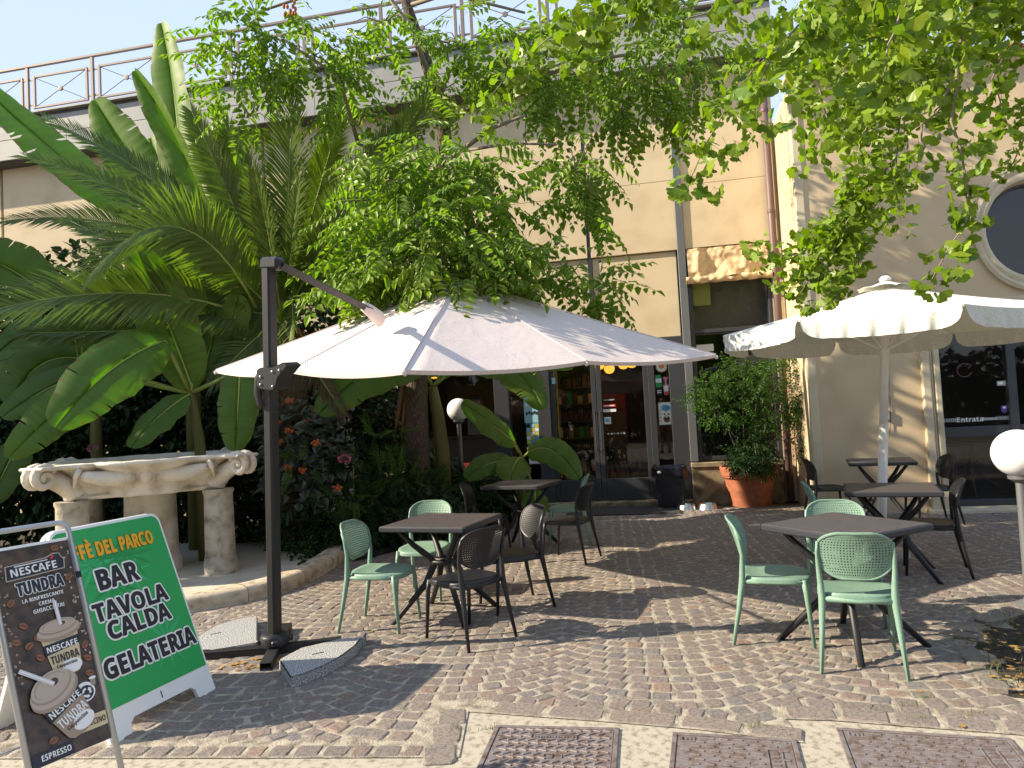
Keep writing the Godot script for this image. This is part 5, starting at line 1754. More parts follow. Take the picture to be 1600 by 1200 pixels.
	letters(p, "CREMA", 0.017, lx * Vector3(-0.02, -0.170, 0.0056), lx.basis, M.print_white, null, 0.0, 0.07)
	letters(p, "GHIACCIATA!", 0.018, lx * Vector3(-0.05, -0.200, 0.0056), lx.basis, M.print_white, null, 0.0, 0.135)
	for cup in [[0.62, 0.565, 1.0, 0.05], [0.40, 0.305, 1.12, 0.42]]:
		var cx := z * Transform3D(Basis(Vector3.BACK, cup[3]), Vector3(cup[0] * pw, cup[1] * ph, 0.0 if cup[3] < 0.2 else 0.006))
		var k: float = cup[2]
		flat("printed_cup", PackedVector2Array([Vector2(-0.082, -0.02) * k, Vector2(-0.060, -0.19) * k, Vector2(-0.045, -0.207) * k, Vector2(0.0, -0.214) * k, Vector2(0.045, -0.207) * k, Vector2(0.060, -0.19) * k, Vector2(0.082, -0.02) * k]), 0.0052, M.print_cream if cup[3] < 0.2 else M.print_tan, p, cx)
		flat("printed_foam", blob(0.02 * k, -0.175 * k, 0.045 * k, 0.032 * k), 0.0060, M.print_white, p, cx)
		flat("printed_band", PackedVector2Array([Vector2(-0.076, -0.102) * k, Vector2(-0.078, -0.055) * k, Vector2(0.079, -0.048) * k, Vector2(0.077, -0.088) * k]), 0.0068, M.print_ink, p, cx)
		letters(p, "NESCAFE", 0.026 * k, cx * (Vector3(-0.068, -0.078, 0) * k + Vector3(0, 0, 0.0082)), cx.basis, M.print_white, null, 0.0, 0.136 * k)
		letters(p, "TUNDRA", 0.036 * k, cx * (Vector3(-0.062, -0.128, 0) * k + Vector3(0, 0, 0.0082)), cx.basis, M.print_ink if cup[3] < 0.2 else M.print_white, null, 0.0, 0.124 * k)
		letters(p, "Cappuccino", 0.014 * k, cx * (Vector3(-0.045, -0.163, 0) * k + Vector3(0, 0, 0.0084)), cx.basis, M.print_bean_dark, null, 0.0, 0.09 * k)
		var squash := 0.36 if cup[3] < 0.2 else 0.62
		flat("printed_lid", blob(0, -0.012 * k, 0.098 * k, 0.098 * k * squash), 0.0092, M.print_tan, p, cx)
		flat("printed_lid", blob(0, 0.0, 0.094 * k, 0.094 * k * squash), 0.0100, M.print_beige, p, cx)
		flat("printed_lid", blob(0, 0.012 * k, 0.084 * k, 0.084 * k * squash), 0.0108, M.print_tan, p, cx)
		flat("printed_lid", blob(0, 0.018 * k, 0.080 * k, 0.080 * k * squash), 0.0116, M.print_beige, p, cx)
		flat("printed_lid_top", blob(0, 0.020 * k, 0.066 * k, 0.064 * k * squash), 0.0124, M.print_tan, p, cx)
		flat("printed_lid_top", blob(0, 0.018 * k, 0.064 * k, 0.061 * k * squash), 0.0132, M.print_beige, p, cx)
		flat("printed_hole", blob(0.018 * k, 0.022 * k, 0.016 * k, 0.016 * k * (squash + 0.25)), 0.0140, M.print_bean_dark, p, cx)
		var far := Vector2(0.012, 0.13) if cup[3] < 0.2 else Vector2(-0.055, 0.14)
		var base := Vector2(0.012, 0.015)
		var nn := (far - base).normalized()
		var sd := Vector2(-nn.y, nn.x) * 0.0085
		flat("printed_straw", PackedVector2Array([(base + sd) * k, (base - sd) * k, (far - sd) * k, (far + sd) * k]), 0.0148, M.print_straw, p, cx)
		flat("printed_straw", PackedVector2Array([(base + sd * 0.2) * k, (base - sd * 0.4) * k, (far - sd * 0.4) * k, (far + sd * 0.2) * k]), 0.0156, M.print_white, p, cx)
	var rx := z * Transform3D(Basis(), Vector3(pw * 0.83, ph * 0.245, 0))
	flat("printed_roundel", blob(-0.012, 0, 0.044, 0.044), 0.0056, M.print_white, p, rx)
	flat("printed_roundel", blob(-0.008, -0.004, 0.032, 0.032), 0.0064, M.print_ink, p, rx)
	for k in 3:
		var a := TAU * k / 3.0 + 0.3
		var ar := PackedVector2Array()
		for q in [Vector2(0.009, -0.012), Vector2(0.019, -0.012), Vector2(0.022, 0.004), Vector2(0.027, 0.004), Vector2(0.016, 0.017), Vector2(0.008, 0.004), Vector2(0.013, 0.004)]: ar.append(q.rotated(a) + Vector2(-0.008, -0.004))
		flat("printed_arrow", ar, 0.0072, M.print_white, p, rx)
	flat("printed_cup", PackedVector2Array([Vector2(0.020, 0.018), Vector2(0.038, 0.018), Vector2(0.042, 0.05), Vector2(0.016, 0.05)]), 0.0064, M.print_tan, p, rx)
	flat("printed_cup_lid", blob(0.029, 0.052, 0.016, 0.007), 0.0072, M.print_white, p, rx)
	flat("printed_strip", PackedVector2Array([Vector2(pw * 0.52, ph * 0.072), Vector2(pw - 0.003, ph * 0.072), Vector2(pw - 0.003, ph * 0.135), Vector2(pw * 0.52, ph * 0.135)]), 0.0075, M.print_cream, p, z)
	letters(p, "CAPPUCCINO", 0.025, z * Vector3(pw * 0.55, ph * 0.103, 0.0095), z.basis, M.print_bean_dark, null, 0.0, pw * 0.42)
	flat("printed_strip", PackedVector2Array([Vector2(0.003, 0.004), Vector2(pw * 0.52, 0.004), Vector2(pw * 0.51, ph * 0.062), Vector2(0.003, ph * 0.062)]), 0.0075, M.print_ink, p, z)
	letters(p, "ESPRESSO", 0.025, z * Vector3(pw * 0.12, ph * 0.034, 0.0095), z.basis, M.print_white, null, 0.0, pw * 0.36)
	var clip := MB.new()
	clip.bx(Vector3(pw + 0.010, ph * 0.80, 0.004), Vector3(0.022, 0.035, 0.03), 0.004)
	part("clip", clip.mesh(2), M.rubber, p, z)

# ---------------------------------------------------------------- bin, bowls, pot, lamps and the rest
func globe_lamp(label: String, at: Vector3, globe_h: float, r: float) -> void:
	var t := thing("globe_lamp", label, "lamp", at, 0.0, "white globe garden lamps")
	var p := MB.new()
	p.lathe([Vector2(0, 0), Vector2(0.09, 0), Vector2(0.09, 0.02), Vector2(0.045, 0.04), Vector2(0.034, 0.06), Vector2(0.032, globe_h - r - 0.04), Vector2(0.05, globe_h - r - 0.03), Vector2(0.075, globe_h - r - 0.012), Vector2(0.078, globe_h - r + 0.012), Vector2(0, globe_h - r + 0.012)], Transform3D(), 24)
	made("post", p, M.grey_steel, t)
	var g := MB.new()
	g.sphere(Vector3(0, globe_h, 0), Vector3.ONE * r, 48)
	made("globe", g, M.opal_globe, t, 1)

func small_things() -> void:
	var m := thing("door_mat", "flat dark grey mat on the paving before the glass doors", "mat", facade.transform * Vector3(-0.62, 0.0, 0.62), deg_to_rad(-11.5))
	slab_part("mat", -0.80, 0.80, 0.014, 0.026, -0.40, 0.40, M.door_mat, m, 0.004)
	slab_part("border", -0.83, 0.83, 0.012, 0.020, -0.43, 0.43, M.rubber, m, 0.002)
	# bin with a liner folded over the rim
	var b := thing("waste_bin", "black waste bin with a shiny liner folded over its rim by the doors", "bin", facade.transform * Vector3(0.07, 0.0, 0.42), deg_to_rad(-11.5))
	var bd := MB.new()
	var fb := func(u: float, v: float) -> Vector3:
		var a := TAU * u
		var k := pow(pow(absf(cos(a)), 6.0) + pow(absf(sin(a)), 6.0), -1.0 / 6.0)
		var r := lerpf(0.19, 0.225, v)
		return Vector3(cos(a) * k * r, 0.01 + 0.58 * v, sin(a) * k * r * 0.8)
	bd.grid(40, 4, fb)
	made("body", bd, M.bin_plastic, b, 1)
	var ln := MB.new()
	var fl := func(u: float, v: float) -> Vector3:
		var a := TAU * u
		var k := pow(pow(absf(cos(a)), 6.0) + pow(absf(sin(a)), 6.0), -1.0 / 6.0)
		var wav := 0.012 * sin(a * 7.0) + 0.010 * sin(a * 13.0 + 1.0)
		var prof := [[0.17, 0.40], [0.20, 0.56], [0.222, 0.625], [0.238, 0.635], [0.246, 0.60], [0.245, 0.50]]
		var f := v * 5.0
		var i := mini(int(f), 4)
		var r: float = lerpf(prof[i][0], prof[i + 1][0], f - i)
		var y: float = lerpf(prof[i][1], prof[i + 1][1], f - i)
		return Vector3(cos(a) * k * (r + wav * v), y + wav * (0.6 if v > 0.3 else 0.1) - (0.05 * sin(a * 2.0 + 0.7) if v > 0.8 else 0.0), sin(a) * k * (r + wav * v) * 0.8)
	ln.grid(80, 15, fl)
	made("liner", ln, M.liner, b, 1)
	var tab := MB.new()
	tab.sphere(Vector3(-0.15, 0.56, 0.205), Vector3(0.03, 0.022, 0.012), 12)
	made("tag", tab, M.print_white, b, 1)
	# two steel bowls
	for i in 2:
		var at: Vector3 = Vector3(2.441, 0.000, -10.599) if i == 0 else Vector3(2.735, 0.000, -10.549)
		var d := thing("dog_bowl", ["small steel pet bowl on the cobbles, the one nearer the waste bin", "small steel pet bowl on the cobbles, the one nearer the terracotta pot"][i], "bowl", at, 0.3 * i, "steel pet bowls by the plinth")
		var bw := MB.new()
		bw.lathe([Vector2(0, 0.02), Vector2(0.075, 0.022), Vector2(0.088, 0.065), Vector2(0.098, 0.074), Vector2(0.104, 0.070), Vector2(0.118, 0.02), Vector2(0.128, 0.004), Vector2(0.124, 0.0), Vector2(0.11, 0.006)], Transform3D(), 32)
		d.scale = Vector3.ONE * 1.15
		made("bowl", bw, M.steel, d)
		var rg := MB.new()
		rg.lathe([Vector2(0.126, 0.0), Vector2(0.134, 0.0), Vector2(0.134, 0.010), Vector2(0.126, 0.010)], Transform3D(), 32)
		made("rubber_ring", rg, M.rubber, d)
	# terracotta pot
	var pot_at := Vector3(3.300, 0.000, -10.458) + Vector3(0.12, 0, -0.26)
	var pt := thing("terracotta_pot", "big round terracotta pot with a rolled rim before the plinth", "pot", pot_at)
	var pb := MB.new()
	pb.lathe([Vector2(0, 0.0), Vector2(0.27, 0.0), Vector2(0.285, 0.012), Vector2(0.325, 0.24), Vector2(0.329, 0.245), Vector2(0.330, 0.256), Vector2(0.327, 0.262), Vector2(0.355, 0.415), Vector2(0.375, 0.42), Vector2(0.385, 0.435), Vector2(0.386, 0.45), Vector2(0.395, 0.455), Vector2(0.402, 0.475), Vector2(0.40, 0.49), Vector2(0.412, 0.545), Vector2(0.418, 0.57), Vector2(0.408, 0.588), Vector2(0.385, 0.59), Vector2(0.37, 0.57), Vector2(0.35, 0.50)], Transform3D(), 56)
	made("pot", pb, M.terracotta, pt)
	var ps := MB.new()
	ps.lathe([Vector2(0.36, 0.52), Vector2(0.2, 0.54), Vector2(0, 0.55)], Transform3D(), 24)
	made("potting_soil", ps, M.soil, pt)
	# downpipe between the buildings
	var pp := thing("downpipe", "brown metal rainwater pipe in the corner beside the entrance block", "pipe", facade.transform * Vector3(1.815, 0, 0.075), deg_to_rad(-11.5))
	var pm := MB.new()
	pm.tube([Vector3(0, 0.0, 0), Vector3(0, 6.7, 0)], [0.052], 18)
	made("pipe", pm, M.copper_pipe, pp, 1)
	for h in [0.9, 2.6, 4.35, 5.9]:
		var c := MB.new()
		c.lathe([Vector2(0.052, 0), Vector2(0.061, 0.006), Vector2(0.061, 0.05), Vector2(0.052, 0.056)], Transform3D(Basis(), Vector3(0, h, 0)), 18)
		c.bx(Vector3(0, h + 0.028, -0.06), Vector3(0.02, 0.03, 0.05))
		made("clip", c, M.copper_pipe, pp)
	globe_lamp("white globe lamp on a grey post at the right edge of the court", Vector3(3.557, 1.071, -5.150) * Vector3(1, 0, 1), Vector3(3.557, 1.071, -5.150).y, 0.168)
	globe_lamp("white globe lamp half hidden behind banana leaves before the cafe window", Vector3(-0.753, 1.634, -9.900) * Vector3(1, 0, 1), Vector3(-0.753, 1.634, -9.900).y, 0.155)
	# menu card on a little stand in the bed
	var mc := thing("menu_stand", "small red and white menu card tilted above the bushes by the window", "menu", Vector3(-0.583, 0.878, -9.600) * Vector3(1, 0, 1), 0.35)
	var my: float = Vector3(-0.583, 0.878, -9.600).y
	var stake := MB.new()
	stake.tube([Vector3(0, 0.03, 0), Vector3(0, my - 0.02, 0)], [0.012], 8)
	made("stake", stake, M.dark_steel, mc)
	var tiltx := Transform3D(Basis(Vector3.RIGHT, -1.05) , Vector3(0, my, 0))
	var cd := MB.new()
	cd.box(tiltx, Vector3(0.21, 0.15, 0.008), 0.002)
	made("card", cd, M.print_red, mc)
	var cw := MB.new()
	cw.box(tiltx * Transform3D(Basis(), Vector3(0.03, 0.0, 0.006)), Vector3(0.11, 0.11, 0.002))
	made("card_text", cw, M.print_white, mc, 0)

# ---------------------------------------------------------------- plants
func orient(dir: Vector3, up := Vector3.UP, roll := 0.0) -> Basis:
	var z := dir.normalized()
	var x := up.cross(z)
	if x.length() < 0.05: x = Vector3.RIGHT.cross(z)
	x = x.normalized()
	var y := z.cross(x)
	var b := Basis(x, y, z)
	return b * Basis(Vector3.BACK, roll)

func rnd3() -> Vector3:
	return Vector3(rng.randfn(), rng.randfn(), rng.randfn())

func in_ball() -> Vector3:
	var v := rnd3().normalized()
	return v * pow(rng.randf(), 0.42)

func leaflet(b: MB, at: Vector3, dir: Vector3, nrm: Vector3, l: float, w: float) -> void:
	# one folded, pointed leaflet: four faces either side of its midrib
	var s := dir.cross(nrm).normalized() * w
	var n := nrm.normalized()
	var a := at + dir * l * 0.12
	var m := at + dir * l * 0.45 - n * l * 0.02
	var m2 := at + dir * l * 0.75 - n * l * 0.07
	var t := at + dir * l - n * l * 0.16
	for q in [1.0, -1.0]:
		var e1: Vector3 = m + s * q + n * w * 0.35
		var e2: Vector3 = m2 + s * q * 0.62 + n * w * 0.12
		b.tri(a, m, e1); b.tri(m, m2, e1); b.tri(m2, e2, e1); b.tri(m2, t, e2)

func compound_leaf(length: float, pairs: int, l: float, w: float, tint: Color, seed_: int) -> ArrayMesh:
	var r := RandomNumberGenerator.new()
	r.seed = seed_
	var b := MB.new()
	b.coloured = true
	b.ink = tint
	var f := func(t: float) -> Vector3: return Vector3(0.02 * sin(t * 2.0), -0.16 * length * t * t, length * t)
	var prev: Vector3 = f.call(0.0)
	for k in 4:
		var nx: Vector3 = f.call((k + 1) / 4.0)
		b.quad(prev + Vector3(-0.002, 0, 0), prev + Vector3(0.002, 0, 0), nx + Vector3(0.0012, 0, 0), nx + Vector3(-0.0012, 0, 0))
		prev = nx
	for k in pairs:
		var t := lerpf(0.18, 0.97, float(k) / (pairs - 1))
		for q in [1.0, -1.0]:
			var p: Vector3 = f.call(t + 0.02 * q)
			var d := Vector3(q * 0.9, -0.28 + r.randf_range(-0.25, 0.15), 0.42).normalized()
			var n := Vector3(0.25 * q, 1.0, 0.1 + r.randf_range(-0.3, 0.3)).normalized()
			n = (n - d * n.dot(d)).normalized()
			var k2 := sin(PI * lerpf(0.22, 0.86, t)) * r.randf_range(0.85, 1.1)
			b.ink = tint * r.randf_range(0.88, 1.1)
			leaflet(b, p, d, n, l * k2, w * k2)
	leaflet(b, f.call(1.0), Vector3(0, -0.35, 0.9).normalized(), Vector3(0, 0.93, 0.36), l * 0.85, w * 0.85)
	return b.mesh(1)

func single_leaf(l: float, w: float, tint: Color) -> ArrayMesh:
	var b := MB.new()
	b.coloured = true
	b.ink = tint
	leaflet(b, Vector3.ZERO, Vector3.BACK, Vector3.UP, l, w)
	return b.mesh(1)

func ginkgo_leaf(r: float, tint: Color, seed_: int) -> ArrayMesh:
	var g := RandomNumberGenerator.new()
	g.seed = seed_
	var b := MB.new()
	b.coloured = true
	b.ink = tint
	var o := Vector3(0, -0.01, r * 0.75)
	b.quad(Vector3(-0.0012, 0, 0), Vector3(0.0012, 0, 0), o + Vector3(0.001, 0, 0), o + Vector3(-0.001, 0, 0))
	var pts: Array[Vector3] = []
	var mids: Array[Vector3] = []
	var n := 12
	var cup := g.randf_range(-0.25, 0.3)
	for k in n + 1:
		var a := lerpf(-1.12, 1.12, float(k) / n)
		var rr := r * (1.0 + 0.035 * sin(k * 2.3 + seed_)) * (1.0 - 0.16 * exp(-pow(a / 0.10, 2.0)))
		if k == 0 or k == n: rr *= 0.86
		pts.append(o + Vector3(sin(a) * rr, cup * r * (a * a - 0.4) + 0.04 * r * sin(k * 1.9), cos(a) * rr))
		mids.append(o + Vector3(sin(a) * rr * 0.5, cup * r * (a * a - 0.4) * 0.35, cos(a) * rr * 0.5))
	for k in n:
		b.ink = tint * (1.0 + 0.06 * sin(k * 3.1))
		b.tri(o, mids[k + 1], mids[k])
		b.quad(mids[k], mids[k + 1], pts[k + 1], pts[k])
	return b.mesh(1)

func shown(p: Vector3) -> float:
	var c := cam.transform.affine_inverse() * p
	if c.z > -0.4 or absf(c.x / c.z) > 0.73 or absf(c.y / c.z) > 0.55: return 0.0
	return 1.0 / -c.z

func leafage(t: Node3D, where: Array, makers: Array, plain_mesh: Mesh, m: Material, pick: Callable, part_count := 300) -> void:
	# the leaves that show largest are parts of their own, the others one mass
	var order: Array = []
	for i in where.size(): order.append([shown(where[i].origin) * where[i].basis.x.length(), i])
	order.sort_custom(func(a, b): return a[0] > b[0] or (a[0] == b[0] and a[1] < b[1]))
	var rest: Array = []
	var cols: Array = []
	var inv := t.transform.affine_inverse()
	for k in order.size():
		var i: int = order[k][1]
		if k < part_count and order[k][0] > 0.0:
			part("leaf", makers[i % makers.size()], m, t, inv * where[i])
		else:
			rest.append(inv * where[i])
			cols.append(pick.call())
	if rest.size(): many("leaves", plain_mesh, m, rest, cols, t)

func tube_part(t: Node3D, called: String, pts: Array, radii: Array, m: Material, sides := 8) -> MeshInstance3D:
	var b := MB.new()
	var inv := t.transform.affine_inverse()
	var q: Array = []
	for p in pts: q.append(inv * p)
	b.tube(q, radii, sides)
	return part(called, b.mesh(1), m, t)

func bezier(a: Vector3, c: Vector3, d: Vector3, t: float) -> Vector3:
	return a.lerp(c, t).lerp(c.lerp(d, t), t)

func first_torn(cuts: Array, j: int, q: float, nu: int) -> int:
	for i in nu:
		for c in cuts:
			if c[0] == j and c[2] == q and float(i) / nu >= c[1]: return i
	return -1

func banana_leaf(t: Node3D, stem: Vector3, base: Vector3, ctrl: Vector3, tip: Vector3, width: float, face: Vector3, tint: Color, tears := 3, fold := 0.35) -> void:
	var inv := t.transform.affine_inverse()
	var b := MB.new()
	b.coloured = true
	var nv := 44
	var nu := 6
	var r := RandomNumberGenerator.new()
	r.seed = int(absf(base.x * 1000.0 + tip.y * 777.0))
	var cuts: Array = []
	for k in tears * 3: cuts.append([r.randi_range(9, nv - 6), r.randf_range(0.35, 0.85), 1.0 if r.randf() < 0.5 else -1.0])
	for q in [1.0, -1.0]:
		var rows: Array = []
		for j in nv + 1:
			var f := float(j) / nv
			var p := bezier(base, ctrl, tip, f)
			var d := (bezier(base, ctrl, tip, minf(1.0, f + 0.02)) - bezier(base, ctrl, tip, maxf(0.0, f - 0.02))).normalized()
			var s: Vector3 = face.cross(d).normalized() * q
			var n := d.cross(s * q).normalized()
			if n.dot(face) < 0: n = -n
			var w := width * 0.54 * pow(maxf(0.0, sin(PI * pow(clampf(f * 0.985 + 0.008, 0.0, 1.0), 0.85))), 0.42) * (1.0 + 0.03 * sin(f * 23.0 + q * 2.0) + 0.015 * sin(f * 61.0))
			var row: Array[Vector3] = []
			for i in nu + 1:
				var e := float(i) / nu
				row.append(inv * (p + s * w * e * cos(fold) + n * (w * (sin(fold) * e - 0.26 * e * e) + 0.012 * sin(f * 17.0 + q * 2.0) * e * e + 0.003 * sin(f * 90.0) * e)))
			rows.append(row)
		for j in nv:
			var k := 1.0 + (0.02 if j % 2 else -0.02) + 0.05 * sin(j * 0.7 + q) + 0.03 * sin(j * 2.9)
			for i in nu:
				var gap := false
				for c in cuts:
					if c[0] == j and c[2] == q and float(i) / nu >= c[1]: gap = true
				var far_a: Vector3 = rows[j + 1][i]
				var far_b: Vector3 = rows[j + 1][i + 1]
				if gap:
					far_b = rows[j][i + 1].lerp(far_b, 0.55)
					if i != first_torn(cuts, j, q, nu): far_a = rows[j][i].lerp(far_a, 0.55)
				b.ink = tint * k
				if i == nu - 1 and sin(j * 1.7 + base.x * 9.0) > 0.55: b.ink = (tint * k).lerp(Color(0.17, 0.11, 0.03), 0.6)
				b.quad(rows[j][i], rows[j][i + 1], far_b, far_a)
	var leaf := part("leaf", b.mesh(1), M.broad_leaf, t)
	var rib := MB.new()
	var pts: Array = []
	var rad: Array = []
	pts.append(inv * stem); rad.append(0.024)
	pts.append(inv * (stem.lerp(base, 0.5) + Vector3(0, -0.01, 0))); rad.append(0.02)
	for j in 13:
		var f := j / 12.0
		pts.append(inv * (bezier(base, ctrl, tip, f) - face.normalized() * 0.006))
		rad.append(lerpf(0.016, 0.003, f))
	rib.tube(pts, rad, 6)
	made("midrib", rib, M.petiole, leaf, 1)

func palm_frond(t: Node3D, a: Vector3, c: Vector3, d: Vector3, l: float, up: Vector3, tint: Color, count := 84) -> void:
	var inv := t.transform.affine_inverse()
	var b := MB.new()
	b.coloured = true
	for j in count:
		var f := lerpf(0.16, 0.995, float(j) / (count - 1))
		var p := bezier(a, c, d, f)
		var tg := (bezier(a, c, d, minf(1.0, f + 0.02)) - bezier(a, c, d, maxf(0.0, f - 0.02))).normalized()
		var sd := tg.cross(up).normalized()
		var nn := sd.cross(tg).normalized()
		if nn.dot(up) < 0: nn = -nn
		var ll := l * pow(sin(PI * lerpf(0.14, 0.90, f)), 0.75)
		for q in [1.0, -1.0]:
			var dir: Vector3 = (sd * q * lerpf(1.0, 0.42, f) + tg * lerpf(0.45, 1.0, f) + nn * rng.randf_range(0.12, 0.42)).normalized()
			var w := tg * 0.5 * 0.036 + nn * 0.005
			var m := p + dir * ll * 0.5
			var e := p + dir * ll * rng.randf_range(0.92, 1.05) + Vector3(0, -0.13 * ll, 0) + rnd3() * 0.01
			b.ink = tint * rng.randf_range(0.8, 1.15)
			b.quad(inv * (p - w * 0.7), inv * (p + w * 0.7), inv * (m + w), inv * (m - w))
			b.tri(inv * (m - w), inv * (m + w), inv * e)
	var fr := part("frond", b.mesh(0), M.leaf, t)
	var rib := MB.new()
	var pts: Array = []
	for j in 13: pts.append(inv * bezier(a, c, d, j / 12.0))
	rib.tube(pts, [0.022, 0.018, 0.016, 0.014, 0.012, 0.011, 0.010, 0.009, 0.008, 0.007, 0.006, 0.005, 0.003], 6)
	made("rachis", rib, M.petiole, fr, 1)

func bush(t: Node3D, lumps: Array, mesh: Mesh, m: Material, tint: Color, spread := 0.35) -> void:
	# lumps: [centre, radii, number of leaves]
	var w: Array = []
	var c: Array = []
	var inv := t.transform.affine_inverse()
	for l in lumps:
		for i in l[2]:
			var q := in_ball()
			var p: Vector3 = l[0] + q * l[1]
			if p.y < 0.06: p.y = 0.06 + rng.randf() * 0.1
			var dir: Vector3 = (q.normalized() * 0.8 + rnd3() * 0.5 + Vector3(0, -0.25, 0.1)).normalized()
			w.append(inv * Transform3D(orient(dir, Vector3.UP, rng.randfn(0, 0.5)).scaled_local(Vector3.ONE * rng.randf_range(0.65, 1.25)), p))
			c.append(tint * rng.randf_range(1.0 - spread, 1.0 + spread))
	many("leaves", mesh, m, w, c, t)

func garden() -> void:
	# --- bananas, left group
	var deep := Color(0.100, 0.185, 0.022)
	var mid := Color(0.115, 0.205, 0.022)
	var lime := Color(0.135, 0.235, 0.020)
	var b1 := thing("banana_plant", "tall banana plant with bright upright leaves rising above the roof edge", "banana plant", Vector3(-4.084, 1.811, -9.200) * Vector3(1, 0, 1), 0.0, "banana plants in the bed")
	var s1 := Vector3(-3.977, 3.511, -9.100)
	tube_part(b1, "stem", [Vector3(-4.084, 1.811, -9.200) * Vector3(1, 0, 1), Vector3(-4.060, 2.464, -9.200), s1], [0.10, 0.085, 0.06], M.stem_yellow, 12)
	banana_leaf(b1, s1, Vector3(-4.070, 4.337, -9.100), Vector3(-4.091, 5.707, -9.200), Vector3(-4.370, 6.940, -9.350), 0.62, Vector3(-0.35, 0.15, 1.0), lime, 2, 0.5)
	banana_leaf(b1, s1, Vector3(-3.683, 4.324, -8.900), Vector3(-3.926, 5.144, -8.850), Vector3(-4.459, 6.041, -8.800), 0.50, Vector3(-0.55, 0.35, 0.75), lime, 2, 0.75)
	banana_leaf(b1, s1, Vector3(-4.447, 4.498, -9.300), Vector3(-4.802, 5.109, -9.300), Vector3(-5.281, 5.957, -9.350), 0.66, Vector3(-0.2, 0.35, 0.9), lime, 3, 0.4)
	banana_leaf(b1, s1, Vector3(-4.837, 4.378, -9.400), Vector3(-5.762, 5.162, -9.300), Vector3(-6.789, 6.278, -9.200), 0.66, Vector3(0.35, 0.7, 0.6), mid, 3, 0.3)
	banana_leaf(b1, s1, Vector3(-4.598, 4.535, -9.700), Vector3(-4.668, 5.190, -9.800), Vector3(-4.835, 5.640, -9.900), 0.7, Vector3(-0.3, 0.2, 0.9), lime, 1, 0.3)
	banana_leaf(b1, s1, Vector3(-3.663, 4.287, -9.000), Vector3(-3.428, 4.098, -8.800), Vector3(-3.241, 3.878, -8.600), 0.42, Vector3(0.1, 0.8, 0.5), mid, 2)
	banana_leaf(b1, s1, Vector3(-3.802, 3.703, -8.900), Vector3(-4.132, 3.404, -8.500), Vector3(-4.316, 3.810, -8.300), 0.6, Vector3(0.5, 0.2, 0.9), lime, 1, 0.25)
	banana_leaf(b1, s1, Vector3(-1.965, 5.504, -9.400), Vector3(-2.012, 5.764, -9.400), Vector3(-2.017, 6.023, -9.400), 0.34, Vector3(-0.3, 0.2, 0.9), lime, 1, 0.6)
	var b2 := thing("banana_plant", "banana plant with a yellow stem and broad dark leaves arching over the marble basin", "banana plant", Vector3(-3.634, 1.338, -8.400) * Vector3(1, 0, 1), 0.0, "banana plants in the bed")
	var s2 := Vector3(-3.648, 1.965, -8.200)
	tube_part(b2, "stem", [Vector3(-3.634, 1.338, -8.400) * Vector3(1, 0, 1), Vector3(-3.631, 1.414, -8.350), s2], [0.075, 0.06, 0.045], M.stem_yellow, 12)
	banana_leaf(b2, s2, Vector3(-3.774, 2.548, -7.900), Vector3(-4.092, 2.326, -7.350), Vector3(-4.438, 1.647, -7.000), 0.62, Vector3(0.45, 0.35, 1.0), mid, 1, 0.15)
	banana_leaf(b2, s2, Vector3(-4.246, 2.205, -8.000), Vector3(-4.585, 2.030, -7.500), Vector3(-5.038, 1.370, -7.200), 0.48, Vector3(0.4, 0.4, 0.9), mid, 1, 0.2)
	banana_leaf(b2, s2, Vector3(-4.715, 2.278, -8.200), Vector3(-5.107, 2.141, -7.900), Vector3(-5.445, 1.796, -7.700), 0.44, Vector3(0.3, 0.5, 0.8), deep, 2, 0.2)
	banana_leaf(b2, s2, Vector3(-5.049, 2.457, -8.400), Vector3(-5.370, 2.524, -8.100), Vector3(-5.478, 1.937, -7.900), 0.60, Vector3(0.35, 0.4, 0.85), deep, 2, 0.25)
	banana_leaf(b2, s2, Vector3(-3.629, 2.073, -8.200), Vector3(-3.731, 2.526, -8.300), Vector3(-4.098, 2.968, -8.400), 0.50, Vector3(0.1, 0.1, 1.0), lime, 0, 0.4)
	banana_leaf(b2, s2, Vector3(-3.631, 2.037, -8.200), Vector3(-3.878, 2.950, -8.100), Vector3(-4.114, 3.610, -8.000), 0.62, Vector3(0.25, 0.1, 1.0), lime, 1, 0.3)
	banana_leaf(b2, s2, Vector3(-3.647, 1.941, -8.100), Vector3(-3.929, 1.727, -7.900), Vector3(-4.079, 1.396, -7.700), 0.42, Vector3(-0.2, 0.5, 0.9), deep, 1, 0.15)
	banana_leaf(b2, s2, Vector3(-3.002, 2.209, -8.000), Vector3(-2.966, 1.745, -7.800), Vector3(-2.972, 1.302, -7.700), 0.40, Vector3(0.3, 0.1, 1.0), mid, 1, 0.25)
	banana_leaf(b2, s2, Vector3(-3.597, 2.149, -8.300), Vector3(-3.483, 2.372, -8.400), Vector3(-3.442, 2.985, -8.500), 0.42, Vector3(0.3, 0.0, 1.0), deep, 1, 0.2)
	banana_leaf(b2, s2, Vector3(-3.448, 2.500, -8.600), Vector3(-3.190, 2.819, -8.500), Vector3(-3.141, 3.105, -8.400), 0.36, Vector3(0.3, 0.2, 1.0), mid, 2, 0.3)
	var b3 := thing("banana_plant", "dark leaved banana plant at the far left of the bed in shade", "banana plant", Vector3(-5.433, 1.469, -9.400) * Vector3(1, 0, 1), 0.0, "banana plants in the bed")
	var s3 := Vector3(-5.374, 2.046, -9.300)
	tube_part(b3, "stem", [Vector3(-5.433, 1.469, -9.400) * Vector3(1, 0, 1), Vector3(-5.431, 1.552, -9.400), s3], [0.085, 0.07, 0.05], M.stem_yellow, 12)
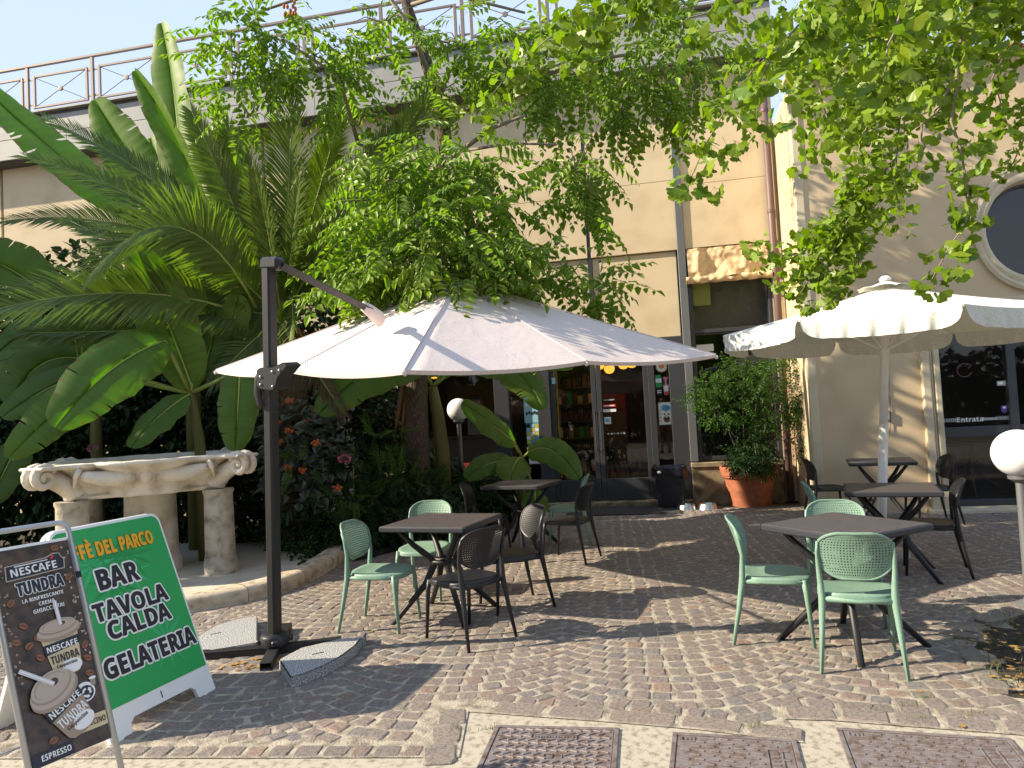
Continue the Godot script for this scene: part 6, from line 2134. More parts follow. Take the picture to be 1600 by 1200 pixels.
	banana_leaf(b3, s3, Vector3(-5.454, 2.335, -9.200), Vector3(-5.555, 3.012, -9.000), Vector3(-5.166, 3.337, -8.900), 0.52, Vector3(0.3, 0.1, 1.0), deep, 1, 0.2)
	banana_leaf(b3, s3, Vector3(-5.402, 2.626, -9.100), Vector3(-5.212, 3.140, -8.900), Vector3(-4.717, 3.241, -8.800), 0.50, Vector3(-0.1, 0.4, 0.9), deep, 1, 0.3)
	banana_leaf(b3, s3, Vector3(-5.612, 2.548, -9.200), Vector3(-5.871, 3.191, -9.000), Vector3(-6.305, 2.556, -8.800), 0.56, Vector3(0.2, 0.5, 0.9), deep, 3, 0.2)
	banana_leaf(b3, s3, Vector3(-5.649, 2.535, -9.000), Vector3(-5.853, 2.631, -8.600), Vector3(-6.397, 2.306, -8.400), 0.46, Vector3(0.1, 0.7, 0.7), mid, 1, 0.2)
	banana_leaf(b3, s3, Vector3(-6.089, 3.377, -9.600), Vector3(-6.603, 3.987, -9.500), Vector3(-7.121, 3.994, -9.400), 0.75, Vector3(0.2, 0.2, 1.0), mid, 3, 0.2)
	banana_leaf(b3, s3, Vector3(-5.020, 2.275, -9.300), Vector3(-4.457, 2.814, -9.200), Vector3(-3.972, 2.444, -9.000), 0.52, Vector3(0, 0.3, 1.0), deep, 1, 0.2)
	banana_leaf(b3, s3, Vector3(-6.020, 1.525, -8.800), Vector3(-6.043, 1.231, -8.600), Vector3(-6.210, 0.799, -8.500), 0.45, Vector3(0.2, 0.3, 1.0), deep, 1, 0.2)
	# --- bananas by the trunk
	var b4 := thing("banana_plant", "banana plant beside the peeling trunk with leaves arching under the pink parasol", "banana plant", Vector3(-0.966, 0.806, -9.500) * Vector3(1, 0, 1), 0.0, "banana plants in the bed")
	var s4 := Vector3(-1.033, 1.939, -9.400)
	tube_part(b4, "stem", [Vector3(-0.966, 0.806, -9.500) * Vector3(1, 0, 1), Vector3(-0.966, 1.140, -9.500), Vector3(-0.991, 1.561, -9.450), s4], [0.11, 0.10, 0.085, 0.06], M.stem_yellow, 12)
	banana_leaf(b4, s4, Vector3(-0.772, 2.144, -9.300), Vector3(0.030, 2.467, -9.000), Vector3(0.352, 1.569, -8.700), 0.50, Vector3(-0.1, 0.75, 0.75), mid, 5, 0.15)
	banana_leaf(b4, s4, Vector3(-1.128, 2.206, -9.200), Vector3(-1.695, 2.384, -8.800), Vector3(-2.314, 1.652, -8.600), 0.62, Vector3(0.2, 0.6, 0.8), mid, 2, 0.12)
	banana_leaf(b4, s4, Vector3(-0.830, 2.184, -9.500), Vector3(0.025, 2.400, -9.600), Vector3(0.810, 2.097, -9.400), 0.34, Vector3(0, 0.4, 0.9), mid, 3, 0.2)
	banana_leaf(b4, s4, Vector3(-1.060, 2.065, -9.400), Vector3(-1.143, 2.667, -9.500), Vector3(-1.305, 3.116, -9.600), 0.5, Vector3(0.1, 0.1, 1.0), mid, 1, 0.3)
	banana_leaf(b4, s4, Vector3(-0.952, 2.059, -9.400), Vector3(-0.764, 2.646, -9.500), Vector3(-0.537, 3.074, -9.600), 0.5, Vector3(0.1, 0.1, 1.0), mid, 1, 0.3)
	for k in 3:
		var dl := Vector3(-1.310, 2.115, -9.300) + Vector3(-0.065 * k, 0, 0)
		tube_part(b4, "dry_sheath", [dl + Vector3(0.06, 0, 0.02), dl + Vector3(-0.03, -0.5, 0.05), dl + Vector3(-0.05 - 0.02 * k, -0.95 + 0.1 * k, 0.03)], [0.03, 0.026, 0.008], M.dry_leaf, 5)
	var b5 := thing("banana_plant", "small young banana plant between the trunk and the shaded table", "banana plant", Vector3(0.045, 0.382, -9.800) * Vector3(1, 0, 1), 0.0, "banana plants in the bed")
	var s5 := Vector3(0.083, 0.946, -9.700)
	tube_part(b5, "stem", [Vector3(0.045, 0.382, -9.800) * Vector3(1, 0, 1), Vector3(0.059, 0.639, -9.800), s5], [0.06, 0.05, 0.03], M.stem_yellow, 10)
	banana_leaf(b5, s5, Vector3(0.000, 1.151, -9.600), Vector3(-0.314, 1.443, -9.300), Vector3(-0.646, 1.723, -9.200), 0.36, Vector3(0.5, 0.45, 0.8), mid, 1, 0.15)
	banana_leaf(b5, s5, Vector3(0.154, 1.007, -9.600), Vector3(0.473, 1.236, -9.300), Vector3(0.776, 0.681, -9.100), 0.40, Vector3(-0.1, 0.6, 0.8), mid, 1, 0.15)
	banana_leaf(b5, s5, Vector3(-0.004, 0.914, -9.600), Vector3(-0.379, 0.995, -9.300), Vector3(-0.648, 0.749, -9.200), 0.34, Vector3(0.2, 0.7, 0.7), deep, 1, 0.15)
	banana_leaf(b5, s5, Vector3(0.048, 0.960, -9.500), Vector3(-0.055, 0.903, -9.200), Vector3(-0.081, 0.705, -9.000), 0.42, Vector3(0, 0.5, 0.9), mid, 2, 0.1)
	banana_leaf(b5, s5, Vector3(0.220, 0.522, -9.600), Vector3(0.229, 0.337, -9.400), Vector3(0.167, 0.174, -9.300), 0.32, Vector3(0, 0.3, 1.0), mid, 1, 0.1)
	# --- date palm
	var pc := Vector3(-2.834, 2.864, -9.000)
	var pm := thing("date_palm", "date palm with long feathery fronds behind the black parasol post", "palm", pc * Vector3(1, 0, 1))
	tube_part(pm, "trunk", [pc * Vector3(1, 0, 1), pc + Vector3(0.0, -0.9, 0), pc + Vector3(0, -0.1, 0)], [0.30, 0.27, 0.20], M.bark, 16)
	var up1 := Vector3(0, 1, 0)
	var cam_up := Vector3(0.0, 0.25, 1.0)
	var tg := Color(0.165, 0.225, 0.055)
	var td := Color(0.140, 0.200, 0.058)
	var face := Vector3(0.1, 0.35, 0.95)
	palm_frond(pm, pc, Vector3(-2.591, 4.143, -8.700), Vector3(-2.413, 5.823, -8.500), 0.62, Vector3(-0.35, 0.05, 1.0), tg, 120)
	palm_frond(pm, pc, Vector3(-2.879, 4.159, -8.700), Vector3(-3.340, 5.331, -8.600), 0.50, Vector3(-0.2, 0.2, 1.0), td, 100)
	palm_frond(pm, pc, Vector3(-3.292, 4.511, -8.500), Vector3(-3.686, 5.389, -8.600), 0.46, Vector3(-0.2, 0.2, 1.0), td, 100)
	palm_frond(pm, Vector3(-3.008, 2.976, -8.600), Vector3(-3.425, 4.432, -7.700), Vector3(-4.327, 3.257, -7.500), 0.66, face, tg, 130)
	palm_frond(pm, Vector3(-3.164, 2.908, -8.600), Vector3(-4.050, 3.316, -7.700), Vector3(-5.688, 2.813, -7.400), 0.60, face, tg, 120)
	palm_frond(pm, pc, Vector3(-3.876, 4.419, -8.600), Vector3(-5.581, 4.871, -8.400), 0.46, Vector3(0.1, 0.6, 0.8), tg, 100)
	palm_frond(pm, pc, Vector3(-3.769, 4.587, -8.900), Vector3(-5.596, 5.498, -8.800), 0.46, Vector3(0.1, 0.6, 0.8), td, 100)
	palm_frond(pm, pc, Vector3(-4.205, 4.419, -8.800), Vector3(-5.966, 4.183, -8.600), 0.46, Vector3(0.1, 0.5, 0.9), td, 100)
	palm_frond(pm, pc, Vector3(-3.630, 3.264, -8.300), Vector3(-4.955, 4.020, -8.200), 0.46, Vector3(0.1, 0.5, 0.8), td, 100)
	palm_frond(pm, pc, Vector3(-3.947, 2.686, -8.300), Vector3(-5.440, 2.734, -8.000), 0.44, face, td, 100)
	palm_frond(pm, pc, Vector3(-1.949, 3.821, -8.500), Vector3(-0.813, 5.323, -8.400), 0.62, Vector3(0.3, 0.25, 0.95), tg, 120)
	palm_frond(pm, pc, Vector3(-2.108, 3.676, -8.500), Vector3(-1.334, 4.829, -8.300), 0.52, Vector3(0.3, 0.3, 0.9), tg, 100)
	palm_frond(pm, pc, Vector3(-1.797, 3.572, -8.800), Vector3(-0.937, 4.750, -9.000), 0.50, Vector3(0.2, 0.4, 0.9), td, 100)
	palm_frond(pm, pc, Vector3(-1.886, 3.499, -9.200), Vector3(-0.903, 4.105, -9.500), 0.46, Vector3(0.2, 0.5, 0.8), td)
	palm_frond(pm, pc, Vector3(-2.375, 4.216, -9.000), Vector3(-2.023, 5.426, -9.100), 0.50, Vector3(0.2, 0.1, 1.0), tg, 100)
	palm_frond(pm, pc, Vector3(-2.324, 3.322, -8.200), Vector3(-2.451, 2.243, -7.900), 0.38, Vector3(-0.5, 0.2, 0.8), tg, 80)
	palm_frond(pm, pc, Vector3(-2.657, 3.509, -8.300), Vector3(-2.752, 4.390, -8.000), 0.48, Vector3(-0.4, 0.2, 0.9), tg, 100)
	palm_frond(pm, pc, Vector3(-2.448, 3.329, -8.200), Vector3(-2.278, 4.398, -8.100), 0.30, Vector3(-0.4, 0.2, 0.9), tg, 70)
	palm_frond(pm, pc, Vector3(-3.158, 3.061, -8.600), Vector3(-4.152, 2.759, -8.200), 0.48, face, td, 100)
	palm_frond(pm, pc, Vector3(-3.107, 3.385, -8.300), Vector3(-3.852, 3.951, -7.900), 0.48, face, tg, 100)
	palm_frond(pm, pc, Vector3(-2.191, 2.902, -8.400), Vector3(-1.647, 3.101, -8.000), 0.40, Vector3(0.1, 0.5, 0.8), td)
	palm_frond(pm, pc, Vector3(-2.985, 2.656, -8.500), Vector3(-3.453, 2.068, -8.300), 0.40, face, td)
	palm_frond(pm, pc, Vector3(-2.713, 2.360, -8.800), Vector3(-3.021, 1.751, -8.500), 0.30, Vector3(0, 0.3, 1.0), Color(0.16, 0.10, 0.05), 50)
	palm_frond(pm, pc, Vector3(-2.479, 2.348, -8.800), Vector3(-1.996, 1.619, -8.600), 0.30, Vector3(0, 0.3, 1.0), Color(0.15, 0.10, 0.05), 50)
	for k in 14:
		var a := rng.randf_range(-1.2, 1.2)
		tube_part(pm, "old_stalk", [pc + Vector3(sin(a) * 0.1, -0.1, 0.15), pc + Vector3(sin(a) * 0.35, -0.30 + rng.randf() * 0.2, 0.35), pc + Vector3(sin(a) * 0.6, -0.8 + rng.randf() * 0.5, 0.42)], [0.025, 0.014, 0.008], M.petiole if k % 3 else M.dry_leaf, 6)
	# --- hedge of dark shrubs behind everything in the bed
	var ovate := single_leaf(0.13, 0.042, Color.WHITE)
	var h1 := thing("shrub", "dense dark green shrub mass behind the marble basin along the wall", "shrub", Vector3(-6.106, 1.374, -10.400) * Vector3(1, 0, 1))
	bush(h1, [[Vector3(-6.720, 1.057, -10.200), Vector3(1.7, 1.0, 0.6), 3000], [Vector3(-5.365, 1.518, -10.400), Vector3(1.8, 1.3, 0.6), 4200], [Vector3(-7.075, 2.460, -10.800), Vector3(1.8, 1.2, 0.5), 3000], [Vector3(-7.995, 2.025, -9.800), Vector3(1.8, 2.0, 0.9), 3200], [Vector3(-4.770, 2.527, -10.800), Vector3(1.5, 1.2, 0.5), 3000], [Vector3(-6.306, 3.638, -11.200), Vector3(2.2, 0.9, 0.4), 2200], [Vector3(-3.534, 2.919, -10.600), Vector3(1.2, 1.1, 0.5), 1800]], single_leaf(0.17, 0.058, Color.WHITE), M.dull_leaf, Color(0.036, 0.075, 0.022))
	var h2 := thing("shrub", "dark ivy covered shrub between the fountain and the black post", "shrub", Vector3(-3.387, 0.614, -9.400) * Vector3(1, 0, 1))
	bush(h2, [[Vector3(-3.498, 0.681, -9.600), Vector3(0.9, 0.65, 0.4), 2000], [Vector3(-3.344, 1.774, -9.900), Vector3(1.0, 0.8, 0.5), 2000], [Vector3(-4.833, 0.709, -10.000), Vector3(1.1, 0.7, 0.4), 2000], [Vector3(-2.182, 1.713, -10.200), Vector3(0.8, 0.7, 0.4), 1200]], single_leaf(0.11, 0.044, Color.WHITE), M.dull_leaf, Color(0.030, 0.066, 0.020))
	# --- clerodendrum with rusty flower heads
	var cl := thing("flowering_shrub", "grey green heart-leaved shrub with rusty brown flower heads beside the post", "shrub", Vector3(-2.587, 0.475, -8.900) * Vector3(1, 0, 1))
	var heart := single_leaf(0.17, 0.075, Color.WHITE)
	bush(cl, [[Vector3(-2.595, 1.114, -8.700), Vector3(0.48, 0.62, 0.35), 260], [Vector3(-2.737, 1.579, -8.900), Vector3(0.4, 0.45, 0.3), 120], [Vector3(-2.215, 1.242, -8.800), Vector3(0.3, 0.4, 0.3), 90]], heart, M.dull_leaf, Color(0.105, 0.135, 0.105), 0.3)
	var fspots := [Vector3(-2.626, 1.835, -8.500), Vector3(-2.609, 1.490, -8.400), Vector3(-2.277, 1.328, -8.300), Vector3(-2.733, 1.363, -8.400), Vector3(-2.618, 1.068, -8.300), Vector3(-2.444, 1.022, -8.300), Vector3(-2.685, 0.917, -8.400), Vector3(-2.058, 0.805, -8.300), Vector3(-2.361, 1.716, -8.700), Vector3(-2.470, 1.569, -8.600), Vector3(-2.812, 1.587, -8.600)]
	for p in fspots:
		var fb := MB.new()
		for k in 22:
			var q := in_ball() * Vector3(0.055, 0.035, 0.055)
			fb.sphere(p - cl.position + q, Vector3.ONE * 0.013, 6)
		part("flower_head", fb.mesh(0), M.flower_rust, cl)
	for k in 6:
		tube_part(cl, "stem", [cl.position + Vector3(rng.randfn(0, 0.1), 0.03, rng.randfn(0, 0.1)), Vector3(-2.862, 1.429, -8.900) + Vector3(0.126 * k, 0, 0)], [0.014, 0.008], M.grey_bark, 6)
	# --- pinnate shrub with pink flower clusters
	var pin := compound_leaf(0.30, 8, 0.055, 0.017, Color.WHITE, 5)
	var rs := thing("flowering_shrub", "low feathery green shrub with pink flower clusters at the edge of the bed", "shrub", Vector3(-1.734, 0.273, -8.900) * Vector3(1, 0, 1))
	bush(rs, [[Vector3(-1.947, 0.752, -8.900), Vector3(0.65, 0.45, 0.35), 190], [Vector3(-1.362, 0.461, -9.100), Vector3(0.7, 0.4, 0.35), 190], [Vector3(-1.900, 0.366, -8.600), Vector3(0.5, 0.3, 0.25), 120], [Vector3(-2.565, 0.333, -8.800), Vector3(0.4, 0.25, 0.2), 80], [Vector3(-0.936, 0.447, -9.700), Vector3(0.5, 0.4, 0.3), 110]], pin, M.leaf, Color(0.040, 0.095, 0.022), 0.35)
	bush(rs, [[Vector3(-1.608, 1.282, -8.900), Vector3(0.35, 0.16, 0.15), 22], [Vector3(-2.066, 0.662, -8.400), Vector3(0.28, 0.09, 0.12), 14], [Vector3(-1.400, 0.858, -8.700), Vector3(0.25, 0.12, 0.12), 16], [Vector3(-2.461, 1.133, -8.300), Vector3(0.2, 0.10, 0.1), 8]], pin, M.leaf, Color(0.09, 0.18, 0.028), 0.25)
	bush(rs, [[Vector3(-1.324, 0.343, -8.800), Vector3(0.9, 0.35, 0.3), 700], [Vector3(-2.233, 0.255, -8.700), Vector3(0.7, 0.3, 0.2), 500]], single_leaf(0.10, 0.04, Color.WHITE), M.dull_leaf, Color(0.032, 0.075, 0.022))
	tube_part(rs, "stem", [Vector3(-1.993, 0.456, -8.800) * Vector3(1, 0, 1), Vector3(-1.960, 0.697, -8.700), Vector3(-1.940, 1.308, -8.700)], [0.012, 0.01, 0.006], M.petiole, 6)
	for p in [[Vector3(-1.986, 1.123, -8.400), 0.075], [Vector3(-1.900, 0.565, -8.400), 0.05], [Vector3(-5.419, 1.390, -9.300), 0.07]]:
		var fb := MB.new()
		for k in 60:
			var q := rnd3().normalized() * Vector3(1.0, 0.7, 1.0)
			leaflet(fb, p[0] - rs.position + q * p[1] * 0.7, q, q.cross(rnd3()).normalized(), p[1] * 0.45, p[1] * 0.16)
		part("flower_head", fb.mesh(0), M.flower_pink, rs)
	# --- low plants under the trunk and window
	var lw := thing("shrub", "low leafy plants under the cafe window right of the trunk", "shrub", Vector3(-0.611, 0.319, -9.900) * Vector3(1, 0, 1))
	bush(lw, [[Vector3(-0.608, 0.481, -10.000), Vector3(0.6, 0.35, 0.35), 700], [Vector3(-0.176, 0.379, -10.300), Vector3(0.35, 0.3, 0.3), 350], [Vector3(-1.075, 0.563, -10.300), Vector3(0.5, 0.4, 0.4), 500], [Vector3(-1.928, 0.952, -10.600), Vector3(0.9, 0.5, 0.3), 900]], ovate, M.dull_leaf, Color(0.034, 0.078, 0.022))
	# --- ivy trailing over the pool kerb
	var iv := thing("ivy", "sprigs of dark ivy trailing over the pool kerb beside the post", "ivy", Vector3(-2.476, 0.098, -8.200) * Vector3(1, 0, 1))
	bush(iv, [[Vector3(-2.402, 0.144, -8.200), Vector3(0.25, 0.10, 0.2), 120], [Vector3(-2.272, 0.195, -8.400), Vector3(0.2, 0.14, 0.2), 140], [Vector3(-3.692, 0.052, -9.600), Vector3(0.35, 0.08, 0.15), 130], [Vector3(-4.414, 0.090, -9.800), Vector3(0.5, 0.10, 0.1), 160], [Vector3(-2.272, -0.061, -7.600), Vector3(0.06, 0.05, 0.06), 12]], single_leaf(0.06, 0.026, Color.WHITE), M.leaf, Color(0.035, 0.085, 0.022))
	# --- nandina in the pot
	var pot := Vector3(3.300, 0.000, -10.458) + Vector3(0.12, 0, -0.26)
	var na := thing("potted_shrub", "airy fine-leaved green shrub growing in the terracotta pot", "shrub", pot + Vector3(0, 0.54, 0))
	var spray := compound_leaf(0.16, 4, 0.062, 0.0125, Color.WHITE, 9)
	bush(na, [[Vector3(2.847, 1.764, -10.400), Vector3(0.34, 0.16, 0.3), 110], [Vector3(2.651, 1.590, -10.400), Vector3(0.22, 0.10, 0.2), 40], [Vector3(3.009, 1.432, -10.400), Vector3(0.36, 0.20, 0.3), 120], [Vector3(3.465, 1.864, -10.300), Vector3(0.40, 0.22, 0.35), 160], [Vector3(3.616, 1.399, -10.300), Vector3(0.42, 0.28, 0.35), 170], [Vector3(3.266, 2.071, -10.500), Vector3(0.26, 0.12, 0.25), 50], [Vector3(3.992, 1.561, -10.300), Vector3(0.26, 0.36, 0.25), 120], [Vector3(4.143, 2.109, -10.400), Vector3(0.18, 0.14, 0.2), 36], [Vector3(4.084, 0.919, -10.300), Vector3(0.10, 0.22, 0.12), 24], [Vector3(3.839, 2.125, -10.400), Vector3(0.2, 0.1, 0.2), 30]], spray, M.leaf, Color(0.075, 0.16, 0.028), 0.4)
	bush(na, [[Vector3(3.352, 0.723, -10.300), Vector3(0.34, 0.16, 0.34), 330], [Vector3(3.407, 1.001, -10.300), Vector3(0.24, 0.24, 0.28), 140]], spray, M.leaf, Color(0.036, 0.085, 0.024), 0.35)
	for q in [Vector3(2.838, 1.626, -10.400), Vector3(2.929, 1.345, -10.300), Vector3(3.334, 1.694, -10.500), Vector3(3.550, 1.768, -10.300), Vector3(3.777, 1.755, -10.300), Vector3(4.050, 1.837, -10.400), Vector3(4.064, 1.284, -10.300)]:
		var o := pot + Vector3(0, 0.54, 0) + Vector3(rng.randfn(0, 0.07), 0, rng.randfn(0, 0.07))
		tube_part(na, "stem", [o, o.lerp(q, 0.5) + Vector3(0, 0.08, 0), q], [0.011, 0.008, 0.004], M.grey_bark, 6)

func trees() -> void:
	# --- tall pinnate-leaved tree standing in the bed
	var base := Vector3(-1.278, 0.757, -9.300) * Vector3(1, 0, 1)
	var t := thing("terrace_tree", "tree with peeling bark and feathery leaflets spreading over the pink parasol", "tree", base)
	tube_part(t, "trunk", [base, Vector3(-1.274, 0.839, -9.300), Vector3(-1.250, 1.658, -9.300), Vector3(-1.201, 2.316, -9.300), Vector3(-1.083, 3.124, -9.200), Vector3(-0.877, 4.080, -9.100), Vector3(-0.673, 4.858, -9.000), Vector3(-0.705, 5.474, -8.900), Vector3(-0.897, 6.139, -8.900), Vector3(-1.062, 6.723, -8.900), Vector3(-1.139, 7.472, -8.900)], [0.20, 0.165, 0.15, 0.14, 0.13, 0.12, 0.10, 0.085, 0.075, 0.065, 0.05], M.bark, 14)
	var limbs := [
		[[Vector3(-0.705, 5.474, -8.900), Vector3(-1.018, 6.365, -8.700), Vector3(-1.353, 6.825, -8.500)], 0.04], [[Vector3(-0.673, 4.858, -9.000), Vector3(-0.469, 4.215, -8.300), Vector3(-0.307, 3.518, -7.400)], 0.045],
		[[Vector3(-0.713, 5.189, -9.000), Vector3(-0.121, 5.390, -8.600), Vector3(0.192, 5.437, -8.400), Vector3(0.977, 5.753, -8.500)], 0.04], [[Vector3(-0.812, 4.241, -9.100), Vector3(-1.054, 4.141, -8.200), Vector3(-1.206, 4.104, -7.400)], 0.04],
		[[Vector3(-0.646, 4.739, -8.900), Vector3(-0.061, 4.833, -8.200), Vector3(0.303, 4.837, -7.900)], 0.03], [[Vector3(-0.673, 4.858, -9.000), Vector3(0.153, 4.717, -8.400), Vector3(0.631, 4.450, -7.800)], 0.022],
		[[Vector3(-1.694, 4.887, -8.600), Vector3(-1.801, 5.530, -8.200), Vector3(-2.417, 5.964, -8.100)], 0.026], [[Vector3(-0.856, 4.161, -9.100), Vector3(-1.423, 4.827, -8.800), Vector3(-1.694, 4.887, -8.600)], 0.035],
		[[Vector3(-0.950, 3.591, -9.100), Vector3(-0.350, 3.318, -8.000), Vector3(0.392, 3.059, -7.300)], 0.035], [[Vector3(-0.950, 3.591, -9.100), Vector3(-1.037, 3.312, -7.800), Vector3(-1.310, 3.026, -7.000)], 0.035],
		[[Vector3(0.192, 5.437, -8.400), Vector3(1.375, 5.781, -8.600), Vector3(2.419, 5.934, -8.700)], 0.03], [[Vector3(-1.062, 6.723, -8.900), Vector3(-0.521, 6.680, -8.600), Vector3(0.390, 6.278, -8.400)], 0.03], [[Vector3(-1.294, 6.803, -8.600), Vector3(-1.850, 6.653, -8.300), Vector3(-2.697, 6.279, -8.100)], 0.03]]
	for l in limbs:
		var r: float = l[1]
		tube_part(t, "limb", l[0], [r, r * 0.75, r * 0.5, r * 0.3], M.grey_bark, 8)
	var lumps := [
		[Vector3(-1.205, 4.138, -7.400), Vector3(0.55, 0.32, 0.45), 40], [Vector3(-0.530, 4.166, -7.300), Vector3(0.52, 0.42, 0.5), 60], [Vector3(-0.839, 3.447, -6.900), Vector3(0.75, 0.36, 0.45), 68],
		[Vector3(-0.381, 3.211, -6.800), Vector3(0.56, 0.40, 0.45), 68], [Vector3(-1.164, 3.091, -6.900), Vector3(0.50, 0.28, 0.40), 43], [Vector3(-0.585, 2.995, -6.600), Vector3(0.55, 0.22, 0.35), 43], [Vector3(-0.003, 2.943, -7.100), Vector3(0.48, 0.20, 0.40), 47],
		[Vector3(-1.459, 2.990, -7.100), Vector3(0.25, 0.22, 0.3), 16], [Vector3(-0.155, 3.814, -7.300), Vector3(0.34, 0.4, 0.4), 32],
		[Vector3(0.826, 4.184, -7.800), Vector3(0.36, 0.38, 0.35), 32], [Vector3(0.950, 3.908, -7.800), Vector3(0.22, 0.30, 0.2), 14], [Vector3(0.655, 2.966, -7.400), Vector3(0.42, 0.16, 0.32), 19], [Vector3(0.972, 2.749, -7.400), Vector3(0.22, 0.14, 0.2), 9], [Vector3(0.472, 3.242, -7.400), Vector3(0.4, 0.10, 0.25), 8],
		[Vector3(-2.632, 6.088, -8.100), Vector3(0.75, 0.38, 0.45), 45], [Vector3(-2.058, 5.795, -8.100), Vector3(0.45, 0.42, 0.4), 29], [Vector3(-2.980, 5.622, -8.100), Vector3(0.32, 0.42, 0.35), 17], [Vector3(-2.816, 5.130, -8.100), Vector3(0.25, 0.26, 0.25), 10], [Vector3(-1.924, 5.554, -8.400), Vector3(0.4, 0.3, 0.35), 15],
		[Vector3(-0.388, 5.933, -8.400), Vector3(0.70, 0.34, 0.45), 41], [Vector3(-1.283, 6.293, -8.400), Vector3(0.5, 0.28, 0.4), 22], [Vector3(-0.633, 5.398, -8.300), Vector3(0.35, 0.26, 0.35), 15], [Vector3(0.131, 5.711, -8.400), Vector3(0.5, 0.34, 0.4), 31], [Vector3(-1.681, 5.161, -8.600), Vector3(0.3, 0.2, 0.3), 9],
		[Vector3(0.979, 5.645, -8.600), Vector3(0.75, 0.42, 0.5), 50], [Vector3(1.825, 5.519, -8.600), Vector3(0.7, 0.46, 0.5), 52], [Vector3(2.472, 5.531, -8.700), Vector3(0.45, 0.55, 0.45), 39], [Vector3(1.511, 6.279, -8.800), Vector3(0.8, 0.35, 0.5), 39], [Vector3(2.388, 6.312, -8.800), Vector3(0.6, 0.4, 0.5), 33], [Vector3(0.640, 5.225, -8.500), Vector3(0.4, 0.3, 0.3), 17], [Vector3(1.472, 5.063, -8.500), Vector3(0.35, 0.22, 0.3), 14], [Vector3(1.999, 4.917, -8.500), Vector3(0.25, 0.12, 0.2), 6]]
	var where: Array = []
	for l in lumps:
		for i in l[2]:
			var q := in_ball()
			var p: Vector3 = l[0] + q * l[1]
			var dir: Vector3 = (Vector3(q.x, q.y * 0.3, q.z) * 0.9 + Vector3(rng.randfn(0, 0.4), -0.45 + rng.randfn(0, 0.25), rng.randfn(0, 0.4))).normalized()
			where.append(Transform3D(orient(dir, Vector3.UP, rng.randfn(0, 0.35)).scaled_local(Vector3.ONE * rng.randf_range(0.8, 1.32)), p))
		for i in 5:
			var q := in_ball()
			var e: Vector3 = l[0] + q * l[1]
			tube_part(t, "twig", [l[0] - Vector3(0, 0.05, 0), l[0].lerp(e, 0.6) + Vector3(0, 0.05, 0), e], [0.009, 0.006, 0.003], M.grey_bark, 5)
	var makers: Array = []
	for k in 8:
		makers.append(compound_leaf(0.46, 6, 0.135, 0.037, [Color(0.25, 0.36, 0.058), Color(0.29, 0.39, 0.062), Color(0.22, 0.33, 0.055), Color(0.26, 0.37, 0.058)][k % 4], 20 + k))
	leafage(t, where, makers, compound_leaf(0.46, 6, 0.135, 0.037, Color.WHITE, 40), M.leaf, func() -> Color: return Color(0.25, 0.36, 0.058) * rng.randf_range(0.8, 1.2))
	var pods := MB.new()
	for k in 14:
		var q := in_ball() * Vector3(0.09, 0.12, 0.06)
		pods.sphere(t.transform.affine_inverse() * (Vector3(-2.236, 6.184, -7.900) + q), Vector3(0.018, 0.03, 0.018), 6)
	made("seed_pods", pods, M.flower_rust, t, 1)
	# --- ginkgo: trunk stands in the bare patch outside the frame, branches hang over the court
	var gb := Vector3(4.5, 0.0, -3.5)
	var g := thing("ginkgo_tree", "ginkgo tree whose fan-leaved branches hang down across the upper right", "tree", gb)
	tube_part(g, "trunk", [gb, gb + Vector3(-0.05, 1.5, 0.05), gb + Vector3(-0.15, 3.4, 0.0), gb + Vector3(-0.3, 5.2, -0.1), gb + Vector3(-0.35, 7.5, -0.2)], [0.24, 0.19, 0.16, 0.12, 0.07], M.grey_bark, 14)
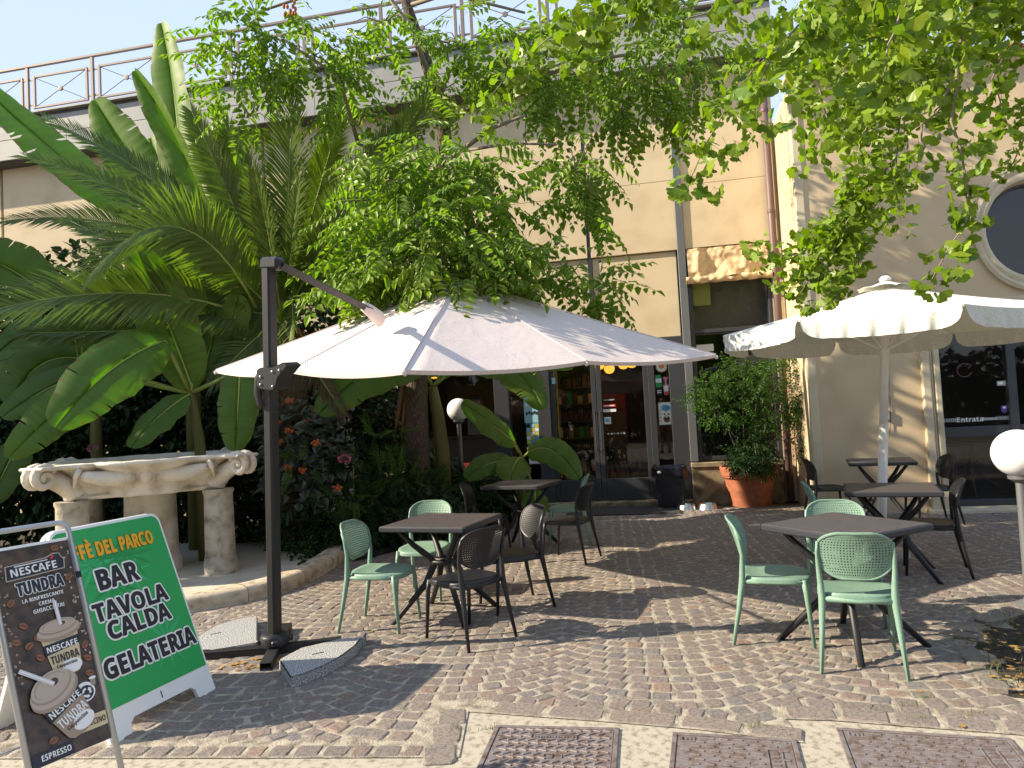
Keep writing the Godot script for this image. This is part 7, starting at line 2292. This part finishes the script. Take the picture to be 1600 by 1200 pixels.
	var strands := [
		# points, jitter radius, leaves per metre, leaf size
		[[Vector3(2.471, 3.905, -3.400), Vector3(1.829, 3.347, -3.200), Vector3(1.282, 3.117, -3.100), Vector3(1.042, 2.874, -3.100), Vector3(0.902, 2.655, -3.100), Vector3(0.837, 2.504, -3.100)], 0.13, 95, 0.92],
		[[Vector3(2.015, 3.609, -3.000), Vector3(1.399, 3.099, -2.700), Vector3(1.102, 2.911, -2.600), Vector3(0.972, 2.727, -2.600), Vector3(0.950, 2.573, -2.600)], 0.12, 85, 0.95],
		[[Vector3(2.867, 4.451, -4.400), Vector3(2.493, 3.737, -4.400), Vector3(2.254, 3.186, -4.400), Vector3(2.160, 2.711, -4.400), Vector3(2.008, 2.521, -4.400), Vector3(1.767, 2.435, -4.400), Vector3(1.551, 2.435, -4.400)], 0.15, 150, 0.90],
		[[Vector3(2.436, 2.976, -4.400), Vector3(2.086, 2.609, -4.300), Vector3(1.913, 2.347, -4.300), Vector3(1.749, 2.182, -4.300)], 0.17, 230, 0.90],
		[[Vector3(2.266, 2.694, -4.500), Vector3(2.125, 2.418, -4.500), Vector3(2.034, 2.261, -4.500)], 0.15, 190, 0.90],
		[[Vector3(2.244, 3.582, -3.100), Vector3(1.970, 3.027, -3.000), Vector3(1.919, 2.727, -3.000), Vector3(1.951, 2.452, -3.000), Vector3(1.960, 2.288, -3.000), Vector3(1.904, 2.154, -3.050), Vector3(1.810, 2.040, -3.100)], 0.075, 62, 0.92],
		[[Vector3(2.096, 3.066, -3.200), Vector3(1.925, 2.724, -3.200), Vector3(1.855, 2.547, -3.200)], 0.07, 42, 0.95],
		[[Vector3(2.418, 4.021, -3.600), Vector3(1.549, 3.866, -3.500), Vector3(0.869, 3.675, -3.500), Vector3(0.478, 3.502, -3.500), Vector3(0.255, 3.405, -3.600), Vector3(0.087, 3.296, -3.700), Vector3(-0.039, 3.194, -3.800)], 0.13, 78, 0.95],
		[[Vector3(0.894, 3.736, -3.600), Vector3(0.622, 3.551, -3.600), Vector3(0.431, 3.481, -3.700), Vector3(0.300, 3.437, -3.800)], 0.16, 95, 0.95],
		[[Vector3(2.945, 3.888, -3.800), Vector3(2.629, 3.360, -3.700), Vector3(2.604, 3.056, -3.700), Vector3(2.673, 2.883, -3.700)], 0.12, 90, 0.95],
		[[Vector3(2.751, 4.179, -4.000), Vector3(2.410, 3.531, -4.000), Vector3(2.251, 3.099, -4.000), Vector3(2.203, 2.701, -4.000), Vector3(2.216, 2.484, -4.000)], 0.085, 72, 0.85],
		[[Vector3(1.813, 3.235, -2.500), Vector3(1.522, 2.995, -2.500), Vector3(1.394, 2.794, -2.500), Vector3(1.337, 2.636, -2.500)], 0.13, 72, 0.95],
		[[Vector3(2.277, 3.788, -3.400), Vector3(1.721, 3.377, -3.400), Vector3(1.548, 3.105, -3.400), Vector3(1.559, 2.824, -3.400), Vector3(1.492, 2.735, -3.400)], 0.16, 120, 0.92],
		[[Vector3(2.890, 4.097, -4.000), Vector3(2.455, 3.639, -4.000), Vector3(2.034, 3.331, -4.000), Vector3(1.867, 3.011, -4.000)], 0.20, 120, 0.92],
		[[Vector3(2.630, 3.579, -3.400), Vector3(2.303, 3.345, -3.400), Vector3(2.067, 3.076, -3.400), Vector3(2.020, 2.861, -3.400)], 0.17, 100, 0.92],
		[[Vector3(1.496, 3.484, -2.900), Vector3(1.087, 3.291, -2.900), Vector3(0.867, 3.142, -2.900), Vector3(0.759, 3.094, -2.900)], 0.12, 70, 0.95],
		[[Vector3(1.272, 3.312, -2.600), Vector3(0.743, 3.172, -2.600), Vector3(0.455, 3.091, -2.600), Vector3(0.310, 3.027, -2.600)], 0.08, 45, 0.95],
		[[Vector3(2.819, 4.393, -4.200), Vector3(2.365, 3.949, -4.200), Vector3(2.002, 3.659, -4.200), Vector3(1.692, 3.560, -4.200)], 0.22, 130, 0.95],
		[[Vector3(2.957, 4.029, -3.800), Vector3(2.648, 3.622, -3.800), Vector3(2.390, 3.391, -3.800), Vector3(2.206, 3.227, -3.800)], 0.18, 110, 0.95],
		[[Vector3(3.412, 3.323, -4.400), Vector3(3.120, 2.898, -4.400), Vector3(3.019, 2.864, -4.400)], 0.06, 50, 0.75],
		[[Vector3(3.929, 4.658, -5.200), Vector3(3.320, 4.115, -5.200), Vector3(2.828, 3.807, -5.200), Vector3(2.401, 3.735, -5.200)], 0.3, 170, 0.95],
		[[Vector3(2.986, 4.862, -5.000), Vector3(2.403, 4.337, -5.000), Vector3(2.023, 4.081, -5.000), Vector3(1.831, 3.907, -5.000)], 0.28, 150, 0.95]]
	var gw: Array = []
	for s in strands:
		var c := Curve3D.new()
		for p in s[0]: c.add_point(p)
		var length := c.get_baked_length()
		var line: Array = []
		var rad: Array = []
		for k in 13:
			line.append(c.sample_baked(length * k / 12.0, true) + rnd3() * 0.01)
			rad.append(lerpf(0.010, 0.002, k / 12.0))
		tube_part(g, "branch", line, rad, M.grey_bark, 6)
		var root := gb + Vector3(-0.2, 3.2, 0)
		var n := int(length * s[2] * 1.0)
		for k in n:
			var at := c.sample_baked(length * rng.randf_range(0.04, 1.0), true)
			var spur: Vector3 = at + in_ball() * s[1]
			for j in rng.randi_range(2, 4):
				var dir: Vector3 = ((spur - at) * 3.0 + Vector3(rng.randfn(0, 0.55), -0.65 + rng.randfn(0, 0.35), rng.randfn(0, 0.55))).normalized()
				gw.append(Transform3D(orient(dir, rnd3().normalized(), rng.randf() * TAU).scaled_local(Vector3.ONE * s[3] * rng.randf_range(0.5, 0.95)), spur))
	# heavy limbs that carry the strands
	for q in [Vector3(2.471, 3.905, -3.400), Vector3(2.015, 3.609, -3.000), Vector3(2.867, 4.451, -4.400), Vector3(2.418, 4.021, -3.600), Vector3(3.929, 4.658, -5.200), Vector3(2.244, 3.582, -3.100)]:
		var from := gb + Vector3(-0.2, 3.9, 0)
		tube_part(g, "limb", [from, from.lerp(q, 0.5) + Vector3(0, 0.35, 0), q], [0.07, 0.045, 0.018], M.grey_bark, 8)
	# the crown above the frame
	var crown: Array = []
	for k in 2600:
		var q := in_ball()
		var p := gb + Vector3(-0.5, 5.6, -0.4) + q * Vector3(2.3, 1.7, 2.2)
		if shown(p) > 0.0: continue
		gw.append(Transform3D(orient((q + rnd3() * 0.6 + Vector3(0, -0.4, 0)).normalized(), rnd3().normalized(), 0.0).scaled_local(Vector3.ONE * rng.randf_range(0.9, 1.5)), p))
	var gm: Array = []
	for k in 10:
		gm.append(ginkgo_leaf(0.058, [Color(0.25, 0.34, 0.032), Color(0.18, 0.29, 0.034), Color(0.30, 0.38, 0.032), Color(0.15, 0.26, 0.04), Color(0.22, 0.32, 0.032)][k % 5], k))
	leafage(g, gw, gm, ginkgo_leaf(0.058, Color.WHITE, 3), M.ginkgo, func() -> Color: return Color(0.225, 0.325, 0.032) * rng.randf_range(0.65, 1.3))
	# --- park trees behind the viewer, which the window glass mirrors
	var big := single_leaf(0.34, 0.12, Color.WHITE)
	var spots := [Vector3(-7.5, 0, 11.0), Vector3(-1.5, 0, 14.0), Vector3(4.5, 0, 10.5)]
	var says := ["broad park tree behind the viewer, mirrored dark in the left cafe windows", "tall park tree straight behind the viewer, mirrored in the glass doors", "park tree behind the viewer, mirrored in the window bay by the pot", "park tree behind the viewer, mirrored in the oval window"]
	for k in 3:
		var pt := thing("park_tree", says[k], "tree", spots[k], 0.0, "park trees mirrored in the glass")
		tube_part(pt, "trunk", [spots[k], spots[k] + Vector3(0.1, 2.5, 0), spots[k] + Vector3(0, 5.5, 0.2)], [0.32, 0.24, 0.12], M.bark, 12)
		bush(pt, [[spots[k] + Vector3(0, 4.6, 0), Vector3(3.2, 2.2, 2.6), 5200], [spots[k] + Vector3(0.6, 7.6, 0.3), Vector3(3.0, 2.4, 2.4), 4000], [spots[k] + Vector3(-0.8, 2.2, 0.6), Vector3(3.2, 1.6, 1.8), 3600]], big, M.dull_leaf, Color(0.042, 0.085, 0.022))
	var hb := thing("park_hedge", "long dark hedge behind the viewer, mirrored low in the cafe glass", "hedge", Vector3(0, 0, 9.0))
	var hl: Array = []
	for k in 9: hl.append([Vector3(-12.0 + k * 3.2, 1.5, 9.0 + 0.3 * sin(k * 2.0)), Vector3(2.4, 1.6, 0.8), 1700])
	bush(hb, hl, big, M.dull_leaf, Color(0.030, 0.062, 0.018))
	var lt := thing("leafy_tree", "broad leafy tree beyond the fountain at the left, casting shade over its pool", "tree", Vector3(-9.4, 0, -8.6))
	tube_part(lt, "trunk", [Vector3(-9.4, 0, -8.6), Vector3(-9.4, 2.0, -8.6), Vector3(-9.5, 4.2, -8.7)], [0.2, 0.16, 0.06], M.bark, 12)
	bush(lt, [[Vector3(-9.4, 2.4, -8.5), Vector3(1.5, 1.9, 2.0), 5200], [Vector3(-9.4, 4.1, -8.6), Vector3(1.5, 1.5, 1.9), 4600], [Vector3(-9.2, 1.4, -7.6), Vector3(1.2, 1.3, 1.1), 2000], [Vector3(-9.4, 5.3, -8.9), Vector3(1.4, 1.1, 1.7), 2600]], single_leaf(0.2, 0.07, Color.WHITE), M.dull_leaf, Color(0.05, 0.105, 0.026))

# ---------------------------------------------------------------- the person taking the picture, mirrored small in the door glass
func flesh(bones: Array, cell: float, k: float) -> ArrayMesh:
	# smooth union of tapered capsules, meshed as surface nets; bones: [from, to, radius, radius]
	var lo := Vector3.INF
	var hi := -Vector3.INF
	for b in bones:
		for e in 2:
			var r: float = b[2 + e] + k * 3.0 + cell * 2.0
			lo = lo.min(b[e] - Vector3.ONE * r)
			hi = hi.max(b[e] + Vector3.ONE * r)
	var n := Vector3i(((hi - lo) / cell).ceil()) + Vector3i.ONE
	var sum := PackedFloat32Array()
	sum.resize(n.x * n.y * n.z)
	for b in bones:
		var a: Vector3 = b[0]
		var d: Vector3 = b[1] - a
		var r: float = maxf(b[2], b[3]) + k * 3.0 + cell
		var i0 := Vector3i((a.min(b[1]) - Vector3.ONE * r - lo) / cell).max(Vector3i.ZERO)
		var i1 := (Vector3i((a.max(b[1]) + Vector3.ONE * r - lo) / cell) + Vector3i.ONE).min(n - Vector3i.ONE)
		var dd := maxf(d.length_squared(), 1e-9)
		for z in range(i0.z, i1.z + 1):
			for y in range(i0.y, i1.y + 1):
				for x in range(i0.x, i1.x + 1):
					var p := lo + Vector3(x, y, z) * cell - a
					var t := clampf(p.dot(d) / dd, 0.0, 1.0)
					var dist: float = (p - d * t).length() - lerpf(b[2], b[3], t)
					sum[(z * n.y + y) * n.x + x] += exp(-dist / k)
	var at := {}
	var mb := MB.new()
	var corner := [Vector3i(0, 0, 0), Vector3i(1, 0, 0), Vector3i(0, 1, 0), Vector3i(1, 1, 0), Vector3i(0, 0, 1), Vector3i(1, 0, 1), Vector3i(0, 1, 1), Vector3i(1, 1, 1)]
	var edges := [[0, 1], [2, 3], [4, 5], [6, 7], [0, 2], [1, 3], [4, 6], [5, 7], [0, 4], [1, 5], [2, 6], [3, 7]]
	for z in n.z - 1:
		for y in n.y - 1:
			for x in n.x - 1:
				var base := (z * n.y + y) * n.x + x
				var v: Array = []
				var inside := 0
				for c in corner:
					var s: float = sum[base + (c.z * n.y + c.y) * n.x + c.x]
					v.append(s - 1.0)
					if s > 1.0: inside += 1
				if inside == 0 or inside == 8: continue
				var m := Vector3.ZERO
				var count := 0
				for e in edges:
					var s0: float = v[e[0]]
					var s1: float = v[e[1]]
					if (s0 > 0.0) == (s1 > 0.0): continue
					var l0 := log(maxf(s0 + 1.0, 1e-6))
					var l1 := log(maxf(s1 + 1.0, 1e-6))
					m += Vector3(corner[e[0]]).lerp(Vector3(corner[e[1]]), clampf(l0 / (l0 - l1), 0.0, 1.0))
					count += 1
				at[Vector3i(x, y, z)] = lo + (Vector3(x, y, z) + m / count) * cell
	for c in at:
		for ax in 3:
			var u := Vector3i.ZERO
			var w := Vector3i.ZERO
			var s := Vector3i.ZERO
			s[ax] = 1
			u[(ax + 1) % 3] = 1
			w[(ax + 2) % 3] = 1
			var f0: bool = sum[(c.z * n.y + c.y) * n.x + c.x] > 1.0
			var g: Vector3i = c + s
			if g.x >= n.x or g.y >= n.y or g.z >= n.z: continue
			var f1: bool = sum[(g.z * n.y + g.y) * n.x + g.x] > 1.0
			if f0 == f1 or not (at.has(c - u) and at.has(c - w) and at.has(c - u - w)): continue
			if f0: mb.quad(at[c], at[c - w], at[c - u - w], at[c - u])
			else: mb.quad(at[c], at[c - u], at[c - u - w], at[c - w])
	return mb.mesh(1)

func onlooker() -> void:
	var o := Vector3(0.0, 0.0, 0.36)
	var t := thing("person", "person in dark shirt and tan shorts holding a phone, mirrored in the narrow pane", "person", o)
	var body: Array = [
		[Vector3(0, 1.685, 0.0), Vector3(0, 1.62, -0.02), 0.088, 0.075], [Vector3(0, 1.585, -0.045), Vector3(0, 1.575, -0.05), 0.04, 0.035], [Vector3(0, 1.635, -0.10), Vector3(0, 1.615, -0.108), 0.010, 0.014],
		[Vector3(0, 1.60, 0.01), Vector3(0, 1.44, 0.02), 0.052, 0.06], [Vector3(0, 1.36, 0.02), Vector3(0, 1.05, 0.0), 0.13, 0.115], [Vector3(-0.09, 1.36, 0.02), Vector3(0.09, 1.36, 0.02), 0.11, 0.11], [Vector3(-0.08, 0.95, 0.0), Vector3(0.08, 0.95, 0.0), 0.11, 0.11]]
	for s in [-1.0, 1.0]:
		body.append_array([
			[Vector3(s * 0.085, 1.64, 0.0), Vector3(s * 0.088, 1.62, 0.0), 0.014, 0.010],
			[Vector3(s * 0.19, 1.42, 0.02), Vector3(s * 0.28, 1.22, -0.16), 0.056, 0.042], [Vector3(s * 0.28, 1.22, -0.16), Vector3(s * 0.125, 1.455, -0.255), 0.042, 0.026],
			[Vector3(s * 0.118, 1.47, -0.26), Vector3(s * 0.098, 1.515, -0.275), 0.026, 0.026], [Vector3(s * 0.105, 1.48, -0.27), Vector3(s * 0.07, 1.50, -0.285), 0.011, 0.009],
			[Vector3(s * 0.10, 1.535, -0.285), Vector3(s * 0.070, 1.555, -0.312), 0.010, 0.008], [Vector3(s * 0.104, 1.518, -0.287), Vector3(s * 0.072, 1.535, -0.314), 0.010, 0.008], [Vector3(s * 0.106, 1.500, -0.285), Vector3(s * 0.074, 1.515, -0.314), 0.010, 0.008], [Vector3(s * 0.106, 1.484, -0.282), Vector3(s * 0.078, 1.496, -0.308), 0.009, 0.007],
			[Vector3(s * 0.095, 0.93, 0.0), Vector3(s * 0.11, 0.50, -0.015), 0.092, 0.058], [Vector3(s * 0.11, 0.50, -0.015), Vector3(s * 0.112, 0.36, 0.015), 0.056, 0.056], [Vector3(s * 0.112, 0.36, 0.015), Vector3(s * 0.12, 0.09, 0.01), 0.056, 0.036]])
	part("body", flesh(body, 0.012, 0.010), M.skin_tone, t)
	var shirt: Array = [[Vector3(0, 1.37, 0.02), Vector3(0, 1.02, 0.0), 0.15, 0.14], [Vector3(-0.10, 1.385, 0.02), Vector3(0.10, 1.385, 0.02), 0.10, 0.10], [Vector3(-0.08, 1.0, 0.0), Vector3(0.08, 1.0, 0.0), 0.125, 0.125]]
	var shorts: Array = [[Vector3(-0.08, 0.93, 0.0), Vector3(0.08, 0.93, 0.0), 0.125, 0.125]]
	for s in [-1.0, 1.0]:
		shirt.append([Vector3(s * 0.19, 1.42, 0.02), Vector3(s * 0.245, 1.29, -0.095), 0.072, 0.064])
		shorts.append([Vector3(s * 0.10, 0.90, 0.0), Vector3(s * 0.115, 0.56, -0.012), 0.108, 0.088])
	part("shirt", flesh(shirt, 0.018, 0.014), M.shirt_cloth, t)
	part("shorts", flesh(shorts, 0.018, 0.014), M.shorts_cloth, t)
	part("hair", flesh([[Vector3(0, 1.71, 0.015), Vector3(0, 1.66, 0.04), 0.086, 0.07]], 0.012, 0.008), M.hair_dark, t)
	for s in [-1.0, 1.0]:
		part("shoe", flesh([[Vector3(s * 0.12, 0.05, 0.05), Vector3(s * 0.135, 0.04, -0.14), 0.05, 0.04]], 0.014, 0.01), M.rubber, t)
		var e := MB.new()
		e.sphere(Vector3(s * 0.032, 1.645, -0.088), Vector3.ONE * 0.011, 8)
		part("eye", e.mesh(1), M.print_ink, t)
	# the phone they hold
	var ph := thing("phone", "dark phone held up in both hands of the mirrored person", "phone", Vector3(0, 1.53, 0.062))
	var b := MB.new()
	b.bx(Vector3.ZERO, Vector3(0.155, 0.075, 0.008), 0.003)
	made("case", b, M.rubber, ph)
	var scn := MB.new()
	scn.bx(Vector3(0, 0, 0.0046), Vector3(0.145, 0.068, 0.0008))
	made("screen", scn, M.print_ink, ph, 0)
